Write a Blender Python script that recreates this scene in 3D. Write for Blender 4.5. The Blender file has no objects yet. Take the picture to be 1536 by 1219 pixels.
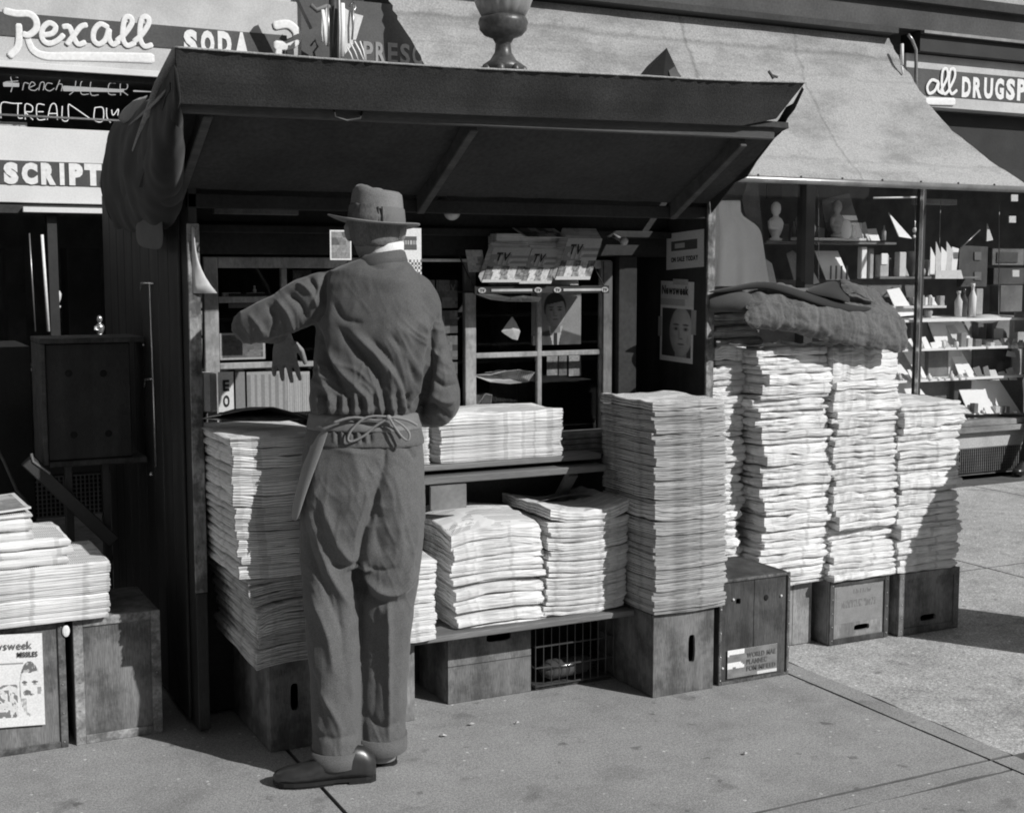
import bpy, bmesh, math, random
import numpy as np
from mathutils import Vector, Matrix, noise
rnd = random.Random(7)
S = bpy.context.scene
COL = S.collection
# ------------------------------------------------------------------ camera
F, W, H, CH = 1971.0, 1536, 1219, 1.55
PITCH, YAW = math.atan(200 / F), math.radians(26.7)
cam = bpy.data.cameras.new('camera'); cam.sensor_width = 36; cam.lens = 36 * F / W
cam.clip_start = .05; cam.clip_end = 500
co = bpy.data.objects.new('camera', cam); COL.objects.link(co)
co.location = (0, 0, CH); co.rotation_euler = (math.pi / 2 - PITCH, 0, -YAW)
S.camera = co
# ------------------------------------------------------------------ light
AZ, EL = math.radians(32), math.radians(34)
w = bpy.data.worlds.new('World'); S.world = w; w.use_nodes = True
nt = w.node_tree; bg = nt.nodes['Background']
sky = nt.nodes.new('ShaderNodeTexSky'); sky.sky_type = 'NISHITA'; sky.sun_disc = False
sky.sun_elevation = EL; sky.sun_rotation = math.pi - AZ
bw = nt.nodes.new('ShaderNodeRGBToBW')
nt.links.new(sky.outputs[0], bw.inputs[0]); nt.links.new(bw.outputs[0], bg.inputs[0])
bg.inputs[1].default_value = .062
sl = bpy.data.lights.new('sun', 'SUN'); sl.energy = 3.9; sl.angle = math.radians(.5); sl.color = (1, .995, .985)
so = bpy.data.objects.new('sun', sl); COL.objects.link(so)
sd = Vector((math.sin(AZ) * math.cos(EL), -math.cos(AZ) * math.cos(EL), math.sin(EL)))
so.rotation_euler = sd.to_track_quat('Z', 'Y').to_euler(); so.location = (3, -3, 6)
S.view_settings.view_transform = 'Standard'; S.view_settings.look = 'None'
S.view_settings.exposure = 0.0; S.view_settings.gamma = 1; S.view_settings.use_curve_mapping = False
S.render.engine = 'CYCLES'; S.cycles.use_denoising = True
S.cycles.max_bounces = 6; S.cycles.transparent_max_bounces = 8
S.cycles.pixel_filter_type = 'BLACKMAN_HARRIS'; S.cycles.filter_width = 1.9
S.cycles.sample_clamp_indirect = 4
# ------------------------------------------------------------------ measuring helpers (photo pixel -> point on a real plane)
_fw = np.array([math.sin(YAW) * math.cos(PITCH), math.cos(YAW) * math.cos(PITCH), -math.sin(PITCH)])
_r = np.array([math.cos(YAW), -math.sin(YAW), 0.]); _u = np.cross(_r, _fw); _C = np.array([0, 0, CH])
_g = np.array([math.sin(YAW), math.cos(YAW), 0.])
def ray(x, y): return _fw * F + _r * (x - W / 2) - _u * (y - H / 2)
def P(x, y, **k):
    d = ray(x, y); (a, v), = k.items()
    if a == 'G': return Vector(_C + d * v / (d @ _g))
    i = 'XYZ'.index(a); return Vector(_C + d * (v - _C[i]) / d[i])
def proj(p):
    d = np.asarray(p) - _C; q = d @ _fw; return W / 2 + F * (d @ _r) / q, H / 2 - F * (d @ _u) / q
# ------------------------------------------------------------------ materials
def nodes(name):
    m = bpy.data.materials.new(name); m.use_nodes = True
    return m, m.node_tree, m.node_tree.nodes['Principled BSDF']
def N(t, typ, **k):
    n = t.nodes.new(typ)
    for a, v in k.items(): setattr(n, a, v)
    return n
def g3(v): return (v, v, v, 1)
def mat(name, base, rough=.8, scale=6, amt=.25, fine=60, famt=.1, stretch=(1, 1, 1), bump=.15, bdist=.004, rand=0, metal=0, spec=.3, stains=0, stain_scale=2.5, coord='Object'):
    m, t, b = nodes(name); L = t.links.new
    tc = N(t, 'ShaderNodeTexCoord'); mp = N(t, 'ShaderNodeMapping'); mp.inputs['Scale'].default_value = stretch
    L(tc.outputs[coord], mp.inputs[0])
    n1 = N(t, 'ShaderNodeTexNoise'); n1.inputs['Scale'].default_value = scale; n1.inputs['Detail'].default_value = 5
    n2 = N(t, 'ShaderNodeTexNoise'); n2.inputs['Scale'].default_value = fine; n2.inputs['Detail'].default_value = 4
    L(mp.outputs[0], n1.inputs[0]); L(mp.outputs[0], n2.inputs[0])
    def mr(src, lo, hi, a=.3, c=.7):
        r = N(t, 'ShaderNodeMapRange'); r.inputs[1].default_value = a; r.inputs[2].default_value = c
        r.inputs[3].default_value = lo; r.inputs[4].default_value = hi; L(src, r.inputs[0]); return r.outputs[0]
    def mul(a, c):
        q = N(t, 'ShaderNodeMath', operation='MULTIPLY')
        for i, s in enumerate((a, c)):
            if isinstance(s, (int, float)): q.inputs[i].default_value = s
            else: L(s, q.inputs[i])
        return q.outputs[0]
    v = mul(mr(n1.outputs[0], 1 - amt, 1 + amt), mr(n2.outputs[0], 1 - famt, 1 + famt))
    v = mul(v, base)
    if rand:
        oi = N(t, 'ShaderNodeObjectInfo'); v = mul(v, mr(oi.outputs['Random'], 1 - rand, 1 + rand, 0, 1))
    if stains:
        n3 = N(t, 'ShaderNodeTexNoise'); n3.inputs['Scale'].default_value = stain_scale; n3.inputs['Detail'].default_value = 7; n3.inputs['Roughness'].default_value = .7
        L(tc.outputs[coord], n3.inputs[0]); v = mul(v, mr(n3.outputs[0], 1 - stains, 1, .42, .56))
    L(v, b.inputs['Base Color']); b.inputs['Roughness'].default_value = rough
    b.inputs['Metallic'].default_value = metal; b.inputs['Specular IOR Level'].default_value = spec
    if bump:
        bp = N(t, 'ShaderNodeBump'); bp.inputs['Strength'].default_value = bump; bp.inputs['Distance'].default_value = bdist
        L(n2.outputs[0], bp.inputs['Height']); L(bp.outputs[0], b.inputs['Normal'])
    return m
def concrete(name, base, coarse):
    m, t, b = nodes(name); L = t.links.new
    tc = N(t, 'ShaderNodeTexCoord')
    def nz(s, d=5, r=.6):
        n = N(t, 'ShaderNodeTexNoise'); n.inputs['Scale'].default_value = s; n.inputs['Detail'].default_value = d; n.inputs['Roughness'].default_value = r
        L(tc.outputs['Object'], n.inputs[0]); return n.outputs[0]
    def mr(src, a, c, lo, hi):
        r = N(t, 'ShaderNodeMapRange'); r.inputs[1].default_value = a; r.inputs[2].default_value = c
        r.inputs[3].default_value = lo; r.inputs[4].default_value = hi; L(src, r.inputs[0]); return r.outputs[0]
    def mul(a, c):
        q = N(t, 'ShaderNodeMath', operation='MULTIPLY'); L(a, q.inputs[0])
        if isinstance(c, (int, float)): q.inputs[1].default_value = c
        else: L(c, q.inputs[1])
        return q.outputs[0]
    v = mul(mr(nz(1.7), .35, .65, .92, 1.06), mr(nz(9), .35, .65, 1 - .07 * coarse, 1 + .07 * coarse))
    v = mul(v, mr(nz(90, 3, .8), .35, .65, 1 - .24 * coarse, 1 + .24 * coarse))
    v = mul(v, mr(nz(210, 2, .8), .38, .62, .66, 1.34))
    v = mul(v, mr(nz(3.5, 6, .7), .36, .5, .84, 1))
    vo = N(t, 'ShaderNodeTexVoronoi'); vo.inputs['Scale'].default_value = 26; L(tc.outputs['Object'], vo.inputs[0])
    sp = mr(vo.outputs['Distance'], .08, .17, 2.0, 1)     # pale flecks of chewing gum and grit
    vr = N(t, 'ShaderNodeSeparateColor'); L(vo.outputs['Color'], vr.inputs[0])
    gate = mr(vr.outputs[0], .72, .78, 0, 1)
    mx = N(t, 'ShaderNodeMix'); mx.data_type = 'FLOAT'; mx.inputs[2].default_value = 1
    L(gate, mx.inputs[0]); L(sp, mx.inputs[3]); v = mul(v, mx.outputs[0])
    v = mul(v, mr(nz(30, 6, .75), .30, .42, 1 - .3 * coarse + .1, 1))
    v = mul(v, mr(nz(5.5, 3, .5), .30, .37, .72, 1)); v = mul(v, mr(nz(14, 2, .5), .26, .31, .6, 1)); v = mul(v, mr(nz(46, 2, .5), .70, .74, 1, 1.45))
    v = mul(v, base)
    L(v, b.inputs['Base Color']); b.inputs['Roughness'].default_value = .85; b.inputs['Specular IOR Level'].default_value = .25
    bp = N(t, 'ShaderNodeBump'); bp.inputs['Strength'].default_value = .35 * coarse; bp.inputs['Distance'].default_value = .004
    L(nz(160, 4, .7), bp.inputs['Height']); L(bp.outputs[0], b.inputs['Normal'])
    return m
def paper_mat(name, base, streak=.3, rand=.12):
    """cut edges of folded newsprint: fine strata that follow the sheets"""
    m, t, b = nodes(name); L = t.links.new
    tc = N(t, 'ShaderNodeTexCoord'); mp = N(t, 'ShaderNodeMapping'); mp.inputs['Scale'].default_value = (5, 5, 240)
    L(tc.outputs['Object'], mp.inputs[0])
    n = N(t, 'ShaderNodeTexNoise'); n.inputs['Scale'].default_value = 1; n.inputs['Detail'].default_value = 4; n.inputs['Roughness'].default_value = .7
    L(mp.outputs[0], n.inputs[0])
    n2 = N(t, 'ShaderNodeTexNoise'); n2.inputs['Scale'].default_value = 14; n2.inputs['Detail'].default_value = 4
    L(tc.outputs['Object'], n2.inputs[0])
    r = N(t, 'ShaderNodeMapRange'); r.inputs[1].default_value = .34; r.inputs[2].default_value = .52; r.inputs[3].default_value = 1 - streak * 1.35; r.inputs[4].default_value = 1
    L(n.outputs[0], r.inputs[0])
    r2 = N(t, 'ShaderNodeMapRange'); r2.inputs[1].default_value = .35; r2.inputs[2].default_value = .6; r2.inputs[3].default_value = .86; r2.inputs[4].default_value = 1.05
    L(n2.outputs[0], r2.inputs[0])
    oi = N(t, 'ShaderNodeObjectInfo'); r3 = N(t, 'ShaderNodeMapRange'); r3.inputs[3].default_value = base * (1 - rand); r3.inputs[4].default_value = base * (1 + rand * .4)
    L(oi.outputs['Random'], r3.inputs[0])
    mp3 = N(t, 'ShaderNodeMapping'); mp3.inputs['Scale'].default_value = (26, 26, 7); L(tc.outputs['Object'], mp3.inputs[0])
    n3 = N(t, 'ShaderNodeTexNoise'); n3.inputs['Scale'].default_value = 1; n3.inputs['Detail'].default_value = 1; L(mp3.outputs[0], n3.inputs[0])
    rb = N(t, 'ShaderNodeMapRange'); rb.inputs[1].default_value = .56; rb.inputs[2].default_value = .62; rb.inputs[3].default_value = 1; rb.inputs[4].default_value = .80; L(n3.outputs[0], rb.inputs[0])
    a0 = N(t, 'ShaderNodeMath', operation='MULTIPLY'); L(r2.outputs[0], a0.inputs[0]); L(rb.outputs[0], a0.inputs[1])
    a = N(t, 'ShaderNodeMath', operation='MULTIPLY'); L(r.outputs[0], a.inputs[0]); L(a0.outputs[0], a.inputs[1])
    c = N(t, 'ShaderNodeMath', operation='MULTIPLY'); L(a.outputs[0], c.inputs[0]); L(r3.outputs[0], c.inputs[1])
    L(c.outputs[0], b.inputs['Base Color']); b.inputs['Roughness'].default_value = .9; b.inputs['Specular IOR Level'].default_value = .1
    bp = N(t, 'ShaderNodeBump'); bp.inputs['Strength'].default_value = .5; bp.inputs['Distance'].default_value = .0015
    L(n.outputs[0], bp.inputs['Height']); L(bp.outputs[0], b.inputs['Normal'])
    return m
def newsprint_mat(name, base):
    """a printed page: columns of grey text lines"""
    m, t, b = nodes(name); L = t.links.new
    tc = N(t, 'ShaderNodeTexCoord'); sx = N(t, 'ShaderNodeSeparateXYZ'); L(tc.outputs['Object'], sx.inputs[0])
    def M(op, a, c=None):
        q = N(t, 'ShaderNodeMath', operation=op)
        for i, s in enumerate((a, c)):
            if s is None: continue
            if isinstance(s, (int, float)): q.inputs[i].default_value = s
            else: L(s, q.inputs[i])
        return q.outputs[0]
    line = M('GREATER_THAN', M('FRACT', M('MULTIPLY', sx.outputs[0], 160)), .45)
    colm = M('GREATER_THAN', M('FRACT', M('MULTIPLY', sx.outputs[1], 19)), .14)
    n = N(t, 'ShaderNodeTexNoise'); n.inputs['Scale'].default_value = 9; n.inputs['Detail'].default_value = 3; L(tc.outputs['Object'], n.inputs[0])
    blk = M('GREATER_THAN', n.outputs[0], .47)
    ink = M('MULTIPLY', M('MULTIPLY', line, colm), blk)
    v = M('MULTIPLY', M('SUBTRACT', 1, M('MULTIPLY', ink, .5)), base)
    L(v, b.inputs['Base Color']); b.inputs['Roughness'].default_value = .9; b.inputs['Specular IOR Level'].default_value = .1
    return m
def print_mat(name, rough=.6):
    m, t, b = nodes(name); a = N(t, 'ShaderNodeVertexColor'); a.layer_name = 'ink'
    n = N(t, 'ShaderNodeTexNoise'); n.inputs['Scale'].default_value = 180
    tc = N(t, 'ShaderNodeTexCoord'); t.links.new(tc.outputs['Object'], n.inputs[0])
    r = N(t, 'ShaderNodeMapRange'); r.inputs[1].default_value = .3; r.inputs[2].default_value = .7; r.inputs[3].default_value = .88; r.inputs[4].default_value = 1.08; t.links.new(n.outputs[0], r.inputs[0])
    mx = N(t, 'ShaderNodeVectorMath', operation='SCALE'); t.links.new(a.outputs[0], mx.inputs[0]); t.links.new(r.outputs[0], mx.inputs['Scale'])
    t.links.new(mx.outputs[0], b.inputs['Base Color']); b.inputs['Roughness'].default_value = rough; b.inputs['Specular IOR Level'].default_value = .3
    return m
def glass_mat(name, refl=1.0, tint=.9):
    m = bpy.data.materials.new(name); m.use_nodes = True; t = m.node_tree; t.nodes.clear(); L = t.links.new
    o = N(t, 'ShaderNodeOutputMaterial'); mx = N(t, 'ShaderNodeMixShader'); tr = N(t, 'ShaderNodeBsdfTransparent'); gl = N(t, 'ShaderNodeBsdfGlossy')
    tr.inputs[0].default_value = g3(tint); gl.inputs['Roughness'].default_value = .02; gl.inputs[0].default_value = g3(.9)
    f = N(t, 'ShaderNodeFresnel'); f.inputs[0].default_value = 1.5
    q = N(t, 'ShaderNodeMath', operation='MULTIPLY'); q.inputs[1].default_value = refl; L(f.outputs[0], q.inputs[0])
    ge = N(t, 'ShaderNodeNewGeometry'); iv = N(t, 'ShaderNodeMath', operation='SUBTRACT'); iv.inputs[0].default_value = 1; L(ge.outputs['Backfacing'], iv.inputs[1]); q2 = N(t, 'ShaderNodeMath', operation='MULTIPLY'); L(q.outputs[0], q2.inputs[0]); L(iv.outputs[0], q2.inputs[1])
    L(q2.outputs[0], mx.inputs[0]); L(tr.outputs[0], mx.inputs[1]); L(gl.outputs[0], mx.inputs[2]); L(mx.outputs[0], o.inputs[0])
    return m
def canvas_mat(name):
    m = bpy.data.materials.new(name); m.use_nodes = True; t = m.node_tree; t.nodes.clear(); L = t.links.new
    o = N(t, 'ShaderNodeOutputMaterial'); mx = N(t, 'ShaderNodeMixShader'); d = N(t, 'ShaderNodeBsdfDiffuse'); tl = N(t, 'ShaderNodeBsdfTranslucent')
    tc = N(t, 'ShaderNodeTexCoord')
    n = N(t, 'ShaderNodeTexNoise'); n.inputs['Scale'].default_value = 2.2; n.inputs['Detail'].default_value = 8; n.inputs['Roughness'].default_value = .65
    mp = N(t, 'ShaderNodeMapping'); mp.inputs['Scale'].default_value = (.7, 1.6, 1.6); L(tc.outputs['Object'], mp.inputs[0]); L(mp.outputs[0], n.inputs[0])
    n2 = N(t, 'ShaderNodeTexNoise'); n2.inputs['Scale'].default_value = 90; n2.inputs['Detail'].default_value = 3; L(tc.outputs['Object'], n2.inputs[0])
    r = N(t, 'ShaderNodeMapRange'); r.inputs[1].default_value = .35; r.inputs[2].default_value = .55; r.inputs[3].default_value = .50; r.inputs[4].default_value = .80; L(n.outputs[0], r.inputs[0])
    r2 = N(t, 'ShaderNodeMapRange'); r2.inputs[1].default_value = .3; r2.inputs[2].default_value = .7; r2.inputs[3].default_value = .75; r2.inputs[4].default_value = 1.15; L(n2.outputs[0], r2.inputs[0])
    q = N(t, 'ShaderNodeMath', operation='MULTIPLY'); L(r.outputs[0], q.inputs[0]); L(r2.outputs[0], q.inputs[1])
    # grime gathered along two level creases high on the cloth and thin slanting rub lines
    sx = N(t, 'ShaderNodeSeparateXYZ'); L(tc.outputs['Object'], sx.inputs[0])
    def M(op, a, c=None):
        z = N(t, 'ShaderNodeMath', operation=op)
        for i, s in enumerate((a, c)):
            if s is None: continue
            if isinstance(s, (int, float)): z.inputs[i].default_value = s
            else: L(s, z.inputs[i])
        return z.outputs[0]
    wob = M('MULTIPLY', M('SUBTRACT', n.outputs[0], .5), .16)
    val = q.outputs[0]
    for (c0, wd, k, ax) in ((-.17, .028, .30, 1), (-.33, .012, .12, 1), (-.95, .015, .15, 1), (4.95, .022, .33, 0), (5.85, .018, .25, 0), (3.6, .02, .16, 0)):
        dd = M('ABSOLUTE', M('SUBTRACT', M('ADD', sx.outputs[ax], wob), (c0 - 5) if ax == 0 else 0)) if ax == 0 else M('ABSOLUTE', M('SUBTRACT', M('ADD', sx.outputs[2], wob), 1.13 + c0))
        rr = N(t, 'ShaderNodeMapRange'); rr.inputs[1].default_value = 0; rr.inputs[2].default_value = wd; rr.inputs[3].default_value = 1 - k; rr.inputs[4].default_value = 1
        L(dd, rr.inputs[0]); val = M('MULTIPLY', val, rr.outputs[0])
    L(val, d.inputs[0]); L(val, tl.inputs[0]); mx.inputs[0].default_value = .54
    bp = N(t, 'ShaderNodeBump'); bp.inputs['Strength'].default_value = .3; bp.inputs['Distance'].default_value = .004; L(n2.outputs[0], bp.inputs['Height']); L(bp.outputs[0], d.inputs['Normal'])
    L(d.outputs[0], mx.inputs[1]); L(tl.outputs[0], mx.inputs[2]); L(mx.outputs[0], o.inputs[0])
    return m
def cloth_mat(name, base, weave=700, amt=.15, rough=.95, stripes=0, sheen=.15, famt=.15):
    m, t, b = nodes(name); L = t.links.new
    tc = N(t, 'ShaderNodeTexCoord')
    n = N(t, 'ShaderNodeTexNoise'); n.inputs['Scale'].default_value = 7; n.inputs['Detail'].default_value = 5; L(tc.outputs['Object'], n.inputs[0])
    n2 = N(t, 'ShaderNodeTexNoise'); n2.inputs['Scale'].default_value = weave; n2.inputs['Detail'].default_value = 2; L(tc.outputs['Object'], n2.inputs[0])
    def mr(s, lo, hi, a=.3, c=.7):
        r = N(t, 'ShaderNodeMapRange'); r.inputs[1].default_value = a; r.inputs[2].default_value = c; r.inputs[3].default_value = lo; r.inputs[4].default_value = hi; L(s, r.inputs[0]); return r.outputs[0]
    q = N(t, 'ShaderNodeMath', operation='MULTIPLY'); L(mr(n.outputs[0], base * (1 - amt), base * (1 + amt)), q.inputs[0]); L(mr(n2.outputs[0], 1 - famt, 1 + famt), q.inputs[1])
    v = q.outputs[0]
    if stripes:
        mp = N(t, 'ShaderNodeMapping'); mp.inputs['Scale'].default_value = (60, 8, 2); L(tc.outputs['Object'], mp.inputs[0])
        n3 = N(t, 'ShaderNodeTexNoise'); n3.inputs['Scale'].default_value = 1; n3.inputs['Detail'].default_value = 4; L(mp.outputs[0], n3.inputs[0])
        q2 = N(t, 'ShaderNodeMath', operation='MULTIPLY'); L(v, q2.inputs[0]); L(mr(n3.outputs[0], 1 - stripes, 1 + stripes), q2.inputs[1]); v = q2.outputs[0]
    L(v, b.inputs['Base Color']); b.inputs['Roughness'].default_value = rough; b.inputs['Specular IOR Level'].default_value = .15
    b.inputs['Sheen Weight'].default_value = sheen
    bp = N(t, 'ShaderNodeBump'); bp.inputs['Strength'].default_value = .25; bp.inputs['Distance'].default_value = .0015; L(n2.outputs[0], bp.inputs['Height']); L(bp.outputs[0], b.inputs['Normal'])
    return m
def emit_mat(name, s):
    m, t, b = nodes(name); b.inputs['Base Color'].default_value = g3(.8); b.inputs['Emission Color'].default_value = g3(1); b.inputs['Emission Strength'].default_value = s
    return m
WOODST = (1, 1, .12)
M = dict(
    slab=concrete('smooth_concrete', .34, .8), slab2=concrete('coarse_concrete', .47, 1.6), strip=concrete('border_concrete', .33, .9),
    dirt_shade=mat('joint_dirt_and_shade', .11, 1), asphalt=mat('asphalt', .06, .9, fine=200, famt=.4),
    kiosk=mat('dark_green_paint', .04, .55, 3, .35, 90, .3, (6, 6, .5), .25, .003, spec=.4, stains=.3),
    kiosk_in=mat('dark_interior_paint', .032, .8, 4, .3, 60, .2, (1, 1, 1), .1),
    kiosk_edge=mat('worn_edge_paint', .30, .8, 14, .5, 120, .3, (1, 1, .3), .3, stains=.6, stain_scale=14),
    sash=mat('worn_cream_paint', .33, .7, 9, .25, 120, .15, (1, 1, .3), .25, .003, stains=.35, stain_scale=9),
    sash_grey=mat('dull_grey_paint', .17, .75, 9, .3, 120, .15, (1, 1, .3), .25, .003, stains=.3, stain_scale=9),
    tar=mat('tar_sheet', .038, .9, 5, .3, 160, .3, (1, 1, 1), .4, .004), rafter=mat('rafter_timber', .085, .85, 6, .25, 80, .2, (.4, 4, 4), .2),
    felt=mat('roofing_felt', .34, .95, 5, .3, 160, .3, (1, 1, 1), .4, .004),
    under=mat('painted_underside', .045, .85, 3, .3, 60, .2), counter=mat('counter_timber', .16, .7, 6, .3, 70, .2, (.3, 5, 5), .2),
    crate=mat('old_crate_wood', .19, .8, 5, .3, 90, .25, (3, 3, .35), .4, .004, rand=.15, stains=.45, stain_scale=7),
    crate_pale=mat('pale_crate_wood', .25, .8, 5, .25, 90, .2, (3, 3, .35), .4, .004, rand=.1, stains=.35, stain_scale=9),
    crate_dark=mat('dark_crate_wood', .075, .75, 5, .35, 90, .25, (3, 3, .35), .4, .004, rand=.1, stains=.4, stain_scale=7),
    crate_strip=mat('crate_edge_strip', .13, .75, 8, .4, 100, .3, (1, 1, 1), .4, .003, stains=.5, stain_scale=20),
    strip_pale=mat('pale_edge_strip', .30, .75, 8, .4, 100, .3, (1, 1, 1), .4, .003, stains=.4, stain_scale=20),
    black=mat('dark_hole', .02, 1, bump=0), iron=mat('black_iron', .04, .45, metal=.0, spec=.5), steel=mat('worn_steel', .35, .35, metal=.7),
    wire=mat('crate_wire', .09, .4, metal=.5), lampiron=mat('painted_lamp_iron', .07, .4, 8, .4, 60, .3, spec=.6, bump=.3), globe=mat('smoky_globe', .26, .25, 3, .35, 30, .1, spec=.7, bump=0),
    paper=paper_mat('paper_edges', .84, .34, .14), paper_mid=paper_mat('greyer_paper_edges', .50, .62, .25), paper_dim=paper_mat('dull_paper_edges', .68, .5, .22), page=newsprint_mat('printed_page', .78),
    page_dark=mat('dark_cover_page', .16, .8, 8, .5, 40, .3, bump=0), white=mat('white_card', .88, .7, bump=0, amt=.04, famt=.03), offwhite=mat('offwhite_card', .62, .7, bump=0, amt=.08),
    grey=mat('grey_card', .40, .7, bump=0), dgrey=mat('dark_card', .09, .6, bump=0, amt=.3), mgrey=mat('mid_card', .18, .7, bump=0, amt=.3), ink=mat('ink', .03, .8, bump=0), inkgrey=mat('grey_ink', .12, .8, bump=0),
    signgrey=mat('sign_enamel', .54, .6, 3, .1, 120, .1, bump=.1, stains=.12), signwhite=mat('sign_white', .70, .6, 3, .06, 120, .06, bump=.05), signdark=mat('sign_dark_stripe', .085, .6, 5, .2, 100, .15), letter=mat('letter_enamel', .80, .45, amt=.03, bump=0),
    lettershade=mat('shaded_letter_paint', .30, .7, bump=0),  # letter tone darkened to carry the awning's shade
    wall=mat('dark_shop_wall', .05, .8, 3, .3, 60, .2), cornice=mat('dark_cornice', .07, .7, 3, .3, 60, .2), stone=mat('pale_stone', .42, .85, 5, .15, 90, .2, bump=.3), bulk=mat('dark_bulkhead', .03, .6, 4, .3),
    sill=mat('weathered_sill', .26, .8, 6, .3, 80, .25, (.3, 3, 3), stains=.3), grille=mat('grille_metal', .16, .5, metal=.2), inside=mat('shop_inside', .16, .9), insidefloor=mat('display_floor', .45, .8),
    shopframe=mat('shop_frame_paint', .035, .4, spec=.5), chrome=mat('bright_trim', .75, .25, metal=.8, bump=0),
    glass=glass_mat('window_glass', .75, .95), kglass=glass_mat('kiosk_glass', 1.0, .85), canvas=canvas_mat('awning_canvas'),
    neon=emit_mat('neon_tube', .35), bulb=mat('bulb_glass', .5, .15, spec=.8, bump=0), tubelamp=emit_mat('fluorescent_tube', .45),
    shirt=cloth_mat('dark_work_shirt', .10, 420, .12, .7, famt=.25), trousers=cloth_mat('grey_wool_trousers', .122, 380, .1, famt=.3), hat=cloth_mat('grey_felt_hat', .20, 400, .12, famt=.25), hatband=cloth_mat('hat_band', .15, 500, .1), dark=cloth_mat('dark_cloth', .03, 400, .2),
    apron=cloth_mat('grey_apron', .26, 500, .12), tape=cloth_mat('apron_tape', .19, 500, .12), white_cloth=cloth_mat('white_collar', .8, 500, .05), tarp=cloth_mat('black_tarpaulin', .02, 200, .4), tarp_sunlit=cloth_mat('sunlit_tarp_edge', .22, 300, .3), rag=cloth_mat('grey_rag', .09, 300, .2),
    blanket=cloth_mat('wool_blanket', .125, 260, .12, stripes=.28, famt=.25), skin=mat('skin', .26, .6, 12, .15, 120, .1, bump=.1), hair=mat('grey_hair', .13, .7, 20, .3, 300, .3, (1, 1, .3), .4, .002), shoe=mat('black_leather', .03, .32, 8, .3, 60, .2, spec=.7, bump=.15, bdist=.002), sole=mat('shoe_sole', .02, .7),
    print=print_mat('printed_ink'), mailbox=mat('mailbox_enamel', .06, .35, spec=.6), brick=mat('facade_brick', .11, .9, 2, .2, 30, .3), goods=mat('gift_card', .5, .6, rand=.5, bump=0), bottle=mat('bottle_glass', .07, .12, spec=.9, bump=0), straw=mat('pale_leather', .45, .6, bump=.1))
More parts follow.
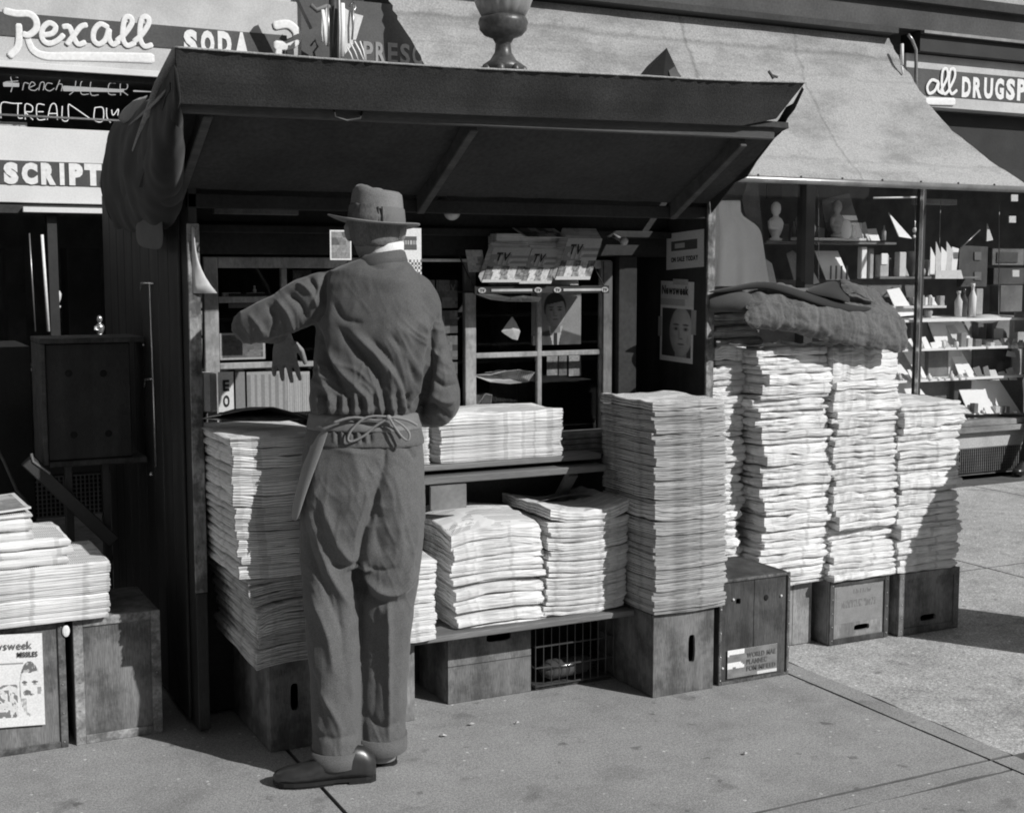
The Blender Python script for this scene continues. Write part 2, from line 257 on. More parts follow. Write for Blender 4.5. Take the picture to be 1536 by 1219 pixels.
# ------------------------------------------------------------------ mesh building
class MB:
    def __init__(s): s.v = []; s.f = []; s.m = []; s.mats = []
    def _mi(s, m):
        if m is None: return 0
        if m not in s.mats: s.mats.append(m)
        return s.mats.index(m)
    def add(s, vs, fs, m=None):
        o = len(s.v); k = s._mi(m); s.v += [tuple(q) for q in vs]
        for f in fs: s.f.append(tuple(i + o for i in f)); s.m.append(k)
        return s
    def box(s, x0, x1, y0, y1, z0, z1, m=None):
        return s.add([(x0, y0, z0), (x1, y0, z0), (x1, y1, z0), (x0, y1, z0), (x0, y0, z1), (x1, y0, z1), (x1, y1, z1), (x0, y1, z1)],
                     [(0, 3, 2, 1), (4, 5, 6, 7), (0, 1, 5, 4), (1, 2, 6, 5), (2, 3, 7, 6), (3, 0, 4, 7)], m)
    def beam(s, a, b, wd, ht, up=(0, 0, 1), m=None):
        a, b, up = Vector(a), Vector(b), Vector(up); d = (b - a).normalized(); sx = d.cross(up).normalized(); uz = sx.cross(d)
        vs = [p + sx * i * wd / 2 + uz * j * ht / 2 for p in (a, b) for i, j in ((-1, -1), (1, -1), (1, 1), (-1, 1))]
        return s.add(vs, [(0, 1, 2, 3), (7, 6, 5, 4), (0, 4, 5, 1), (1, 5, 6, 2), (2, 6, 7, 3), (3, 7, 4, 0)], m)
    def loft(s, rings, cap=True, m=None, closed=True):
        n = len(rings[0]); vs = [p for r in rings for p in r]; fs = []
        for i in range(len(rings) - 1):
            for j in range(n if closed else n - 1):
                k = (j + 1) % n; fs.append((i * n + j, i * n + k, (i + 1) * n + k, (i + 1) * n + j))
        if cap and closed: fs += [tuple(range(n - 1, -1, -1)), tuple((len(rings) - 1) * n + j for j in range(n))]
        return s.add(vs, fs, m)
    def tube(s, pts, r, n=8, m=None, flat=1.0, flat_axis=Vector((0, 1, 0))):
        pts = [Vector(p) for p in pts]; rr = r if isinstance(r, (list, tuple)) else [r] * len(pts); rings = []; pu = None
        for i, p in enumerate(pts):
            d = (pts[min(i + 1, len(pts) - 1)] - pts[max(i - 1, 0)])
            if d.length < 1e-9: d = Vector((0, 0, 1))
            d.normalize()
            if flat != 1.0: u = flat_axis - d * flat_axis.dot(d)
            elif pu is None: u = Vector((0, 0, 1)) if abs(d.z) < .9 else Vector((1, 0, 0)); u = u - d * u.dot(d)
            else: u = pu - d * pu.dot(d)
            u.normalize(); pu = u; v = d.cross(u)
            rings.append([p + u * math.cos(a) * rr[i] * flat + v * math.sin(a) * rr[i] for a in (2 * math.pi * k / n for k in range(n))])
        return s.loft(rings, True, m)
    def lathe(s, prof, c, n=16, m=None, fl=1.0):
        c = Vector(c); return s.loft([[c + Vector((r * math.cos(a), r * fl * math.sin(a), z)) for a in (2 * math.pi * k / n for k in range(n))] for r, z in prof], True, m)
    def sphere(s, c, r, n=12, m=None):
        rs = r if isinstance(r, (tuple, list)) else (r, r, r); c = Vector(c)
        return s.loft([[c + Vector((rs[0] * math.sin(t) * math.cos(a), rs[1] * math.sin(t) * math.sin(a), -rs[2] * math.cos(t))) for a in (2 * math.pi * k / n for k in range(n))] for t in (math.pi * (i + .03) / (n - .94) for i in range(n))], True, m)
    def mesh(s, name, mt=None, bevel=0, smooth=False):
        me = bpy.data.meshes.new(name); me.from_pydata(s.v, [], s.f)
        mts = s.mats if s.mats else [mt]
        for q in mts: me.materials.append(M[q] if isinstance(q, str) else q)
        me.polygons.foreach_set('material_index', s.m)
        if bevel or smooth or True:
            bm = bmesh.new(); bm.from_mesh(me); bmesh.ops.recalc_face_normals(bm, faces=bm.faces)
            if bevel: bmesh.ops.bevel(bm, geom=bm.edges[:], offset=bevel, segments=1, affect='EDGES', clamp_overlap=True)
            bm.to_mesh(me); bm.free()
        if smooth:
            me.polygons.foreach_set('use_smooth', [True] * len(me.polygons))
        return me
def wloc(o):
    v = Vector((0, 0, 0))
    while o is not None: v += o.location; o = o.parent
    return v
def link(o, parent=None):
    COL.objects.link(o)
    if parent is not None: o.parent = parent
    return o
def build(mb, name, m=None, parent=None, bevel=0, smooth=False, label=None):
    me = mb.mesh(name, m, bevel, smooth); o = bpy.data.objects.new(name, me)
    off = wloc(parent) if parent is not None else Vector((0, 0, 0))
    if parent is None:      # put a top-level object's origin at its base
        vs = np.array([v.co[:] for v in me.vertices]); c = Vector(((vs[:, 0].min() + vs[:, 0].max()) / 2, (vs[:, 1].min() + vs[:, 1].max()) / 2, vs[:, 2].min()))
        me.transform(Matrix.Translation(-c)); o.location = c
    else: me.transform(Matrix.Translation(-off))
    link(o, parent)
    if label: o['label'] = label
    return o
def ordinal(n):
    o_ = 'zeroth first second third fourth fifth sixth seventh eighth ninth tenth eleventh twelfth thirteenth fourteenth fifteenth sixteenth seventeenth eighteenth nineteenth twentieth'.split()
    return o_[n] if n <= 20 else 'twenty-' + o_[n - 20]
def empty(name, loc, label=None, cat=None, group=None):
    o = bpy.data.objects.new(name, None); o.location = loc; o.empty_display_size = .1; COL.objects.link(o); return tag(o, label, cat, group)
def tag(o, label=None, cat=None, group=None, kind=None):
    for k, v in (('label', label), ('category', cat), ('group', group), ('kind', kind)):
        if v: o[k] = v
    return o
def B(name, x0, x1, y0, y1, z0, z1, m, parent=None, bevel=.002, label=None): return build(MB().box(x0, x1, y0, y1, z0, z1), name, m, parent, bevel, label=label)
# lettering -----------------------------------------------------------------
_gly = {}
def glyph(ch, bold=.0):
    k = (ch, bold)
    if k not in _gly:
        c = bpy.data.curves.new('g', 'FONT'); c.body = ch; c.offset = bold; c.extrude = 0; c.resolution_u = 3; c.fill_mode = 'FRONT'
        o = bpy.data.objects.new('g', c); COL.objects.link(o); dg = bpy.context.evaluated_depsgraph_get(); dg.update()
        me = bpy.data.meshes.new_from_object(o.evaluated_get(dg)); bpy.data.objects.remove(o); bpy.data.curves.remove(c)
        v = np.array([q.co[:2] for q in me.vertices]) if len(me.vertices) else np.zeros((0, 2))
        _gly[k] = (v, [tuple(p.vertices) for p in me.polygons]); bpy.data.meshes.remove(me)
    return _gly[k]
def glyph_mb(mb, ch, bl, br, tl, bold=.03, m=None, thick=.003):
    """glyph fitted into the parallelogram bl,br,tl, raised along its normal"""
    v, f = glyph(ch, bold)
    if not len(v): return
    lo, hi = v.min(0), v.max(0); bl, ux, uy = Vector(bl), Vector(br) - Vector(bl), Vector(tl) - Vector(bl); n = ux.cross(uy).normalized() * thick
    s = (hi - lo); s[s < 1e-6] = 1; q = (v - lo) / s
    top = [bl + ux * a + uy * b + n for a, b in q]; k = len(top)
    # outline walls
    cnt = {}
    for p in f:
        for i in range(len(p)):
            e = (p[i], p[(i + 1) % len(p)]); cnt[e] = 1
    walls = [e for e in cnt if (e[1], e[0]) not in cnt]
    mb.add(top + [p - n for p in top], [tuple(p) for p in f] + [(e[0] + k, e[1] + k, e[1], e[0]) for e in walls], m)
def line_mb(mb, text, bl, br, tl, bold=.02, m=None, thick=.0012, gap=.16):
    """a line of text across the box, letter widths as in the font"""
    ws = []
    for c in text:
        v, _ = glyph(c, bold); ws.append((v[:, 0].max() - v[:, 0].min()) if len(v) else .35)
    tot = sum(ws) + gap * .45 * (len(text) - 1); x = 0; bl, ux, uy = Vector(bl), Vector(br) - Vector(bl), Vector(tl) - Vector(bl)
    for c, wd in zip(text, ws):
        v, _ = glyph(c, bold)
        if len(v):
            y0, y1 = v[:, 1].min() / .73, v[:, 1].max() / .73
            a = bl + ux * (x / tot) + uy * y0; b = bl + ux * ((x + wd) / tot) + uy * y0
            glyph_mb(mb, c, a, b, a + uy * (y1 - y0), bold, m, thick)
        x += wd + gap * .45
def card(name, bl, br, tl, fn, nx, ny, parent=None, thick=.002, curl=0, mt='print', back='offwhite'):
    """a printed sheet: ink as a vertex colour"""
    bl, ux, uy = Vector(bl), Vector(br) - Vector(bl), Vector(tl) - Vector(bl); n = ux.cross(uy).normalized()
    vs, fs, cols = [], [], []
    for j in range(ny + 1):
        for i in range(nx + 1):
            a, b = i / nx, j / ny
            vs.append(bl + ux * a + uy * b + n * (thick + curl * ((a - .5) ** 2 * 4) + curl * .6 * max(0, .2 - b) * 5 * a))
    for j in range(ny):
        for i in range(nx):
            k = j * (nx + 1) + i; fs.append((k, k + 1, k + nx + 2, k + nx + 1)); cols.append(fn((i + .5) / nx, (j + .5) / ny))
    k0 = len(vs); per = [i for i in range(nx + 1)] + [(j + 1) * (nx + 1) + nx for j in range(ny)] + [ny * (nx + 1) + i for i in range(nx - 1, -1, -1)] + [j * (nx + 1) for j in range(ny - 1, 0, -1)]
    vs += [vs[i] - n * thick for i in per]; L_ = len(per)
    for i in range(L_): fs.append((per[i], k0 + i, k0 + (i + 1) % L_, per[(i + 1) % L_])); cols.append(.7)
    fs.append(tuple(k0 + i for i in range(L_ - 1, -1, -1))); cols.append(.6)
    off = wloc(parent) if parent is not None else bl.copy()
    me = bpy.data.meshes.new(name); me.from_pydata([tuple(v - off) for v in vs], [], fs); me.materials.append(M[mt])
    at = me.attributes.new('ink', 'FLOAT_COLOR', 'CORNER'); buf = []
    for p, c in zip(me.polygons, cols): buf += [c, c, c, 1] * len(p.vertices)
    at.data.foreach_set('color', buf)
    o = bpy.data.objects.new(name, me); link(o, parent)
    if parent is None: o.location = off
    return o
def ell(u, v, cx, cy, rx, ry): return ((u - cx) / rx) ** 2 + ((v - cy) / ry) ** 2
def portrait(bald=False, bg=.2, cx=.5, cy=.62, s=1.0, suit=True, margin=.05, top=1.0):
    def sm(e, k=.12): return max(0, min(1, (1 - e) / k))
    def mix(a, b, t): return a + (b - a) * t
    def fn(u, v):
        if u < margin or u > 1 - margin or v < margin or v > top - margin: return .78
        u = cx + (u - cx) / (1.75 if bald else 1.12)
        c = bg * (1 + .35 * noise.noise(Vector((u * 3, v * 3, 3)))) + .06 * (u - .5)
        if suit:
            sh = cy - .26 * s - abs(u - cx) * .34
            if v < sh: c = mix(c, .10 + .05 * noise.noise(Vector((u * 8, v * 5, 1))) + .04 * (u > cx + .1), sm((v - sh) / .03 + 1, 1) if sh - v < .03 else 1)
            w_ = (v - (cy - .80 * s)) * .22
            if v < cy - .25 * s and abs(u - cx) < w_: c = .72
            if v < cy - .25 * s and abs(u - cx) < min(.035 * s, w_): c = .05
        if abs(u - cx) < .085 * s and cy - .36 * s < v < cy - .12 * s: c = .34
        hx, hy = (.175 * s, .27 * s)
        if not bald: c = mix(c, .045, sm(ell(u, v, cx - .01 * s, cy + .07 * s, .20 * s, .27 * s) if v > cy - .05 * s else 2, .15))
        e = ell(u, v, cx, cy, hx, hy)
        if e < 1:
            lx_ = (u - cx) / hx; ly_ = (v - cy) / hy
            f = .56 + .14 * lx_ - .16 * e + .05 * noise.noise(Vector((u * 14, v * 14, 5)))
            for ex in (-.075, .07):
                f = mix(f, .18, .75 * sm(ell(u, v, cx + ex * s, cy + .03 * s, .050 * s, .030 * s), .8)); f = mix(f, .05, sm(ell(u, v, cx + ex * s, cy + .028 * s, .022 * s, .014 * s), .5)); f = mix(f, .08, .9 * sm(ell(u, v, cx + ex * s, cy + .075 * s, .056 * s, .013 * s), .6))
            f = mix(f, .30, .8 * sm(ell(u, v, cx - .03 * s, cy - .03 * s, .020 * s, .075 * s), .8)); f = mix(f, .2, .8 * sm(ell(u, v, cx, cy - .075 * s, .035 * s, .012 * s), .6))
            f = mix(f, .12, .85 * sm(ell(u, v, cx, cy - .135 * s, .062 * s, .013 * s), .6)); f = mix(f, .62, .5 * sm(ell(u, v, cx, cy - .155 * s, .03 * s, .01 * s), .6)); f = mix(f, .33, .5 * sm(ell(u, v, cx, cy - .17 * s, .05 * s, .012 * s), .6))
            for ex in (-.10, .10): f = mix(f, .36, .5 * sm(ell(u, v, cx + ex * s, cy - .09 * s, .02 * s, .07 * s), .8))
            if not bald and v > cy + .15 * s + .04 * lx_: f = .05
            c = mix(c, f, sm(e, .10))
        return c
    return fn
def blocks(seed, nx=4, ny=6, lo=.1, hi=.8):
    r = random.Random(seed); g = [[r.uniform(lo, hi) for _ in range(nx)] for _ in range(ny)]
    def fn(u, v):
        if u < .05 or u > .95 or v < .04 or v > .96: return .75
        return g[min(ny - 1, int(v * ny))][min(nx - 1, int(u * nx + .3 * math.sin(v * 9)) % nx)] * (1 + .4 * noise.noise(Vector((u * 12, v * 12, seed))))
    return fn
# ================================================================== SETTING
def jag(a, b, amp, n, seed, ax):
    """polyline from a to b with a worn edge"""
    a, b = Vector(a), Vector(b); out = []
    for i in range(n + 1):
        t = i / n; p = a.lerp(b, t); k = amp * noise.noise(Vector((t * 9 + seed, seed * 1.7, 0))) + amp * .8 * noise.noise(Vector((t * 40 + seed, seed, 2)))
        if 0 < i < n: p[ax] += k
        out.append(p)
    return out
ground = build(MB().add([(-120, -120, -.09), (120, -120, -.09), (120, 120, -.09), (-120, 120, -.09)], [(0, 1, 2, 3)]), 'ground', 'dirt_shade'); tag(ground, kind='structure')
road = build(MB().add([(-120, -12, -.085), (120, -12, -.085), (120, -3.06, -.085), (-120, -3.06, -.085)], [(0, 1, 2, 3)]), 'road', 'asphalt'); tag(road, kind='structure')
kerb = B('kerb', -60, 60, -3.05, -2.85, -.088, .01, 'stone', bevel=.01); tag(kerb, kind='structure')
walk = build(MB().box(-60, 60, -2.84, 7.3, -.088, -.016), 'sidewalk', 'dirt_shade'); tag(walk, kind='structure')
def slab(x0, x1, y0, y1, m, jx0=0, jx1=0, jy0=0, jy1=0, seed=0, z=0, sl=0):
    n = 40; g = .0045
    a = jag((x0 + g, y0 + g, z), (x1 - g + sl * 0, y0 + g, z), jy0, n, seed, 1); b = jag((x1 - g, y0 + g, z), (x1 - g + sl, y1 - g, z), jx1, n, seed + 3, 0)
    c = jag((x1 - g + sl, y1 - g, z), (x0 + g, y1 - g, z), jy1, n, seed + 5, 1); d = jag((x0 + g, y1 - g, z), (x0 + g, y0 + g, z), jx0, n, seed + 9, 0)
    pts = a[:-1] + b[:-1] + c[:-1] + d[:-1]; k = len(pts)
    mid = Vector(((x0 + x1) / 2, (y0 + y1) / 2, z))
    inn = [p.lerp(mid, .0025 / max(.2, (p - mid).length)) for p in pts]
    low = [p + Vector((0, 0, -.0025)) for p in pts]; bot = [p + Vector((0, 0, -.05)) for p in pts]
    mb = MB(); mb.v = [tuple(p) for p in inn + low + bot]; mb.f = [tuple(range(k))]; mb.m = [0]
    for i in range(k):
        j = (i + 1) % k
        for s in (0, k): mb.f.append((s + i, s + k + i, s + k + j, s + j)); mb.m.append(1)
    mi_ = list(mb.m); me = mb.mesh('paving_slab', m); me.polygons.foreach_set('material_index', mi_) if len(me.polygons) == len(mi_) else None; o = bpy.data.objects.new('paving_slab', me); me.materials[0] = M[m]; me.materials.append(M['dirt_shade']); link(o, walk)  # joint walls coloured dark: dirt, and shade painted into the gaps
    o.location = -walk.location
    return o
xs = [-5.1, -2.75, -.8, 1.213]
for j, (y0, y1) in enumerate(((-2.8, -.9), (-.9, 1.0), (1.0, 2.95), (2.95, 4.98), (4.98, 7.0))):
    for i, x0 in enumerate(xs):
        x1 = xs[i + 1] if i < 3 else 3.20
        if j == 2: slab(x0, x1, y0, y1 - .09, 'slab', seed=i + j * 7, jy1=.012)
        else: slab(x0, x1, y0, y1, 'slab', seed=i + j * 7)
    slab(3.20, 3.30, y0, y1, 'strip', seed=50 + j, jx1=.012, jx0=.002)
    for i, (x0, x1) in enumerate(((3.30, 5.32), (5.32, 7.3), (7.3, 9.3), (9.3, 11.3))): slab(x0, x1, y0, y1 - (.03 if j == 2 else 0), 'slab2', seed=80 + i + j * 5, jx0=.022 if i == 0 else .003, jy1=.02 if j == 2 and i == 0 else 0, z=-.003)
slab(1.213, 3.20, 2.86, 2.95, 'strip', seed=31, jy0=.030, jy1=.010); slab(-.8, 1.213, 2.86, 2.95, 'strip', seed=33, jy0=.01)
# ---- building across the road behind the camera (seen only as dark reflections)
op = empty('brick_building', (0, -17, 0), 'plain brick building across the road behind the camera', 'building')
B('wall', -30, 40, -18, -17, 0, 7.5, 'brick', op); B('cornice', -30, 40, -16.99, -16.7, 7.3, 7.6, 'stone', op)
for i in range(14):
    for z in (.6, 4.0): B('window', -27 + i * 4.7, -24.6 + i * 4.7, -16.98, -16.9, z, z + 2.2, 'bulk', op)
# ================================================================== DRUGSTORE FRONT
YB = 7.4
bd = empty('drugstore_building', (4, YB, 0), 'drugstore building with big display windows, sign bands and a low sill behind the newsstand', 'building')
B('upper_wall', -6, 16, YB + .02, YB + .5, 3.52, 6.5, 'stone', bd); B('cornice', 1.62, 16, YB - .10, YB + .015, 3.28, 3.505, 'cornice', bd)
B('cornice', 1.62, 16, YB - .16, YB - .102, 3.46, 3.53, 'wall', bd)
B('lintel', 1.62, 6.72, YB + .03, YB + .4, 2.25, 3.279, 'wall', bd)
def letters_px(text, x0, x1, yt0, yb0, yt1, yb1, Y, parent, m='letter', bold=.03, name='letter', gap=.22, thick=.003, widths=None):
    """one raised letter per part, fitted between two pixel columns on plane Y"""
    n = len(text); ws = widths or [1] * n; tot = sum(ws) + gap * (n - 1); x = 0
    for c, wd in zip(text, ws):
        if c != ' ':
            a, b = x / tot, (x + wd) / tot
            f = lambda t, p, q: p + (q - p) * t
            pa = P(f(a, x0, x1), f(a, yb0, yb1), Y=Y); pb = P(f(b, x0, x1), f(b, yb0, yb1), Y=Y); pt = P(f(a, x0, x1), f(a, yt0, yt1), Y=Y)
            pa.y = pb.y = pt.y = Y; zb = (pa.z + pb.z) / 2; pb.z = pa.z; pt.x = pa.x
            mb = MB(); glyph_mb(mb, c, pa, pb, pt, bold, None, thick); o = build(mb, name, m, parent)
        x += wd + gap
def stroke_px(mb, pts, thick, ox, oy, sc, Y, m=None, flat=.06, n=10):
    """painted script stroke: polyline in a zoomed crop -> flattened tube standing on plane Y"""
    p3 = [P(ox + x / sc, oy + y / sc, Y=Y) for x, y in pts]
    out = []
    for i in range(len(p3) - 1):          # Catmull-Rom
        a, b, c, d = p3[max(i - 1, 0)], p3[i], p3[i + 1], p3[min(i + 2, len(p3) - 1)]
        for k in range(4):
            t = k / 4; out.append(.5 * ((2 * b) + (c - a) * t + (2 * a - 5 * b + 4 * c - d) * t * t + (3 * b - a - 3 * c + d) * t ** 3))
    out.append(p3[-1]); k = (P(ox + 100, oy, Y=Y) - P(ox, oy, Y=Y)).length / 100 / sc
    th = thick if isinstance(thick, (list, tuple)) else [thick, thick]
    rr = [k / 2 * (th[0] + (th[-1] - th[0]) * i / (len(out) - 1)) for i in range(len(out))]
    e0 = out[0] + (out[0] - out[1]).normalized() * rr[0] * .5; e1 = out[-1] + (out[-1] - out[-2]).normalized() * rr[-1] * .5
    mb.tube([e0] + out + [e1], [rr[0] * .6] + rr + [rr[-1] * .6], n, m, flat)
# left sign board
sb = empty('shop_sign', (.6, YB, 2.62), 'pale enamel sign board with dark stripe reading Rexall SODA above the left shop window', 'sign')
x0, x1 = -3.0, P(447, 60, Y=YB).x
B('sign_panel', x0, x1, YB - .06, YB + .019, 2.625, 3.07, 'signgrey', sb, .004)
B('sign_rim', x0, x1 + .01, YB - .085, YB - .062, 2.60, 2.632, 'signwhite', sb); B('sign_header', x0, 1.62, YB - .12, YB + .015, 3.072, 3.5, 'cornice', sb)
zs0, zs1 = P(300, 76, Y=YB - .06).z, P(300, 43, Y=YB - .06).z
B('sign_stripe', x0, P(430, 60, Y=YB - .06).x, YB - .066, YB - .0605, zs0, zs1, 'signdark', sb, 0)
SC = 1418 / 384; YL = YB - .0665
mb = MB()
stroke_px(mb, [(28, 62), (90, 76), (160, 78), (198, 110), (200, 160), (160, 195), (130, 190)], [44, 38], 0, 0, SC, YL)
stroke_px(mb, [(104, 140), (106, 200), (98, 262), (56, 308)], [38, 44], 0, 0, SC, YL); build(mb, 'letter', 'letter', sb, smooth=True)
mb = MB(); stroke_px(mb, [(150, 195), (162, 240), (190, 285), (260, 312), (420, 314), (640, 318), (840, 324)], [34, 66], 0, 0, SC, YL + .004); build(mb, 'swash', 'letter', sb, smooth=True)
for pts in ([(232, 196), (290, 186), (308, 150), (272, 128), (236, 160), (234, 215), (268, 243), (318, 226), (350, 196)],
            [(350, 150), (384, 150), (404, 200), (432, 246), (470, 236)],
            [(596, 152), (556, 134), (522, 168), (518, 222), (548, 246), (584, 220), (604, 160), (604, 214), (626, 248), (655, 232)],
            [(648, 226), (690, 190), (730, 130), (722, 96), (694, 100), (682, 150), (680, 214), (704, 254), (745, 240)],
            [(744, 230), (786, 192), (824, 130), (816, 96), (788, 100), (776, 150), (776, 216), (800, 258), (840, 250)]):
    mb = MB(); stroke_px(mb, pts, 33, 0, 0, SC, YL)
    if pts[0] == (350, 150): stroke_px(mb, [(478, 140), (446, 150), (410, 196), (372, 244)], 33, 0, 0, SC, YL - .001)
    build(mb, 'letter', 'letter', sb, smooth=True)
letters_px('SODA', 276, 373, 44, 82, 49, 87, YB - .0665, sb, bold=.07, gap=.25)
mb = MB(); stroke_px(mb, [(100, 118), (160, 112), (200, 150), (192, 190), (150, 210), (104, 208)], [40, 44], 380, 0, 3.05, YL); stroke_px(mb, [(120, 200), (118, 240), (112, 262)], 34, 380, 0, 3.05, YL); build(mb, 'letter', 'letter', sb, smooth=True)
# sign behind the awning, shade painted into its dim letters
B('sign_panel', x1 + .012, 6.70, YB - .012, YB + .029, 2.62, 3.12, 'signdark', sb, .003); letters_px('PRESCRIPTIONS', 545, 780, 62, 94, 76, 106, YB - .014, sb, m='lettershade', bold=.03, gap=.25)
B('sign_panel', x1 + .012, 2.05, YB - .02, YB - .0125, 3.0, 3.1, 'signgrey', sb, 0)
# left shop window, neon, transom
shop = bd
B('soffit', -3, 1.9, YB - .03, YB + .35, 2.572, 2.598, 'wall', bd)
sp = empty('prescriptions_board', (0, YB, 1.91), 'white board with dark stripe reading PRESCRIPTIONS across the left shop window', 'sign')
B('sign_panel', -3, 1.62, YB - .06, YB - .01, 1.915, 2.305, 'signwhite', sp, .003)
z0, z1 = P(80, 278, Y=YB - .06).z, P(80, 243, Y=YB - .06).z
B('sign_stripe', -3, 1.6, YB - .066, YB - .061, z0, z1, 'signdark', sp, 0)
for ch, xa_, xb_ in (('E', -30, -3), ('S', 6, 28), ('C', 33, 57), ('R', 62, 84), ('I', 90, 97), ('P', 104, 125), ('T', 127, 153), ('I', 159, 166), ('O', 172, 194), ('N', 200, 222)): letters_px(ch, xa_, xb_, 243 + xa_ * .02, 276 + xa_ * .02, 243 + xb_ * .02, 276 + xb_ * .02, YB - .0665, sp, bold=.08)
B('trim', -3, 1.62, YB - .05, YB + .02, 1.86, 1.905, 'wall', sp); B('trim', .36 + .47, 1.5, YB - .09, YB - .052, 1.865, 1.893, 'signwhite', sp)
ne = empty('neon_sign', (1, YB + .08, 2.35), 'neon tube lettering French ICE CR and TREAT hanging in the transom above the left window', 'neon sign')
def neon(strokes, ox, oy, sc, th=5.5, m='neon'):
    for pts in strokes:
        mb = MB(); stroke_px(mb, pts, th, ox, oy, sc, YB + .06, flat=.99, n=6); build(mb, 'tube', m, ne, smooth=True)
neon([[(100, 430), (60, 425), (70, 470), (60, 510)], [(30, 455), (100, 450)], [(125, 500), (135, 460), (160, 465)], [(165, 485), (195, 470), (175, 455), (160, 490), (190, 503), (210, 490)], [(215, 500), (225, 460), (245, 460), (240, 500)], [(290, 465), (262, 462), (250, 490), (275, 505), (300, 490)], [(335, 435), (310, 500), (322, 470), (345, 470), (340, 505)],
      [(420, 450), (412, 500), (385, 525)], [(490, 450), (450, 455), (450, 520), (490, 522)], [(540, 450), (505, 450), (503, 524), (545, 526)], [(505, 488), (535, 488)], [(640, 462), (605, 465), (602, 520), (640, 525)], [(668, 528), (668, 462), (705, 468), (700, 495), (670, 497), (708, 528)]], 0, 0, SC)
neon([[(5, 655), (8, 572), (70, 574), (120, 574)], [(100, 576), (100, 650), (125, 655)], [(140, 662), (140, 580), (178, 590), (175, 620), (142, 622), (182, 664)], [(245, 582), (205, 582), (208, 660), (250, 662)], [(210, 620), (240, 620)], [(262, 664), (282, 584), (310, 584), (318, 664)], [(270, 630), (312, 630)], [(345, 590), (345, 664), (378, 664), (378, 586), (400, 590), (508, 665)], [(525, 600), (522, 665), (568, 672), (570, 600), (525, 598)], [(590, 600), (592, 650), (612, 680)], [(618, 610), (626, 640), (655, 605), (652, 640)]], 0, 0, SC, 6.5)
for (a, b, y) in ((95, 185, 131), (5, 28, 124), (200, 258, 132)):
    p, q = P(a, y, Y=YB + .3), P(b, y + (b - a) * .02, Y=YB + .3); build(MB().tube([p, q], .022, 10), 'tube', 'tubelamp', ne, smooth=True, label='plain fluorescent tube behind the lettering')
B('support_rail', -2, 2.0, YB + .05, YB + .07, P(80, 178, Y=YB + .06).z, P(80, 178, Y=YB + .06).z + .012, 'steel', ne)
B('inner_card', -.5, P(41, 190, Y=YB + .1).x, YB + .1, YB + .105, 2.30, P(20, 183, Y=YB + .1).z, 'offwhite', ne, 0)
# left window frame
for x in (.28, P(12, 400, Y=YB).x + .2, 1.90): B('window_post', x, x + .05, YB - .02, YB + .05, .5, 1.858, 'shopframe', bd)
def rodpx(xa, ya, xb, yb, Y, r, m, parent, name): build(MB().tube([P(xa, ya, Y=Y), P(xb, yb, Y=Y)], r, 8), name, m, parent, smooth=True)
rodpx(63, 352, 73, 497, YB - .03, .008, 'letter', bd, 'trim_strip'); rodpx(44, 350, 53, 497, YB - .03, .004, 'steel', bd, 'trim_strip')
B('window_pane', -3, 1.9, YB + .0, YB + .006, .5, 1.86, 'glass', bd, 0); B('window_pane', -3, 1.9, YB + .015, YB + .02, 2.30, 2.546, 'glass', bd, 0)
B('bulkhead', -3, 2.0, YB - .02, YB + .2, .47, .56, 'bulk', bd); B('stall_riser', -3, P(47, 740, Y=YB - .02).x, YB - .03, YB + .15, .0, .469, 'bulk', bd)
def grille(parent, x0, x1, z0, z1, Y, step=.022):
    B('vent_back', x0, x1, Y + .03, Y + .04, z0, z1, 'black', parent, 0)
    mb = MB(); n = int((x1 - x0) / step)
    for i in range(n + 1): x = x0 + (x1 - x0) * i / n; mb.box(x - .0035, x + .0035, Y - .001, Y + .006, z0, z1)
    k = int((z1 - z0) / step)
    for i in range(k + 1): z = z0 + (z1 - z0) * i / k; mb.box(x0, x1, Y + .007, Y + .012, z - .0035, z + .0035)
    o = build(mb, 'vent_grille', 'grille', parent); o['kind'] = 'stuff'
grille(bd, P(50, 740, Y=YB - .02).x, 2.0, .24, .455, YB - .02)
B('base_course', P(47, 740, Y=YB - .02).x, 2.0, YB - .04, YB + .1, 0, .235, 'sill', bd)
# items in left window
def lathe_thing(name, prof, c, m, label, cat, group=None, n=14, fl=1): o = build(MB().lathe(prof, c, n, fl=fl), name, m, smooth=True); return tag(o, label, cat, group)
def bust(name, c, s, m, label, group=None, cat='figurine'):
    prof = [(.05, 0), (.055, .02), (.03, .03), (.045, .06), (.06, .1), (.065, .14), (.05, .17), (.025, .185), (.022, .2), (.035, .215), (.042, .245), (.038, .275), (.02, .295), (.004, .3)]
    o = build(MB().lathe([(r * s, z * s) for r, z in prof], c, 14, fl=.8).tube([Vector(c) + Vector((-.06 * s, -.01, .15 * s)), Vector(c) + Vector((-.075 * s, -.03 * s, .1 * s)), Vector(c) + Vector((-.02 * s, -.06 * s, .09 * s))], [.02 * s, .016 * s, .01 * s], 8), name, m, smooth=True)
    return tag(o, label, cat, group)
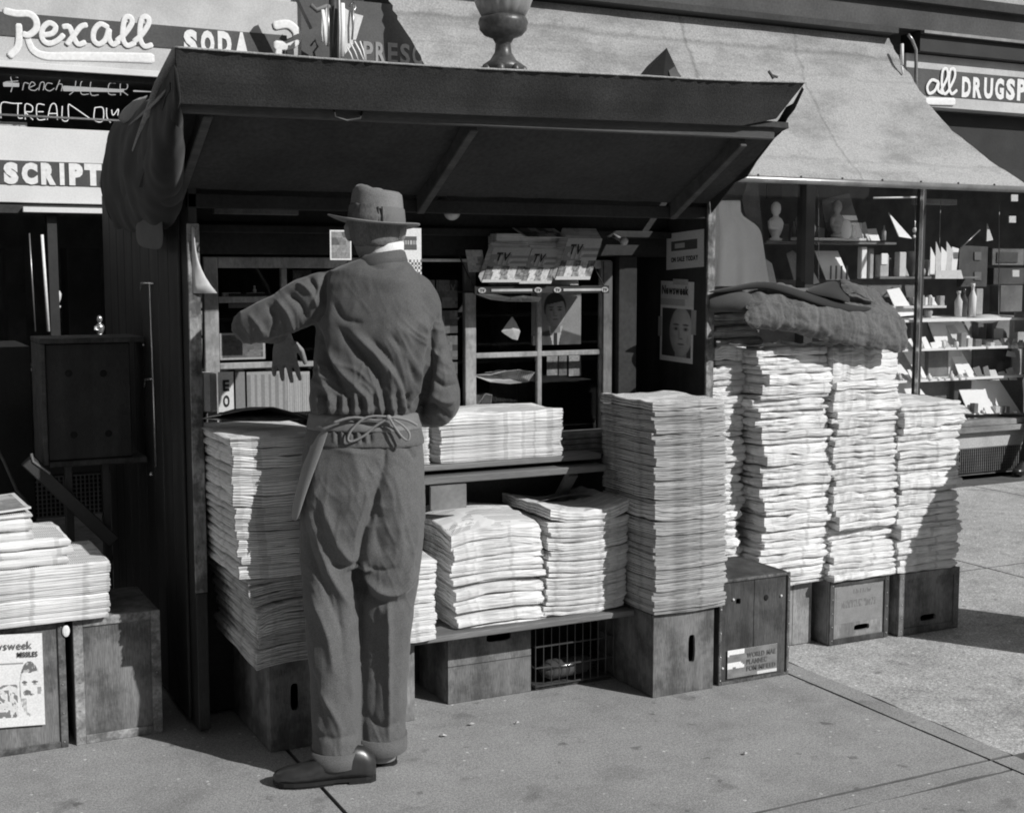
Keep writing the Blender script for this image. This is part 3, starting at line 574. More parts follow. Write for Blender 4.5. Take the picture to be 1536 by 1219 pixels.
# shop room
B('floor', -3, 16, YB + .02, 11, -.01, .02, 'inside', bd, 0); B('ceiling', -3, 16, YB + .41, 11, 3.4, 3.45, 'inside', bd, 0)
B('back_wall', -3, 16, 10.9, 11, 0, 3.4, 'inside', bd, 0); B('side_wall', -3.1, -3, YB, 11, 0, 3.4, 'inside', bd, 0); B('side_wall', 16, 16.1, YB, 11, 0, 3.4, 'inside', bd, 0)
B('pier', 2.0, 5.02, YB - .0, YB + .3, 0, 2.249, 'wall', bd)
bust('figurine', P(83, 462, Y=YB + .25), .55, 'white', 'small pale figurine standing in the dark left shop window')
bust('table_lamp', P(150, 505, Y=YB + .22), .4, 'chrome', 'shiny ornament in the left shop window close to the newsstand wall', cat='ornament')
B('display_shelf', .0, 1.8, YB + .1, YB + .5, 1.02, 1.04, 'shopframe', bd)
for i, (xa, xb, t, bb, m) in enumerate(((100, 150, 372, 560, 'bulk'), (8, 36, 372, 600, 'bulk'))):
    a, b2, c2 = P(xa, t, Y=9.4), P(xb, t, Y=9.4), P(xa, bb, Y=9.4)
    tag(B('cabinet', a.x, b2.x, 9.4, 9.7, .02, a.z, 'dgrey'), ('tall dim cabinet inside the left shop nearest the newsstand', 'dim cabinet inside the left shop at its far left')[i], 'cabinet')
# right window
xr0, xr1 = 5.05, 10.5
B('stall_riser', xr0, xr1, YB - .01, YB + .2, .205, .33, 'stone', bd, .003)
B('sill', xr0, xr1, YB - .07, YB + .1, .332, .375, 'sill', bd, .004); B('sill', xr0, xr1, YB - .04, YB + .1, .376, .42, 'sill', bd, .004)
grille(bd, 5.1, 10.4, .02, .2, YB - .01); B('base_course', xr0, xr1, YB + .031, YB + .2, 0, .2, 'bulk', bd)
B('display_floor', xr0, xr1, YB + .101, YB + 1.1, .40, .425, 'insidefloor', bd)
B('window_pane', xr0, xr1, YB + .02, YB + .026, .422, 2.249, 'glass', bd, 0)
B('window_post', 6.02, 6.10, YB - .02, YB + .08, .421, 2.248, 'shopframe', bd); B('window_post', 7.10, 7.125, YB - .03, YB + .04, .421, 2.248, 'shopframe', bd)
B('trim_strip', 7.093, 7.0985, YB - .032, YB + .0, .421, 2.248, 'chrome', bd, 0); B('window_post', 8.66, 8.72, YB - .02, YB + .08, .421, 2.248, 'shopframe', bd)
B('window_head', 5.0, 11, YB - .03, YB + .1, 2.25, 2.34, 'shopframe', bd); B('lintel', 6.73, 11, YB + .12, YB + .4, 2.345, 2.75, 'bulk', bd)
B('display_back', xr0, 6.3, YB + .95, YB + .97, .43, 2.3, 'mgrey', bd); B('display_back', 6.301, 8.1, YB + .98, YB + 1.0, .43, 1.5, 'mgrey', bd)
# right sign band
rs = empty('shop_sign', (7.6, YB, 2.75), 'pale sign band with dark stripe reading Rexall DRUGS right of the slanted awning', 'sign')
B('sign_panel', 6.9, 11, YB - .02, YB + .119, 2.76, 3.13, 'signgrey', rs, .003)
z0, z1 = P(1490, 151, Y=YB - .02).z, P(1490, 113, Y=YB - .02).z
B('sign_stripe', 6.9, 11, YB - .026, YB - .021, z0 - .0, z1, 'signdark', rs, 0)
letters_px('DRUGSP', 1442, 1538, 115, 146, 119, 152, YB - .0265, rs, bold=.05, gap=.25)
s2 = 1536 / 596
for pts in ([(1205, 318), (1180, 310), (1162, 336), (1170, 362), (1192, 350), (1206, 318), (1204, 350), (1222, 362)], [(1215, 350), (1240, 300), (1238, 268), (1222, 275), (1218, 330), (1228, 364), (1246, 350)], [(1244, 350), (1268, 300), (1266, 268), (1250, 275), (1246, 330), (1256, 364), (1276, 350)]):
    mb = MB(); stroke_px(mb, pts, 12, 940, 0, s2, YB - .035); build(mb, 'letter', 'letter', rs, smooth=True)
mb = MB(); stroke_px(mb, [(1160, 392), (1200, 393), (1265, 394)], [26, 30], 940, 0, s2, YB - .03); build(mb, 'swash', 'letter', rs, smooth=True)
B('drip_rail', 6.95, 11, YB - .14, YB - .101, 3.255, 3.278, 'steel', rs); B('shade_box', 6.95, 11, YB - .099, YB + .1, 3.135, 3.275, 'bulk', rs)
pipe = MB().tube([P(1362, 52, Y=YB - .12), P(1368, 60, Y=YB - .12), P(1374, 75, Y=YB - .12), P(1374, 120, Y=YB - .12), P(1376, 150, Y=YB - .12)], .012, 8)
tag(build(pipe, 'gutter_pipe', 'steel', smooth=True), 'thin bent pipe at the upper end of the awning by the DRUGS sign', 'pipe')
mb = MB(); mb.tube([P(1353, 66, Y=YB - .15), P(1353, 98, Y=YB - .15)], .012, 8); mb.tube([P(1353, 100, Y=YB - .15), P(1354, 112, Y=YB - .15)], .007, 8); tag(build(mb, 'crank_socket', 'letter', smooth=True), 'short white crank fitting beside the top corner of the awning', 'fitting')
# ---- awning
aw = empty('awning', (5, YB - .2, 2.1), 'long sloping pale canvas awning over the right shop window', 'awning')
A0, A1 = 2.86, 6.73
eps = [P(1330, 57, Y=7.38), P(1352, 96, Y=7.30), P(1385, 149, Y=7.17), P(1425, 195, Y=7.02), P(1480, 240, Y=6.82), P(1545, 281, Y=6.60)]  # front bar drawn in and skewed sideways so sun reaches the window goods
prof = [(p.y, p.z) for p in eps]; skew = [p.x - eps[0].x for p in eps]
def lerp_prof(t):
    t *= len(prof) - 1; i = min(int(t), len(prof) - 2); f = t - i; a, b = prof[i], prof[i + 1]; return a[0] + (b[0] - a[0]) * f, a[1] + (b[1] - a[1]) * f, skew[i] + (skew[i + 1] - skew[i]) * f
vs, fs = [], []; nx, ny = 90, 40
for j in range(ny + 1):
    y, z, sk = lerp_prof(j / ny)
    for i in range(nx + 1):
        u = i / nx; x = A0 + (A1 - A0) * u + sk; e = (.012 * noise.noise(Vector((j * .9, 0, 5))) + .006 * rnd.uniform(-1, 1)) * (1 if i in (0, nx) else 0)
        dz = .012 * noise.noise(Vector((x * 1.3 + z, z * 3, 1))) - .018 * math.exp(-((z - 3.04) / .05) ** 2) + .008 * noise.noise(Vector((x * 5 + z * 4, z * 2, 9)))
        vs.append((x + e, y, z + (dz if 0 < j < ny else 0)))
for j in range(ny):
    for i in range(nx): k = j * (nx + 1) + i; fs.append((k, k + 1, k + nx + 2, k + nx + 1))
cv = build(MB().add(vs, fs), 'canvas', 'canvas', aw, smooth=True)
yb_, zb_, sk = lerp_prof(1); B0, B1 = A0 + sk, A1 + sk; mb = MB().tube([(B0 - .02, yb_ - .005, zb_ - .018), (B1 + .06, yb_ - .005, zb_ - .018)], .022, 10); build(mb, 'front_bar', 'steel', aw, smooth=True)
B('roller_box', A0, A1, YB - .12, YB - .01, 3.236, 3.277, 'wall', aw)
for x in (B0 + .05, B1 - .05): build(MB().beam((x, YB - .1, 2.3), (x, yb_ + .03, zb_ - .01), .02, .03), 'side_arm', 'iron', aw)
for i in range(12): build(MB().sphere((B0 + .2 + i * .33, yb_ - .01, zb_ + .006), .008, 6), 'rivet', 'iron', aw)
# ---- street lamp behind the stand
lx, ly = 2.80, 5.66
lp = empty('street_lamp', (lx, ly, 0), 'ornate cast iron street lamp with glass globe rising behind the newsstand roof', 'street lamp')
build(MB().lathe([(.13, 0), (.13, .3), (.10, .35), (.075, .5), (.06, 1.5), (.05, 2.40)], (lx, ly, 0), 16), 'pole', 'lampiron', lp, smooth=True)
mb = MB(); prof2 = [(.05, 2.38), (.085, 2.40), (.085, 2.45), (.062, 2.47), (.095, 2.50), (.098, 2.52), (.062, 2.545), (.04, 2.58), (.036, 2.62), (.05, 2.645), (.09, 2.66), (.112, 2.685), (.112, 2.70), (.118, 2.715), (.112, 2.735), (.10, 2.745)]
mb.lathe(prof2, (lx, ly, 0), 24)
build(mb, 'capital', 'lampiron', lp, smooth=True)
for k in range(8):
    a = k * math.pi / 4 + .2; c = Vector((lx + .095 * math.cos(a), ly + .095 * math.sin(a), 2.49)); build(MB().sphere(c, (.022, .022, .03), 8), 'boss', 'lampiron', lp, smooth=True)
    c2 = c + Vector((.01 * math.cos(a), .01 * math.sin(a), -.05)); build(MB().sphere(c2, (.02, .02, .025), 8), 'boss', 'lampiron', lp, smooth=True)
build(MB().loft([[Vector((lx + r * (1 + .035 * abs(math.cos(8 * t_)) - .02) * math.cos(t_), ly + r * (1 + .035 * abs(math.cos(8 * t_)) - .02) * math.sin(t_), z)) for t_ in (2 * math.pi * k / 96 for k in range(96))] for r, z in ((.10, 2.742), (.125, 2.79), (.15, 2.86), (.165, 2.95), (.17, 3.05), (.155, 3.17), (.11, 3.27), (.05, 3.32), (.02, 3.36))]), 'globe', 'globe', lp, smooth=True)
# ---- street pole with hanging strips behind the roof left of the lamp
pp = empty('banner_pole', P(505, 90, Y=7.15) * 1.0, 'dark pole bundled with white strips, cords and brackets above the newsstand roof', 'pole'); pp.location.z = 0
def pz(x, y, Y=7.15): return P(x, y, Y=Y)
b0 = pz(501, 60); build(MB().tube([(b0.x, 7.15, 0), (b0.x, 7.15, 3.9)], .026, 12), 'pole', 'iron', pp, smooth=True)
for i, (xa, ya, xb, yb, r, m) in enumerate(((484, 15, 488, 68, .010, 'white'), (492, 8, 492, 70, .006, 'steel'), (514, 5, 513, 85, .012, 'white'), (509, 0, 509, 88, .004, 'letter'), (530, 8, 528, 60, .006, 'steel'), (520, 70, 530, 92, .004, 'white'), (532, 62, 545, 90, .005, 'white'), (526, 65, 537, 90, .004, 'white'), (540, 62, 548, 90, .004, 'white'))):
    build(MB().tube([pz(xa, ya, 7.09), pz((xa + xb) / 2 + 1, (ya + yb) / 2, 7.08), pz(xb, yb, 7.09)], r, 7, flat=.5), 'cord', m, pp, smooth=True)
for i, q in enumerate((((483, 20), (492, 10), (494, 66), (482, 62)), ((513, 10), (526, 18), (530, 66), (514, 86)), ((530, 20), (545, 24), (534, 60), (528, 60)))):
    ps = [pz(x, y, 7.11) for x, y in q]; mb = MB().add([*ps, *[p + Vector((.004, .02, 0)) for p in ps]], [(0, 1, 2, 3), (7, 6, 5, 4), (0, 4, 5, 1), (1, 5, 6, 2), (2, 6, 7, 3), (3, 7, 4, 0)]); build(mb, 'strip', 'offwhite', pp)
build(MB().beam(pz(440, -20, 7.09), pz(470, 42, 7.09), .05, .03), 'bracket', 'iron', pp); build(MB().tube([pz(466, 8), pz(475, 16), pz(490, 10), pz(500, 12)], .014, 8), 'bracket', 'mgrey', pp, smooth=True)
build(MB().tube([pz(524, 10), pz(530, 2), pz(534, 12), pz(528, 20), pz(532, 40)], .006, 8), 'bracket', 'steel', pp, smooth=True)
# ================================================================== NEWSSTAND
XL, XR, YF = 1.06, 3.23, 4.60
ZB = -.09   # wall foot before the stand is moved up to its place
_before = set(bpy.data.objects)
ks = empty('newsstand', (2.1, 5.2, 0), 'dark painted wooden newsstand with raised flap roof, side panels and glazed front', 'newsstand')
B('side_panel', XL, XL + .03, YF, 6.22, ZB, 1.93, 'kiosk', ks, .002); B('side_panel', XR, XR + .03, YF, 6.22, ZB, 1.86, 'kiosk', ks, .002)
build(MB().box(XL - .008, XL + .034, YF - .014, YF - .001, .42, 1.72), 'edge_strip', 'kiosk_edge', ks, .002); build(MB().box(XL - .007, XL + .033, YF - .012, YF - .001, ZB + .01, .418), 'edge_strip', 'kiosk', ks, .002); build(MB().box(XR - .004, XR + .034, YF - .014, YF - .001, .3, 1.86), 'edge_strip', 'kiosk_edge', ks, .002)  # left strip pale where sunlit, its foot painted dark for the shade there
for i in range(9):
    y = 4.72 + i * .17; B('wall_board', XL - .012, XL - .001, y, y + .163, ZB + .01, 1.9, 'kiosk', ks, .003)
B('roof', XL - .02, XR + .03, 4.62, 6.25, 1.935, 1.965, 'felt', ks); B('back_wall', XL + .031, XR - .001, 6.19, 6.22, ZB, 1.93, 'kiosk_in', ks)
B('header', XL + .031, XR - .001, 4.90, 4.96, 1.62, 1.93, 'kiosk_in', ks); B('header', XL + .031, XR - .001, 4.86, 4.899, 1.70, 1.73, 'kiosk_in', ks, .004)
B('lower_front', XL + .031, XR - .001, 4.80, 4.83, ZB, .80, 'kiosk_in', ks); B('counter', 1.3, 2.70, 4.56, 4.68, .80, .822, 'counter', ks, .003); B('counter', 1.3, 3.0, 4.683, 5.06, .80, .822, 'counter', ks, .003); B('counter_ledge', 1.35, 2.70, 4.52, 4.799, .755, .782, 'counter', ks, .003)
B('kiosk_floor', XL + .031, XR - .001, 4.81, 6.19, .03, .05, 'kiosk_in', ks); build(MB().box(1.92, 2.07, 4.50, 4.515, .66, .752), 'bracket', 'steel', ks, .002)
for x in (1.5, 2.6): build(MB().beam((x, 4.62, .74), (x, 4.79, .56), .04, .03), 'bracket', 'counter', ks)
# strip lamp under the header, left
b1 = B('strip_lamp', 1.20, 1.52, 4.80, 4.83, 1.765, 1.79, 'sash_grey', ks)
# raised flap: underside boards, rafters, valance
XA, XB = .895, 3.235
flap_prof = [(4.60, 1.84), (4.45, 1.91), (4.29, 1.99), (4.15, 2.085), (4.08, 2.10)]
vs, fs = [], []; nx = 60
def wav(x, k): return .006 * noise.noise(Vector((x * 2.2, k, 0))) + .004 * noise.noise(Vector((x * 9, k, 3)))
rows = flap_prof
for j, (y, z) in enumerate(rows):
    for i in range(nx + 1): x = XA + (XB - XA) * i / nx; vs.append((x, y, z + wav(x, j)))
nb = len(vs)
for j, (y, z) in enumerate(rows):
    for i in range(nx + 1): x = XA + (XB - XA) * i / nx; vs.append((x, y + .004, z + .022 + wav(x, j)))
for j in range(len(rows) - 1):
    for i in range(nx):
        k = j * (nx + 1) + i; fs.append((k, k + nx + 1, k + nx + 2, k + 1)); fs.append((nb + k, nb + k + 1, nb + k + nx + 2, nb + k + nx + 1))
    for i in (0, nx):
        k = j * (nx + 1) + i; fs.append((k, k + nx + 1, nb + k + nx + 1, nb + k))
for j in (0, len(rows) - 1):
    for i in range(nx): k = j * (nx + 1) + i; fs.append((k, k + 1, nb + k + 1, nb + k))
flap = build(MB().add(vs, fs), 'roof_flap', 'under', ks, label='raised front roof flap')
# valance board with felt edge
vs, fs = [], []; rows = 7
for side in (0, 1):
    for j in range(rows + 1):
        t = j / rows
        for i in range(nx * 2 + 1):
            u = i / (nx * 2); x = XA + .02 + (XB - .07 * (1 - t) - XA - .02) * u; x += (t * -.02 if u == 0 else 0)
            
            y = 4.065 - .075 * t + side * .012 + .008 * noise.noise(Vector((x * 1.5, t * 2, 4))); z = 2.060 + .040 * u + .152 * t + .008 * u * t + (.010 + .0) * noise.noise(Vector((x * 1.1, 0, 7))) * t - .016 * math.sin(u * 3.1) * t + (.004 * noise.noise(Vector((x * 30, 0, 1))) + .003 * rnd.uniform(-1, 1)) * (t == 1)
            z += .03 * max(0, u - .93) / .07 * (1 - t)
            vs.append((x, y, z))
nn = nx * 2 + 1; q = (rows + 1) * nn
for s_ in (0, 1):
    for j in range(rows):
        for i in range(nn - 1): k = s_ * q + j * nn + i; fs.append((k, k + 1, k + nn + 1, k + nn))
for i in range(nn - 1):
    for j in (0, rows): k = j * nn + i; fs.append((k, k + 1, q + k + 1, q + k))
for j in range(rows):
    for i in (0, nn - 1): k = j * nn + i; fs.append((k, k + nn, q + k + nn, q + k))
build(MB().add(vs, fs), 'valance', 'tar', ks, smooth=False, label='black tar paper valance along the flap')
# felt sheet over the top, its cut edge catching the sun
vs, fs = [], []; prof3 = [(3.985, 2.216), (4.03, 2.22), (4.3, 2.15), (4.6, 2.02), (4.7, 1.972)]
for j, (y, z) in enumerate(prof3):
    for i in range(nn):
        u = i / (nn - 1); x = XA + .0 + (XB + .004 - XA) * u
        vs.append((x, y + (.006 * noise.noise(Vector((x * 25, 1, 1))) + .003 * rnd.uniform(-1, 1)) * (j == 0), z + (-.016 * math.sin(u * 3.1) + .010 * noise.noise(Vector((x * 1.1, 0, 7))) + .048 * u) * (j < 2)))
for j in range(len(prof3) - 1):
    for i in range(nn - 1): k = j * nn + i; fs.append((k, k + 1, k + nn + 1, k + nn))
fo = build(MB().add(vs, fs), 'roofing_sheet', 'felt', ks, smooth=True); md = fo.modifiers.new('s', 'SOLIDIFY'); md.thickness = .006
# ragged right end of the flap cloth
vs, fs = [], []
edge = [(4.58, 1.80), (4.50, 1.87), (4.42, 1.915), (4.34, 1.945), (4.28, 1.99), (4.22, 2.045), (4.17, 2.07), (4.13, 2.10), (4.09, 2.14), (4.05, 2.18), (4.0, 2.235)]
for i, (y, z) in enumerate(edge):
    k = .012 * (i % 2) ; vs += [(XB + .004, y, z - k), (XB - .004, y, z + (.07 if i < 6 else .04 if i < 9 else .01))]
for i in range(len(edge) - 1): fs.append((2 * i, 2 * i + 1, 2 * i + 3, 2 * i + 2))
fo = build(MB().add(vs, fs), 'end_cloth', 'tar', ks); md = fo.modifiers.new('s', 'SOLIDIFY'); md.thickness = .005
for x in (1.02, 1.93, 3.06): build(MB().beam((x, 4.14, 2.06), (x, 4.62, 1.80), .07, .03, (1, 0, 0)), 'rafter', 'rafter', ks, .003)
build(MB().beam((XA + .03, 4.115, 2.062), (XB - .05, 4.115, 2.082), .03, .05), 'front_rail', 'rafter', ks, .003); build(MB().beam((XL, 4.62, 1.80), (XR, 4.62, 1.80), .04, .05), 'hinge_rail', 'kiosk_in', ks, .003)
mb = MB().tube([P(500, 160, Y=4.10), P(503, 176, Y=4.06), P(520, 181, Y=4.06), P(540, 178, Y=4.08), P(543, 168, Y=4.10)], .004, 6); build(mb, 'hook', 'iron', ks, smooth=True)
# roof flap fold sticking up
mb = MB(); a = [P(968, 113, Y=4.4), P(1000, 72, Y=4.42), P(1020, 114, Y=4.4), P(995, 117, Y=4.36)]; a += [p + Vector((.01, .16, -.05)) for p in a]
mb.add(a, [(0, 3, 1), (3, 2, 1), (0, 1, 5, 4), (1, 2, 6, 5), (4, 5, 7), (7, 5, 6), (0, 4, 7, 3), (3, 7, 6, 2)]); tag(build(mb, 'folded_tarp', 'tarp'), 'dark peaked tarpaulin fold standing on the newsstand roof near its middle', 'tarpaulin')
mb = MB(); a = [P(1003, 106, Y=4.38), P(1012, 100, Y=4.4), P(1022, 115, Y=4.4), P(1006, 116, Y=4.36)]; a += [p + Vector((.01, .05, -.02)) for p in a]
mb.add(a, [(0, 3, 2, 1), (4, 5, 6, 7), (0, 1, 5, 4), (1, 2, 6, 5), (2, 3, 7, 6), (3, 0, 4, 7)]); tag(build(mb, 'cloth_scrap', 'rag'), 'small grey cloth scrap lying against the peaked tarpaulin on the roof', 'cloth')
tag(build(MB().tube([P(1153, 107, Y=4.2), P(1157, 113, Y=4.2), P(1160, 118, Y=4.2)], .006, 6).tube([P(1157, 113, Y=4.2), P(1166, 116, Y=4.2)], .005, 6), 'wire_twist', 'iron'), 'twisted bit of wire on the roof edge near its far end', 'wire')
# sashes
YS = 4.93
def sash(name, x0, x1, z0, z1, nxp, nzs, st, mb_, mm, thick=.03, y=YS):
    o = empty('tmp', (0, 0, 0)); bpy.data.objects.remove(o)
    e = bpy.data.objects.new(name, None); e.location = Vector(((x0 + x1) / 2, y, z0)) - ks.location; link(e, ks)
    B('stile', x0, x0 + st, y - thick, y, z0, z1, mm, e, .003); B('stile', x1 - st, x1, y - thick, y, z0, z1, mm, e, .003)
    B('rail', x0 + st, x1 - st, y - thick + .002, y - .002, z1 - st * .75, z1, mm, e, .003); B('rail', x0 + st, x1 - st, y - thick + .002, y - .002, z0, z0 + st * .75, mm, e, .003)
    for i in range(1, nxp): x = x0 + st + (x1 - x0 - 2 * st) * i / nxp; B('muntin', x - mb_ / 2, x + mb_ / 2, y - thick + .004, y - .004, z0 + st * .75, z1 - st * .75, mm, e, .003)
    for z in nzs: B('muntin', x0 + st, x1 - st, y - thick + .0055, y - .0055, z - mb_ / 2, z + mb_ / 2, mm, e, .003)
    B('pane', x0 + st, x1 - st, y - .012, y - .009, z0 + st * .75, z1 - st * .75, 'kglass', e, 0)
    return e
s1 = sash('window_sash', 2.25, 2.945, .825, 1.605, 2, (1.21,), .05, .022, 'sash'); s1['label'] = 'four pane sash right of the man'
B('stile', 2.90, 2.944, 4.888, 4.8995, .825, 1.60, 'sash_grey', ks, .002)
s2_ = sash('window_sash', 1.18, 1.80, .825, 1.61, 2, (1.20, 1.45), .055, .024, 'sash'); s2_['label'] = 'sash behind the stack left of the man'
B('post', 2.96, 3.05, 4.86, 4.90, .82, 1.62, 'kiosk_in', ks); B('post', 1.84, 1.88, 4.88, 4.93, .82, 1.62, 'kiosk_in', ks)
# hasp rod & latches on left wall
hr = empty('latch_rod', (XL - .02, 5.2, .9), 'thin bright iron rod with hooks fixed to the dark left wall of the newsstand', 'latch')
a, b = P(225, 426, X=XL - .02), P(234, 700, X=XL - .02); build(MB().tube([a, b], .004, 6), 'rod', 'chrome', hr, smooth=True)
build(MB().tube([P(230, 425, X=XL - .02), P(212, 425, X=XL - .02), P(211, 436, X=XL - .02)], .004, 6), 'hook', 'chrome', hr, smooth=True); build(MB().tube([P(228, 568, X=XL - .02), P(218, 569, X=XL - .02), P(217, 580, X=XL - .02)], .004, 6), 'hook', 'chrome', hr, smooth=True)
build(MB().sphere(P(227, 711, X=XL - .02), .009, 8), 'knob', 'chrome', hr, smooth=True); build(MB().sphere(P(215, 517, X=XL - .02), .006, 8), 'knob', 'chrome', hr, smooth=True)
# bulb under header
bl = empty('light_bulb', P(678, 318, Y=4.72), 'unlit round light bulb in its holder under the newsstand roof behind the hat', 'light bulb')
c = P(678, 318, Y=4.72); build(MB().sphere(c, .033, 14), 'bulb', 'bulb', bl, smooth=True); build(MB().tube([c + Vector((0, .02, .02)), c + Vector((0, .09, .05))], [.018, .022], 10), 'holder', 'iron', bl, smooth=True)
c = P(936, 362, Y=4.78); o = build(MB().sphere(c, .018, 10).tube([c, c + Vector((0, .1, .03))], .01, 8), 'hook_lamp', 'grey', smooth=True); tag(o, 'small dull round fitting on the dark panel right of the TV magazines', 'fitting')
# ---- white paper flag curled from left edge
vs, fs = [], []
for j in range(9):
    t = j / 8
    for i in range(6):
        s = i / 5; top, botm = P(278, 338, Y=4.59), P(283, 440, Y=4.59); z = top.z + (botm.z - top.z) * t; wd = .004 + .075 * (t ** 2.6)
        vs.append((1.068 + wd * s, 4.585 - .02 * math.sin(s * 2), z - .012 * s * (1 - t)))
for j in range(8):
    for i in range(5): k = j * 6 + i; fs.append((k, k + 1, k + 7, k + 6))
fo = build(MB().add(vs, fs), 'paper_flag', 'offwhite', smooth=True); md = fo.modifiers.new('s', 'SOLIDIFY'); md.thickness = .0015; tag(fo, 'curled white paper scrap hanging off the left front edge of the newsstand', 'paper')
# ---- posters on the right panel
XP = XR - .002
def quadx(xa, ya, xb, yb, xc, yc, X): return P(xa, ya, X=X), P(xb, yb, X=X), P(xc, yc, X=X)
def sheet_x(name, x0, x1, yb0, yt0, yb1, yt1, X, fn, nx, ny, parent=None):
    bl_, br_, tl_ = P(x0, yb0, X=X), P(x1, yb1, X=X), P(x0, yt0, X=X); return card(name, bl_, br_, tl_, fn, nx, ny, parent, .0015), bl_, br_, tl_
o1, a, b, t = sheet_x('sale_notice', 1000, 1056, 405, 351, 400, 344, XP, lambda u, v: .62 if not (.14 < u < .84 and .5 < v < .78) else (.5 if (.22 < u < .5 and .58 < v < .7) else .09), 30, 30)
tag(o1, 'white card reading ON SALE TODAY pinned inside the right panel of the newsstand', 'notice')
def sub(a, b, t, u0, u1, v0, v1):
    ux, uy = b - a, t - a; p = a + ux * u0 + uy * v0; return p, p + ux * (u1 - u0), p + uy * (v1 - v0)
def textpart(text, a, b, t, u0, u1, v0, v1, parent, m='ink', bold=.03, off=.003):
    mb = MB(); q = sub(a, b, t, u0, u1, v0, v1); n = (b - a).cross(t - a).normalized() * off; line_mb(mb, text, q[0] + n, q[1] + n, q[2] + n, bold, None, .0006); return build(mb, 'lettering', m, parent)
textpart('ON SALE TODAY', a, b, t, .14, .86, .2, .33, o1)
bl_, br_, tl_ = P(990, 539, X=XP), P(1039, 546, X=XP), P(992, 421, X=XP)
def cover(u, v):
    if v > .78: return .62 + .1 * (u > .85)
    if v > .70: return .45 if u < .75 else .7
    return portrait(True, .07, .64, .38, 1.15, False, .06, .72)(u, v)
o2 = card('magazine_cover', bl_, br_, tl_, cover, 66, 110, None, .0015); tag(o2, 'Newsweek cover with a bald man taped inside the right panel of the newsstand', 'magazine')
textpart('Newsweek', bl_, br_, tl_, .05, .85, .84, .95, o2, bold=.03)
for (u0, u1, v0, v1) in ((.38, .82, .96, 1.03), (-.06, .04, .3, .55), (.95, 1.08, .36, .66)):
    q = sub(bl_, br_, tl_, u0, u1, v0, v1); n = Vector((-.003, 0, 0)); build(MB().add([q[0] + n, q[1] + n, q[1] + q[2] - q[0] + n, q[2] + n, q[0], q[1], q[1] + q[2] - q[0], q[2]], [(0, 1, 2, 3), (0, 4, 5, 1), (1, 5, 6, 2), (2, 6, 7, 3), (3, 7, 4, 0)]), 'tape', 'grey', o2)
# ---- prints & papers in the windows
def panel_y(name, x0, x1, yt, yb, Y, fn, nx, ny, label, cat, parent=None, lean=0, slope=0):
    a, b, t = P(x0, yb, Y=Y), P(x1, yb, Y=Y), P(x0, yt, Y=Y); b.z = a.z + slope; t.x = a.x; t.y += lean; a.y = b.y = Y
    o = card(name, a, b, t, fn, nx, ny, parent); tag(o, label, cat); return o, a, b, t
panel_y('portrait_print', 797, 871, 434, 518, 4.955, portrait(False, .42, .48, .60, 1.05, True, .0), 66, 74, 'photo print of a smiling dark haired man in a suit behind the upper sash glass', 'photograph')
mb = MB(); a = [P(x, y, Y=4.915) for x, y in ((752, 497), (762, 483), (768, 475), (774, 484), (780, 497), (776, 510), (768, 508), (757, 501))]; c = sum(a, Vector()) / len(a)
mb.add([c + Vector((0, -.01, 0))] + a, [(0, i + 1, (i + 1) % 8 + 1) for i in range(8)]); fo = build(mb, 'torn_sticker', 'grey'); md = fo.modifiers.new('s', 'SOLIDIFY'); md.thickness = .002; tag(fo, 'torn pale sticker remnant on the upper left pane of the right sash', 'sticker')
for i, (x0, x1, y0, y1, v, lb) in enumerate(((820, 836, 532, 563, .5, 'leftmost'), (838, 850, 532, 563, .35, 'middle'), (853, 871, 533, 564, .6, 'rightmost'))):
    panel_y('booklet', x0, x1, y0, y1, 4.99, blocks(40 + i, 2, 3, v * .6, v), 8, 10, f'{lb} of three upright booklets behind the lower right sash pane', 'booklet')
def crumple(name, pts, Y, m, label, cat, amp=.012, seed=0, depth=.12):
    a = [P(x, y, Y=Y) for x, y in pts]; c = sum(a, Vector()) / len(a); n = len(a); mb = MB(); rings = [[p + Vector((0, 0, 0)) for p in a]]
    for k in (.66, .33): rings.append([c.lerp(p, k) + Vector((0, depth * (1 - k), amp * noise.noise(p * 20 + Vector((seed, k, 0))) + .01 * (1 - k))) for p in a])
    mb.loft(rings, False); mb.f.append(tuple(range(2 * n, 3 * n))); mb.m.append(0)
    fo = build(mb, name, m, smooth=False); md = fo.modifiers.new('s', 'SOLIDIFY'); md.thickness = .002; return tag(fo, label, cat)
crumple('loose_newspaper', ((706, 562), (735, 562), (760, 556), (778, 554), (803, 558), (792, 573), (765, 576), (735, 573)), 4.97, 'page', 'opened newspaper lying flat inside the lower part of the right sash', 'newspaper')
crumple('loose_newspaper', ((712, 441), (740, 441), (765, 447), (785, 443), (812, 446), (808, 453), (760, 452), (735, 449)), 4.88, 'page', 'sheet of newsprint hanging out below the TV magazine rack', 'newspaper', depth=.02)
crumple('crumpled_wrapper', ((706, 600), (716, 608), (728, 590), (738, 592), (736, 612), (728, 618), (712, 618)), 4.97, 'offwhite', 'crumpled pale wrapper at the foot of the right sash glass', 'paper', .03, 3)
# magazines hanging beside the man's head
o, a, b, t = panel_y('hanging_magazine', 598, 632, 342, 416, 4.5, lambda u, v: (.10 if abs(v - .7) > .04 or math.sin(u * 60) < 0 else .45) if (.22 < u < .8 and .55 < v < .82) else (.12 if (v < .35 and math.sin(u * 40) * math.sin(v * 60) > 0) else .75), 20, 36, 'white covered magazine hanging just right of the man\'s head', 'magazine', slope=.0)
o, a, b, t = panel_y('hanging_magazine', 495, 527, 345, 390, 4.5, blocks(5, 3, 4, .1, .3), 16, 20, 'dim magazine hanging just left of the man\'s head', 'magazine')
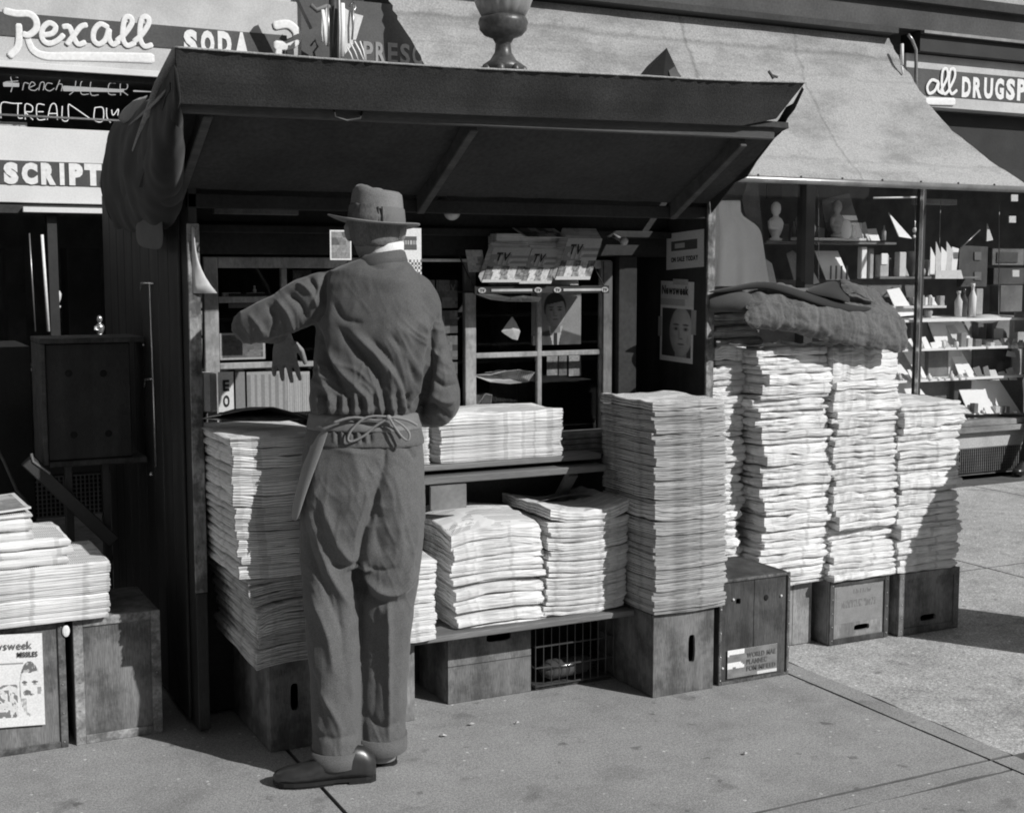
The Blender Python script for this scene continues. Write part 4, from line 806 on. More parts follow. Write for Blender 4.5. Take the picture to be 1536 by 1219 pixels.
# magazine racks between sashes and at left
rk = ('upper', 'second', 'third', 'lower')
for i, (y0, y1, tx) in enumerate(((420, 462, 'NOV'), (466, 500, 'LIFE'), (504, 540, 'TRUE'), (544, 590, 'SPORT'))):
    for j, (x0, x1) in enumerate(((622, 652), (655, 686))):
        o, a, b, t = panel_y('rack_magazine', x0, x1, y0, y1, 4.89, blocks(i * 7 + j, 3, 3, .03, .12), 8, 8, f'{rk[i]} dim magazine in the {("left", "right")[j]} column between the two sashes', 'magazine')
        if tx == 'NOV' and j: textpart(tx, a, b, t, .1, .9, .6, .85, o, 'inkgrey')
B('shelf_edge', 1.89, 2.25, 4.875, 4.895, 1.595, 1.607, 'offwhite', ks)
for i, (y0, y1, tx) in enumerate(((432, 462, 'EBC'), (466, 503, 'NI'), (507, 550, 'BO'))):
    a, b, t = P(284, y1, Y=4.86), P(303, y1, Y=4.86), P(284, y0, Y=4.86); o = card('comic_book', a, b, t, (lambda v0: (lambda u, v: v0 if v > .5 else v0 * .5))(.25), 4, 6); tag(o, f'{("top", "middle", "bottom")[i]} comic in the narrow rack inside the left edge, reading {tx}', 'comic')
    textpart(tx, a, b, t, .05, .95, .3, .85, o, 'ink', .05)
for i, (x0, x1, v) in enumerate(((286, 293, .5), (294, 304, .55), (306, 315, .3), (316, 325, .35))):
    a, b = P(x0, 618, Y=4.80), P(x1, 560, Y=4.80); o = tag(build(MB().box(a.x, b.x, 4.80, 4.92, a.z, b.z), 'paperback', 'goods', bevel=.003), f'{("first", "second", "third", "fourth")[i]} thin upright paperback from the left edge behind the tall stack', 'book')
for i, (x0, x1, v, tx) in enumerate(((328, 351, .62, 'EO'), (354, 368, .2, ''), (371, 428, .3, ''), (431, 465, .35, ''))):
    o, a, b, t = panel_y('upright_magazine', x0, x1, 558, 618, 4.78, (lambda vv, k: (lambda u, w: vv * (1 - .35 * (math.sin(u * 34 * (k - 1)) > .2) * (w < .9)) if k > 1 else vv))(v, i), 30, 14, ('white upright magazine with big letters E and O', 'narrow dim upright magazine next to the E O one', 'wide upright magazine with lined columns behind the stack', 'upright magazine in front of the man\'s hanging hand')[i], 'magazine')
    if tx:
        for c_, (v0, v1) in zip('EO', ((.52, .8), (.12, .42))):
            mb = MB(); q = sub(a, b, t, .3, .72, v0, v1); n = Vector((0, -.003, 0)); glyph_mb(mb, c_, q[0] + n, q[1] + n, q[2] + n, .04, None, .001); build(mb, 'letter', 'ink', o)
o, a, b, t = panel_y('window_card', 330, 398, 500, 540, 4.952, blocks(11, 3, 3, .12, .35), 20, 14, 'grey picture card inside the left sash behind the raised sleeve', 'card')
o, a, b, t = panel_y('window_card', 343, 400, 440, 462, 4.952, lambda u, v: .04 if v > .3 else .3, 14, 10, 'dark card with pale lower edge high in the left sash', 'card')
bust('figurine', P(382, 441, Y=4.985), .11, 'white', 'tiny white figurine standing on the muntin shelf of the left sash')
for i, (xa, xb) in enumerate(((333, 360), (370, 396))):
    a, b = P(xa, 445, Y=4.97), P(xb, 441, Y=4.97); tag(B('price_strip', a.x, b.x, 4.96, 4.975, a.z - .002, b.z + .006, 'offwhite', bevel=0), ('left', 'right')[i] + ' of two small pale strips in the left sash above the raised sleeve', 'strip')
o, a, b, t = panel_y('display_magazine', 440, 468, 405, 470, 4.96, blocks(21, 2, 4, .04, .16), 10, 12, 'dim magazine in the left sash above the man\'s shoulder', 'magazine')
# inside clutter shelf to give panes depth
B('inner_shelf', 1.15, 3.1, 5.15, 5.4, 1.16, 1.175, 'kiosk_in', ks); B('inner_shelf', 1.15, 3.1, 5.15, 5.4, 1.36, 1.375, 'kiosk_in', ks)
# ---- TV magazine rack
tv = empty('magazine_rack', (2.5, 4.82, 1.48), 'narrow wire rack with a dark strip reading TV above the right sash', 'rack')
ra, rb = P(712, 436, Y=4.72), P(914, 435, Y=4.72); build(MB().box(ra.x, rb.x, 4.72, 4.735, ra.z - .013, ra.z + .018), 'rack_strip', 'ink', tv, .002)
for x0, x1 in ((737, 798), (845, 902)):
    a, b = P(x0, 437, Y=4.718), P(x1, 437, Y=4.718); build(MB().box(a.x, b.x, 4.716, 4.719, ra.z - .004, ra.z + .006), 'price_strip', 'grey', tv)
for x in (723, 807, 836, 907):
    c = P(x, 437, Y=4.716); c.z = ra.z + .001; ring = [c + Vector((.017 * math.cos(k * .524), 0, .011 * math.sin(k * .524))) for k in range(12)]; mb = MB().loft([ring, [p + Vector((0, -.002, 0)) for p in ring]]); build(mb, 'roundel', 'grey', tv)
    mb = MB(); line_mb(mb, 'TV', c + Vector((-.010, -.0035, -.006)), c + Vector((.010, -.0035, -.006)), c + Vector((-.010, -.0035, .006)), .03, None, .0008); build(mb, 'lettering', 'ink', tv)
build(MB().box(ra.x, rb.x, 4.735, 4.92, ra.z - .010, ra.z - .004), 'rack_base', 'iron', tv); 
for x in (ra.x + .005, rb.x - .01): build(MB().tube([(x, 4.73, ra.z), (x, 4.9, ra.z + .16)], .003, 6), 'wire', 'iron', tv)
def tvmag(x0, x1, yb, yt, sh, Y, label, pile):
    a, b, t = P(x0, yb, Y=Y), P(x1, yb, Y=Y), P(x0 + sh, yt, Y=Y); b.z = a.z; t.y = Y + .06; t2 = P(x0 + sh, yt, Y=Y + .06)
    t = t2; th = Vector((.0, .05 * pile, .045 * pile))
    body = MB().add([a, b, b + (t - a), t, a + th, b + th, b + (t - a) + th, t + th], [(0, 3, 2, 1), (4, 5, 6, 7), (0, 1, 5, 4), (1, 2, 6, 5), (2, 3, 7, 6), (3, 0, 4, 7)])
    o = build(body, 'tv_magazine_pile', 'paper_dim', bevel=.001); tag(o, label, 'magazines', 'TV magazines in the rack')
    def fn(u, v):
        if v > .8: return .45
        if v > .45: return .25 + .22 * (ell(u, v, .35, .62, .22, .14) < 1) * (math.sin(u * 50) * .5 + .5) + .2 * (u > .55) * (math.sin(v * 40) > 0)
        return max(.06, (.09, .42, .14, .38, .11)[int((u + .12 * (v - .2)) * 4.99) % 5] + .22 * noise.noise(Vector((u * 14, v * 16, Y * 9)))) if v > .06 else .4
    n = (b - a).cross(t - a).normalized() * .003; off = n
    c = card('cover', a + n, b + n, t + n, fn, 24, 26, o, .001); textpart('TV', a + n, b + n, t + n, .14, .5, .62, .86, o, 'ink', .03, .002)
tvmag(722, 780, 424, 372, 18, 4.70, 'left TV listings magazine pile in the rack above the sash', .55); tvmag(778, 826, 426, 374, 20, 4.70, 'middle TV listings magazine pile in the rack above the sash', .6); tvmag(832, 884, 420, 358, 20, 4.69, 'right TV listings magazine pile in the rack above the sash, largest', 1.0)
a_, b_ = P(745, 395, Y=4.80), P(868, 352, Y=4.80); tag(build(MB().box(a_.x, b_.x, 4.80, 4.88, 1.50, b_.z), 'magazine_pile', 'paper_dim'), 'dim pile of magazines standing behind the TV listings piles', 'magazines')
o, a, b, t = panel_y('flat_magazine', 788, 852, 341, 356, 4.76, blocks(31, 5, 2, .05, .7), 20, 6, 'glossy magazine lying flat on top of the TV magazine piles', 'magazine', lean=.12)
o, a, b, t = panel_y('leaning_magazine', 703, 728, 375, 408, 4.75, blocks(33, 2, 3, .1, .45), 8, 10, 'magazine sliding off the left end of the TV rack', 'magazine', lean=.03)
KS = .935
def bring(before):
    """the stand and all it holds are 0.935 of the size first laid out and stand that much nearer"""
    for o in set(bpy.data.objects) - before:
        if o.parent is None: o.location = Vector(_C) + (o.location - Vector(_C)) * KS; o.scale = o.scale * KS
bring(_before)
# ================================================================== CRATES
def slot(mb, c, hw, hh, ax, m='black'):
    """hand hole as a stadium plug sunk in the board"""
    pass
def crate(x0, x1, y0, y1, z0, z1, m, strip, label, hole=None, frame=.03, panel_boards=1, name='wooden_crate', horizontal=False, rotz=0, bottom=True):
    e = empty(name, ((x0 + x1) / 2, (y0 + y1) / 2, z0), label, 'crate', 'wooden crates under the papers')
    th = .012
    # front board with a real hand hole
    def front(xa, xb, za, zb, hl):
        mb = MB()
        if hl is None: mb.box(xa, xb, y0 + .004, y0 + .004 + th, za, zb)
        else:
            cx, cz, hw, hh, vert = hl; angs = [math.atan2(math.sin(2 * math.pi * k / 36) * hh, math.cos(2 * math.pi * k / 36) * hw) for k in range(36)] + [math.atan2(pz_ - cz, px - cx) for px in (xa, xb) for pz_ in (za, zb)]
            angs = sorted(a % (2 * math.pi) for a in angs); n = len(angs); v = []; f = []; inn_, out_ = [], []
            for a in angs:
                c_, s_ = math.cos(a), math.sin(a); r = 1 / ((abs(c_) / hw) ** 4 + (abs(s_) / hh) ** 4) ** .25; inn_.append((cx + r * c_, cz + r * s_))
                t = min((xb - cx) / c_ if c_ > 1e-9 else (xa - cx) / c_ if c_ < -1e-9 else 1e9, (zb - cz) / s_ if s_ > 1e-9 else (za - cz) / s_ if s_ < -1e-9 else 1e9); out_.append((cx + t * c_, cz + t * s_))
            for yy in (y0 + .004, y0 + .004 + th): v += [(a, yy, b) for a, b in inn_] + [(a, yy, b) for a, b in out_]
            K = 2 * n
            for k in range(n):
                j = (k + 1) % n
                for s_ in (0, K): f.append((s_ + k, s_ + j, s_ + n + j, s_ + n + k))
                f.append((k, j, K + j, K + k)); f.append((n + k, n + j, K + n + j, K + n + k))
            mb.add(v, f)
        build(mb, 'front_board', m, e)
    xa, xb, za, zb = x0 + .002, x1 - .002, z0 + .002, z1 - .002
    if panel_boards == 1: front(xa, xb, za, zb, hole)
    else:
        if horizontal:
            for i in range(panel_boards): a = za + (zb - za) * i / panel_boards; b_ = za + (zb - za) * (i + 1) / panel_boards - .003; front(xa, xb, a, b_, hole if hole and a < hole[1] < b_ else None)
        else:
            for i in range(panel_boards): a = xa + (xb - xa) * i / panel_boards; b_ = xa + (xb - xa) * (i + 1) / panel_boards - .003; front(a, b_, za, zb, hole if hole and a < hole[0] < b_ else None)
    B('side_board', x0, x0 + th, y0 + .018, y1, z0 + .001, z1 - .001, m, e, .002); B('side_board', x1 - th, x1, y0 + .018, y1, z0 + .001, z1 - .001, m, e, .002)
    B('top_board', x0 + th, x1 - th, y0 + .018, y1, z1 - th, z1 - .001, m, e, .002); B('bottom_board', x0 + th, x1 - th, y0 + .018, y1, z0 + .001, z0 + th, m, e, .002); B('back_board', x0 + th, x1 - th, y1 - th, y1 - .001, z0 + th, z1 - th, m, e, .002)
    if frame:
        f = frame
        B('edge_strip', x0 - .001, x0 + f, y0 - .004, y0 + .0035, z0, z1, strip, e, .002); B('edge_strip', x1 - f, x1 + .001, y0 - .004, y0 + .0035, z0, z1, strip, e, .002)
        B('edge_strip', x0 + f, x1 - f, y0 - .003, y0 + .0032, z1 - f, z1, strip, e, .002); B('edge_strip', x0 + f, x1 - f, y0 - .003, y0 + .0032, z0, z0 + f, strip, e, .002)
        for sx in (x0 + f / 2, x1 - f / 2):
            for k in range(5): z = z0 + .02 + (z1 - z0 - .04) * k / 4; build(MB().sphere((sx, y0 - .005, z), .0025, 6), 'nail', 'steel', e)
    return e
cr_l1 = crate(.10, .578, 4.40, 4.78, 0, .425, 'crate', 'crate_strip', 'grey wooden crate at the left carrying the taped magazine cover', frame=.022)
cr_l2 = crate(.605, .885, 4.40, 4.78, 0, .425, 'crate', 'strip_pale', 'framed wooden crate beside the newsstand wall with pale edge strips', frame=.03)
crate(1.155, 1.46, 4.04, 4.5, 0, .328, 'crate', 'crate_strip', 'crate under the leftmost tall stack behind the man\'s leg', (1.24, .175, .014, .045, True), frame=0)
crate(1.45, 1.70, 4.12, 4.5, 0, .282, 'crate_pale', 'crate_strip', 'pale crate glimpsed between and beside the man\'s trouser legs', None, frame=0, panel_boards=2)
crate(1.865, 2.205, 4.22, 4.62, 0, .278, 'crate', 'crate_strip', 'crate with long hand hole under the plank, its lower half sunlit', (2.07, .225, .05, .016, False), frame=0, panel_boards=2, horizontal=True)
crate(2.565, 2.835, 3.95, 4.36, 0, .31, 'crate', 'crate_strip', 'upright crate with vertical hand hole under the biggest stack', (2.735, .165, .015, .052, True), frame=0)
cd = crate(2.865, 3.195, 3.965, 4.295, 0, .405, 'crate_dark', 'crate_strip', 'largest dark two board crate with a torn shipping label and finger holes', (2.955, .315, .011, .011, True), frame=.012, panel_boards=2)
build(MB().sphere((3.085, 3.968, .315), (.011, .004, .012), 8), 'finger_hole', 'black', cd); 
for x, z in ((2.93, .325), (3.155, .315), (2.885, .065)): build(MB().sphere((x, 3.966, z), .005, 8), 'screw', 'letter', cd)
a, b, t = P(1091, 1018, Y=3.962), P(1165, 1006, Y=3.962), P(1091, 976, Y=3.962); a.y = b.y = t.y = 3.9635; b.z = a.z; t.x = a.x
def lab(u, v):
    k = noise.noise(Vector((u * 6, v * 5, 2)))
    if (u < .33 and .8 < v - .12 * u) or (u < .35 and .35 < v < .55 and k > -.2): return .85
    if (v < .12 and u > .6 and k > -.1): return .7
    return .22 + .08 * k
lb = card('shipping_label', a, b, t, lab, 30, 18, cd, .0015)
for i, tx in enumerate(('FOM MIFIELD', 'PLANNEC', 'WORLD MAE')):
    q = sub(a, b, t, .38, .97, .18 + i * .24, .36 + i * .24); n = Vector((0, -.003, 0)); mb = MB(); ux, uy = q[1] - q[0], q[2] - q[0]; o0 = q[0] + n; line_mb(mb, tx, o0, o0 + ux * (.7 if i == 1 else 1), o0 + uy, .02, None, .0006); build(mb, 'lettering', 'inkgrey', lb)
crate(3.06, 3.235, 4.32, 4.66, 0, .278, 'crate', 'crate_strip', 'crate hidden behind the big dark crate under the narrow column', None, frame=0)
crate(3.26, 3.565, 4.27, 4.62, 0, .27, 'crate_pale', 'crate_strip', 'pale crate half hidden behind the big dark crate', (3.30, .08, .012, .018, True), frame=0, panel_boards=3)
ce = crate(3.595, 3.915, 4.20, 4.58, 0, .272, 'crate_pale', 'crate_dark', 'crate with dark frame, pale stencilled panel and low hand hole', (3.775, .058, .042, .013, False), frame=.024)
def stencil(u, v):
    k = noise.noise(Vector((u * 34, v * 7, 3))); on = (.40 < v < .62 and .12 < u < .85) or (.78 < v < .90 and .35 < u < .75); return .17 if on and k > -.05 else .25 + .03 * noise.noise(Vector((u * 6, v * 6, 0)))
card('worn_stencil', (3.632, 4.2032, .085), (3.885, 4.2032, .085), (3.632, 4.2032, .240), stencil, 70, 24, ce, .0006)
crate(3.955, 4.30, 4.18, 4.56, 0, .27, 'crate', 'crate', 'end crate at the far right, mostly in shadow with low hand hole', (4.13, .062, .045, .014, False), frame=.03)
# wire crate
wc = empty('wire_crate', (2.38, 4.35, 0), 'wire bottle crate with a bottle lying inside, in shadow under the plank', 'wire crate')
for z in (.02, .09, .17, .25): build(MB().tube([(2.215, 4.21, z), (2.55, 4.21, z), (2.55, 4.55, z), (2.215, 4.55, z), (2.215, 4.21, z)], .0035, 6), 'wire', 'wire', wc)
for i in range(11): x = 2.215 + .335 * i / 10; build(MB().tube([(x, 4.209, .015), (x, 4.209, .26)], .002, 5), 'wire', 'wire', wc)
for i in range(7): y = 4.21 + .34 * i / 6; build(MB().tube([(2.2155, y, .015), (2.2155, y, .26)], .002, 5), 'wire', 'wire', wc)
B('base_slat', 2.22, 2.55, 4.22, 4.54, .004, .012, 'crate_dark', wc)
o = build(MB().tube([(2.27, 4.26, .06), (2.30, 4.265, .06), (2.45, 4.27, .06), (2.475, 4.272, .06)], [.022, .038, .038, .03], 14), 'glass_bottle', 'bottle', smooth=True); tag(o, 'bottle lying on its side inside the wire crate', 'bottle')
pk = empty('plank', (2.1, 4.3, .282), 'long grey plank shelf laid across the low crates under the paper stacks', 'plank'); B('board', 1.62, 2.558, 4.07, 4.34, .283, .304, 'counter', pk, .003); B('board', 1.62, 2.558, 4.345, 4.62, .283, .304, 'counter', pk, .003)
# hung box panel at left & brace
hb = empty('wall_box', (.78, 5.0, .87), 'dark wooden box with pale edge and four holes hung beside the newsstand wall', 'box')
bx0, bx1 = P(62, 600, Y=4.95).x, P(198, 600, Y=4.95).x; bz0, bz1 = P(120, 695, Y=4.95).z, P(120, 507, Y=4.95).z
B('box_body', bx0 + .02, bx1, 4.965, 5.2, bz0 + .012, bz1 - .02, 'kiosk', hb, .004); B('top_strip', bx0, bx1 + .05, 4.94, 5.21, bz1 - .018, bz1, 'crate_dark', hb, .003); B('bottom_strip', bx0 + .02, bx1 + .05, 4.95, 5.2, bz0 - .01, bz0 + .011, 'crate_dark', hb, .003); B('side_strip', bx0, bx0 + .018, 4.945, 5.2, bz0, bz1 - .019, 'rafter', hb, .003)
for x, y in ((103, 560), (155, 560), (111, 652), (163, 650)): build(MB().sphere(P(x, y, Y=4.965), (.013, .004, .013), 10), 'hole', 'black', hb)
br = empty('bench_frame', (.8, 5.0, 0), 'black iron legs and slanted brace under the wall box', 'frame')
build(MB().beam(P(40, 690, Y=4.96), P(170, 812, Y=4.96), .05, .055, (0, 1, 0)), 'brace', 'iron', br, .004)
for x in (102, 158): a = P(x, 700, Y=5.0); build(MB().box(a.x - .014, a.x + .014, 4.99, 5.02, 0, a.z + .02), 'leg', 'iron', br, .002)
build(MB().tube([P(47, 680, Y=4.93), P(50, 692, Y=4.93), P(75, 710, Y=4.93)], .005, 6), 'chain', 'steel', br)
# dark cabinet at far left behind
B_ = B('sign_trestle', -.35, P(48, 600, Y=5.4).x, 5.4, 5.9, 0, P(20, 520, Y=5.4).z, 'bulk'); tag(B_, 'large plain black cabinet standing at the far left behind the crates', 'cabinet')
o = build(MB().tube([P(-20, 640, Y=5.35), P(5, 690, Y=5.35), P(25, 735, Y=5.35), P(48, 760, Y=5.35)], .006, 6), 'hose', 'mgrey', smooth=True); tag(o, 'thin curved cable hanging in front of the black cabinet', 'cable')
# magazine taped to left crate
a, b, t = P(-12, 1092, Y=4.39), P(68, 1086, Y=4.39), P(-12, 952, Y=4.39); a.y = b.y = t.y = 4.3925; t.x = a.x
def miss(u, v):
    k = noise.noise(Vector((u * 11, v * 11, 1))); k2 = noise.noise(Vector((u * 26, v * 26, 4)))
    if abs(v - .685) < .006 and u < .62: return .3
    if v > .70 or v < .10: return .80
    c = .78
    if u < .50 and v < .46:        # faint figures and vehicles at the left of the cover
        c = .72 + .1 * k
        if abs(v - .47 + .25 * abs(u - .35)) < .014: c = .22
        if v < .40 and (k > .22 or k2 > .42): c = .22
        if v < .13 and k > 0: c = .2
    e = ell(u, v, .74, .40, .205, .30)
    if e < 1:
        c = .80 - .05 * e
        if e > .80 and u < .72: c = .42 + .3 * k2
        if v > .585 + .03 * k and e > .35: c = .16 if k2 > -.25 else .5
        for ex in (.64, .83): 
            if ell(u, v, ex, .475, .055, .014) < 1: c = .15
            if ell(u, v, ex, .45, .035, .010) < 1: c = .4
        if ell(u, v, .68, .36, .075, .030) < 1 or ell(u, v, .76, .34, .05, .012) < 1: c = .16 if k2 > -.3 else .45
        if v < .30 and u < .66: c = .5 + .5 * k2
        if u > .88 and .34 < v < .42: c = .35
    return c
o = card('magazine_cover', a, b, t, miss, 80, 120, None, .002); tag(o, 'Newsweek MISSILES cover taped to the front of the leftmost crate', 'magazine')
textpart('Newsweek', a, b, t, -.14, .80, .84, .93, o, 'inkgrey', .0, .006); textpart('MISSILES', a, b, t, .52, .9, .755, .81, o, 'ink', .03, .006)
o = build(MB().sphere(P(99, 946, Y=4.39), (.012, .004, .02), 8), 'paper_tag', 'letter'); tag(o, 'small white tag stuck at the gap between the two left crates', 'tag')
# ================================================================== NEWSPAPERS
def news_mesh(w_, d_, t_, seed, groups=4, ends=(0, 0, 0, 0), sag=None, edge='paper', top='page', fray=.002, wave=.003):
    """one folded newspaper: ends = how rounded (0..1) the front, right, back, left edges are"""
    R = random.Random(seed); nS = 9; per = []
    cs = [(-w_ / 2, -d_ / 2), (w_ / 2, -d_ / 2), (w_ / 2, d_ / 2), (-w_ / 2, d_ / 2)]; nrm = [(0, -1), (1, 0), (0, 1), (-1, 0)]
    for s in range(4):
        a, b = cs[s], cs[(s + 1) % 4]
        for i in range(nS):
            u = (i + (.12 if i == 0 else 0)) / nS; per.append((a[0] + (b[0] - a[0]) * u, a[1] + (b[1] - a[1]) * u, s, u))
    rows = [0]; 
    for g_ in range(groups): a = g_ / groups; b = (g_ + 1) / groups; rows += [a + .06 / groups * 3 if g_ else .06, (a + b) / 2, b - .18 / groups] + ([b] if g_ < groups - 1 else [1])
    gi = [min(groups - 1, int(r * groups - 1e-6)) for r in rows]
    goff = [[R.uniform(-fray * 1.6, 0) for _ in range(4)] for _ in range(groups)]
    vs = []
    for ri, r in enumerate(rows):
        for (x, y, s, u) in per:
            nx_, ny_ = nrm[s]; h = 2 * r - 1
            rd = ends[s]; off = -rd * t_ * .55 * (1 - math.sqrt(max(0, 1 - h * h * .98)))
            g_ = gi[ri]; groove = (ri % 4 == 0) and 0 < ri < len(rows) - 1
            if rd < .5: off += goff[g_][s] + (-fray * 2.4 if groove else 0)
            else: off += (-fray * .5 if groove else 0)
            off += fray * .9 * noise.noise(Vector((u * 5 + s * 7, seed * 3.1, g_ * .8))) + R.uniform(-.25, .25) * fray
            if ri in (0, len(rows) - 1): off -= .004
            cxn = .3 if (u < .02) else 0
            z = t_ * r
            px, py = x + nx_ * off, y + ny_ * off
            pn = nrm[(s - 1) % 4]
            if u < .05: px += pn[0] * off * .8; py += pn[1] * off * .8
            wv = wave * noise.noise(Vector((px * 9, py * 9, seed * 1.3))) * (.4 + .6 * r) + wave * .6 * noise.noise(Vector((px * 22, py * 22, seed * 1.3 + r)))
            z += wv + (sag(px / w_ * 2, py / d_ * 2) if sag else 0)
            vs.append((px, py, z))
    n = len(per); fs = []; mi = []
    for ri in range(len(rows) - 1):
        for i in range(n): j = (i + 1) % n; fs.append((ri * n + i, ri * n + j, (ri + 1) * n + j, (ri + 1) * n + i)); mi.append(0)
    for base, z0_, flip in ((0, 0, True), ((len(rows) - 1) * n, t_, False)):
        prev = base
        for k, sc in enumerate((.72, .4, .02)):
            o_ = len(vs)
            for i in range(n):
                x, y = vs[base + i][0] * sc, vs[base + i][1] * sc
                vs.append((x, y, z0_ + (sag(x / w_ * 2, y / d_ * 2) if sag else 0) + wave * .8 * noise.noise(Vector((x * 9, y * 9, seed * 1.3))) + (.001 if not flip else 0)))
            for i in range(n):
                j = (i + 1) % n; f = (prev + i, prev + j, o_ + j, o_ + i); fs.append(f[::-1] if flip else f); mi.append(1)
            prev = o_
        fs.append(tuple(range(prev, prev + n)) if not flip else tuple(range(prev + n - 1, prev - 1, -1))); mi.append(1)
    me = bpy.data.meshes.new('newspaper'); me.from_pydata(vs, [], fs); me.materials.append(M[edge]); me.materials.append(M[top]); me.polygons.foreach_set('material_index', mi)
    return me
count = [0]
def stack(x0, x1, y0, y1, z0, z1, t, label, group, top_label=None, ends=(.2, .9, .2, .9), sag=None, edge='paper', seed=1, groups=4, fray=.002, wave=.003, jit=.006, rot=1.2, drift=None, top='page', variants=6, flip=True, tilt=0, bundle=0):
    R = random.Random(seed); n = max(1, round((z1 - z0) / t)); tt = (z1 - z0) / n; w_, d_ = x1 - x0, y1 - y0
    ms = [news_mesh(w_, d_, tt * 1.0, seed * 31 + k, groups, ends, sag, edge, top if k == 0 else edge, fray, wave) for k in range(variants)]
    z = z0; bx = by = 0
    for i in range(n):
        k = 0 if i == n - 1 else R.randrange(variants); o = bpy.data.objects.new('newspaper', ms[k]); th = tt * R.choice((.62, .8, .95, 1.0, 1.1, 1.45)) * .99 if i < n - 1 else max(.3 * tt, z1 - z)
        if bundle and i % bundle == 0: bx, by = R.uniform(-1, 1) * jit, R.uniform(-1, 1) * jit
        dx, dy = (drift(i / max(1, n - 1)) if drift else (0, 0))
        o.location = ((x0 + x1) / 2 + R.uniform(-1, 1) * jit * .7 + bx + dx, (y0 + y1) / 2 + R.uniform(-1, 1) * jit * .7 + by + dy, z)
        o.rotation_euler = (R.uniform(-.4, .4) * .008, R.uniform(-1, 1) * .006 + tilt, math.radians(R.uniform(-rot, rot)) + (math.pi if flip and R.random() < .5 else 0))
        if flip and abs(o.rotation_euler.z) > 2 and sag: o.rotation_euler.z -= math.pi
        o.scale = (R.uniform(.975, 1.01), R.uniform(.98, 1.01), th / tt * (1.0 if sag else 1.0))
        COL.objects.link(o); z += th; count[0] += 1
        if i == n - 1 and top_label: tag(o, top_label, 'newspaper', None)
        else:
            q_ = label.split(' ', 1); k_ = n - i; from_top = k_ <= n / 2 + .5
            tag(o, f"{ordinal(k_ if from_top else i + 1)} newspaper from the {'top' if from_top else 'bottom'} {label}", 'newspaper', group)
    return z
# leftmost tall stack beside the man
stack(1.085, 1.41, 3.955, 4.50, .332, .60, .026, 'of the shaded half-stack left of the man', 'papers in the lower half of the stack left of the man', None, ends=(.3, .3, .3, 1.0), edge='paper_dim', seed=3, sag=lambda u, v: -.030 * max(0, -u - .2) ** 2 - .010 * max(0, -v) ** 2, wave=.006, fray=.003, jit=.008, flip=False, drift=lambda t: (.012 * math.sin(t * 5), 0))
stack(1.04, 1.37, 3.945, 4.44, .60, 1.045, .0255, 'of the upper half-stack left of the man', 'papers in the upper half of the stack left of the man', 'topmost newspaper of the tall stack left of the man', ends=(.3, .3, .3, 1.0), edge='paper', seed=4, sag=lambda u, v: .010 * max(0, -u - .3), wave=.006, fray=.003, jit=.007, flip=False, drift=lambda t: (-.028 * t, 0))
o = crumple('loose_newspaper', ((302, 628), (330, 622), (365, 615), (410, 610), (440, 618), (462, 628), (420, 632), (350, 632)), 4.1, 'page_dark', 'dark loose front page lying on the stack left of the man', 'newspaper', .004, 8, .2)
# low stack behind legs
stack(1.50, 1.745, 4.03, 4.42, .305, .585, .022, 'of the low stack behind the man\'s knees', 'papers in the low stack behind the man\'s knees', 'top newspaper of the low stack behind the man\'s knees', seed=7, ends=(.2, .2, .2, .2), jit=.008, wave=.005)
# stack 2 and 3
stack(1.83, 2.20, 4.11, 4.50, .305, .69, .021, 'of the plank stack nearest the man', 'papers in the nearer stack on the plank', 'top newspaper, arched and printed, of the plank stack nearest the man', seed=11, ends=(.5, .3, .3, .2), sag=lambda u, v: -.016 * max(0, -v) ** 2 - .010 * u * u, jit=.010, wave=.006, fray=.003, flip=False, rot=1.8, drift=lambda t: (.02 - .03 * t, .0))
stack(2.20, 2.55, 4.10, 4.50, .305, .69, .021, 'of the dished stack at the right plank end', 'papers in the further stack on the plank', 'top newspaper, sagging like a dish, at the right end of the plank', seed=13, ends=(.4, .3, .3, .2), sag=lambda u, v: .016 * u * u - .004, jit=.008, wave=.006, fray=.003, flip=False, rot=1.5, drift=lambda t: (-.01 + .02 * t, 0))
crumple('loose_newspaper', ((790, 757), (815, 750), (850, 742), (880, 740), (905, 748), (880, 756), (850, 762), (815, 763)), 4.3, 'page_dark', 'dark rumpled page lying in the dished stack at the right end of the plank', 'newspaper', .01, 5, .08)
# biggest stack
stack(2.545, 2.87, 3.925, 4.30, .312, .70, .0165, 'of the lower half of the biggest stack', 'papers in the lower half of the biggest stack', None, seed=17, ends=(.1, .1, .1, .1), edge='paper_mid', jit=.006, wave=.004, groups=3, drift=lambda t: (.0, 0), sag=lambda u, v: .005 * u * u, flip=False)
stack(2.545, 2.87, 3.925, 4.30, .70, 1.085, .0165, 'of the upper half of the biggest stack', 'papers in the upper half of the biggest stack', 'topmost wavy newspaper of the biggest stack', seed=19, ends=(.1, .1, .1, .1), edge='paper_mid', jit=.007, wave=.005, groups=3, drift=lambda t: (-.012 * t, 0), sag=lambda u, v: .005 * u * u, flip=False)
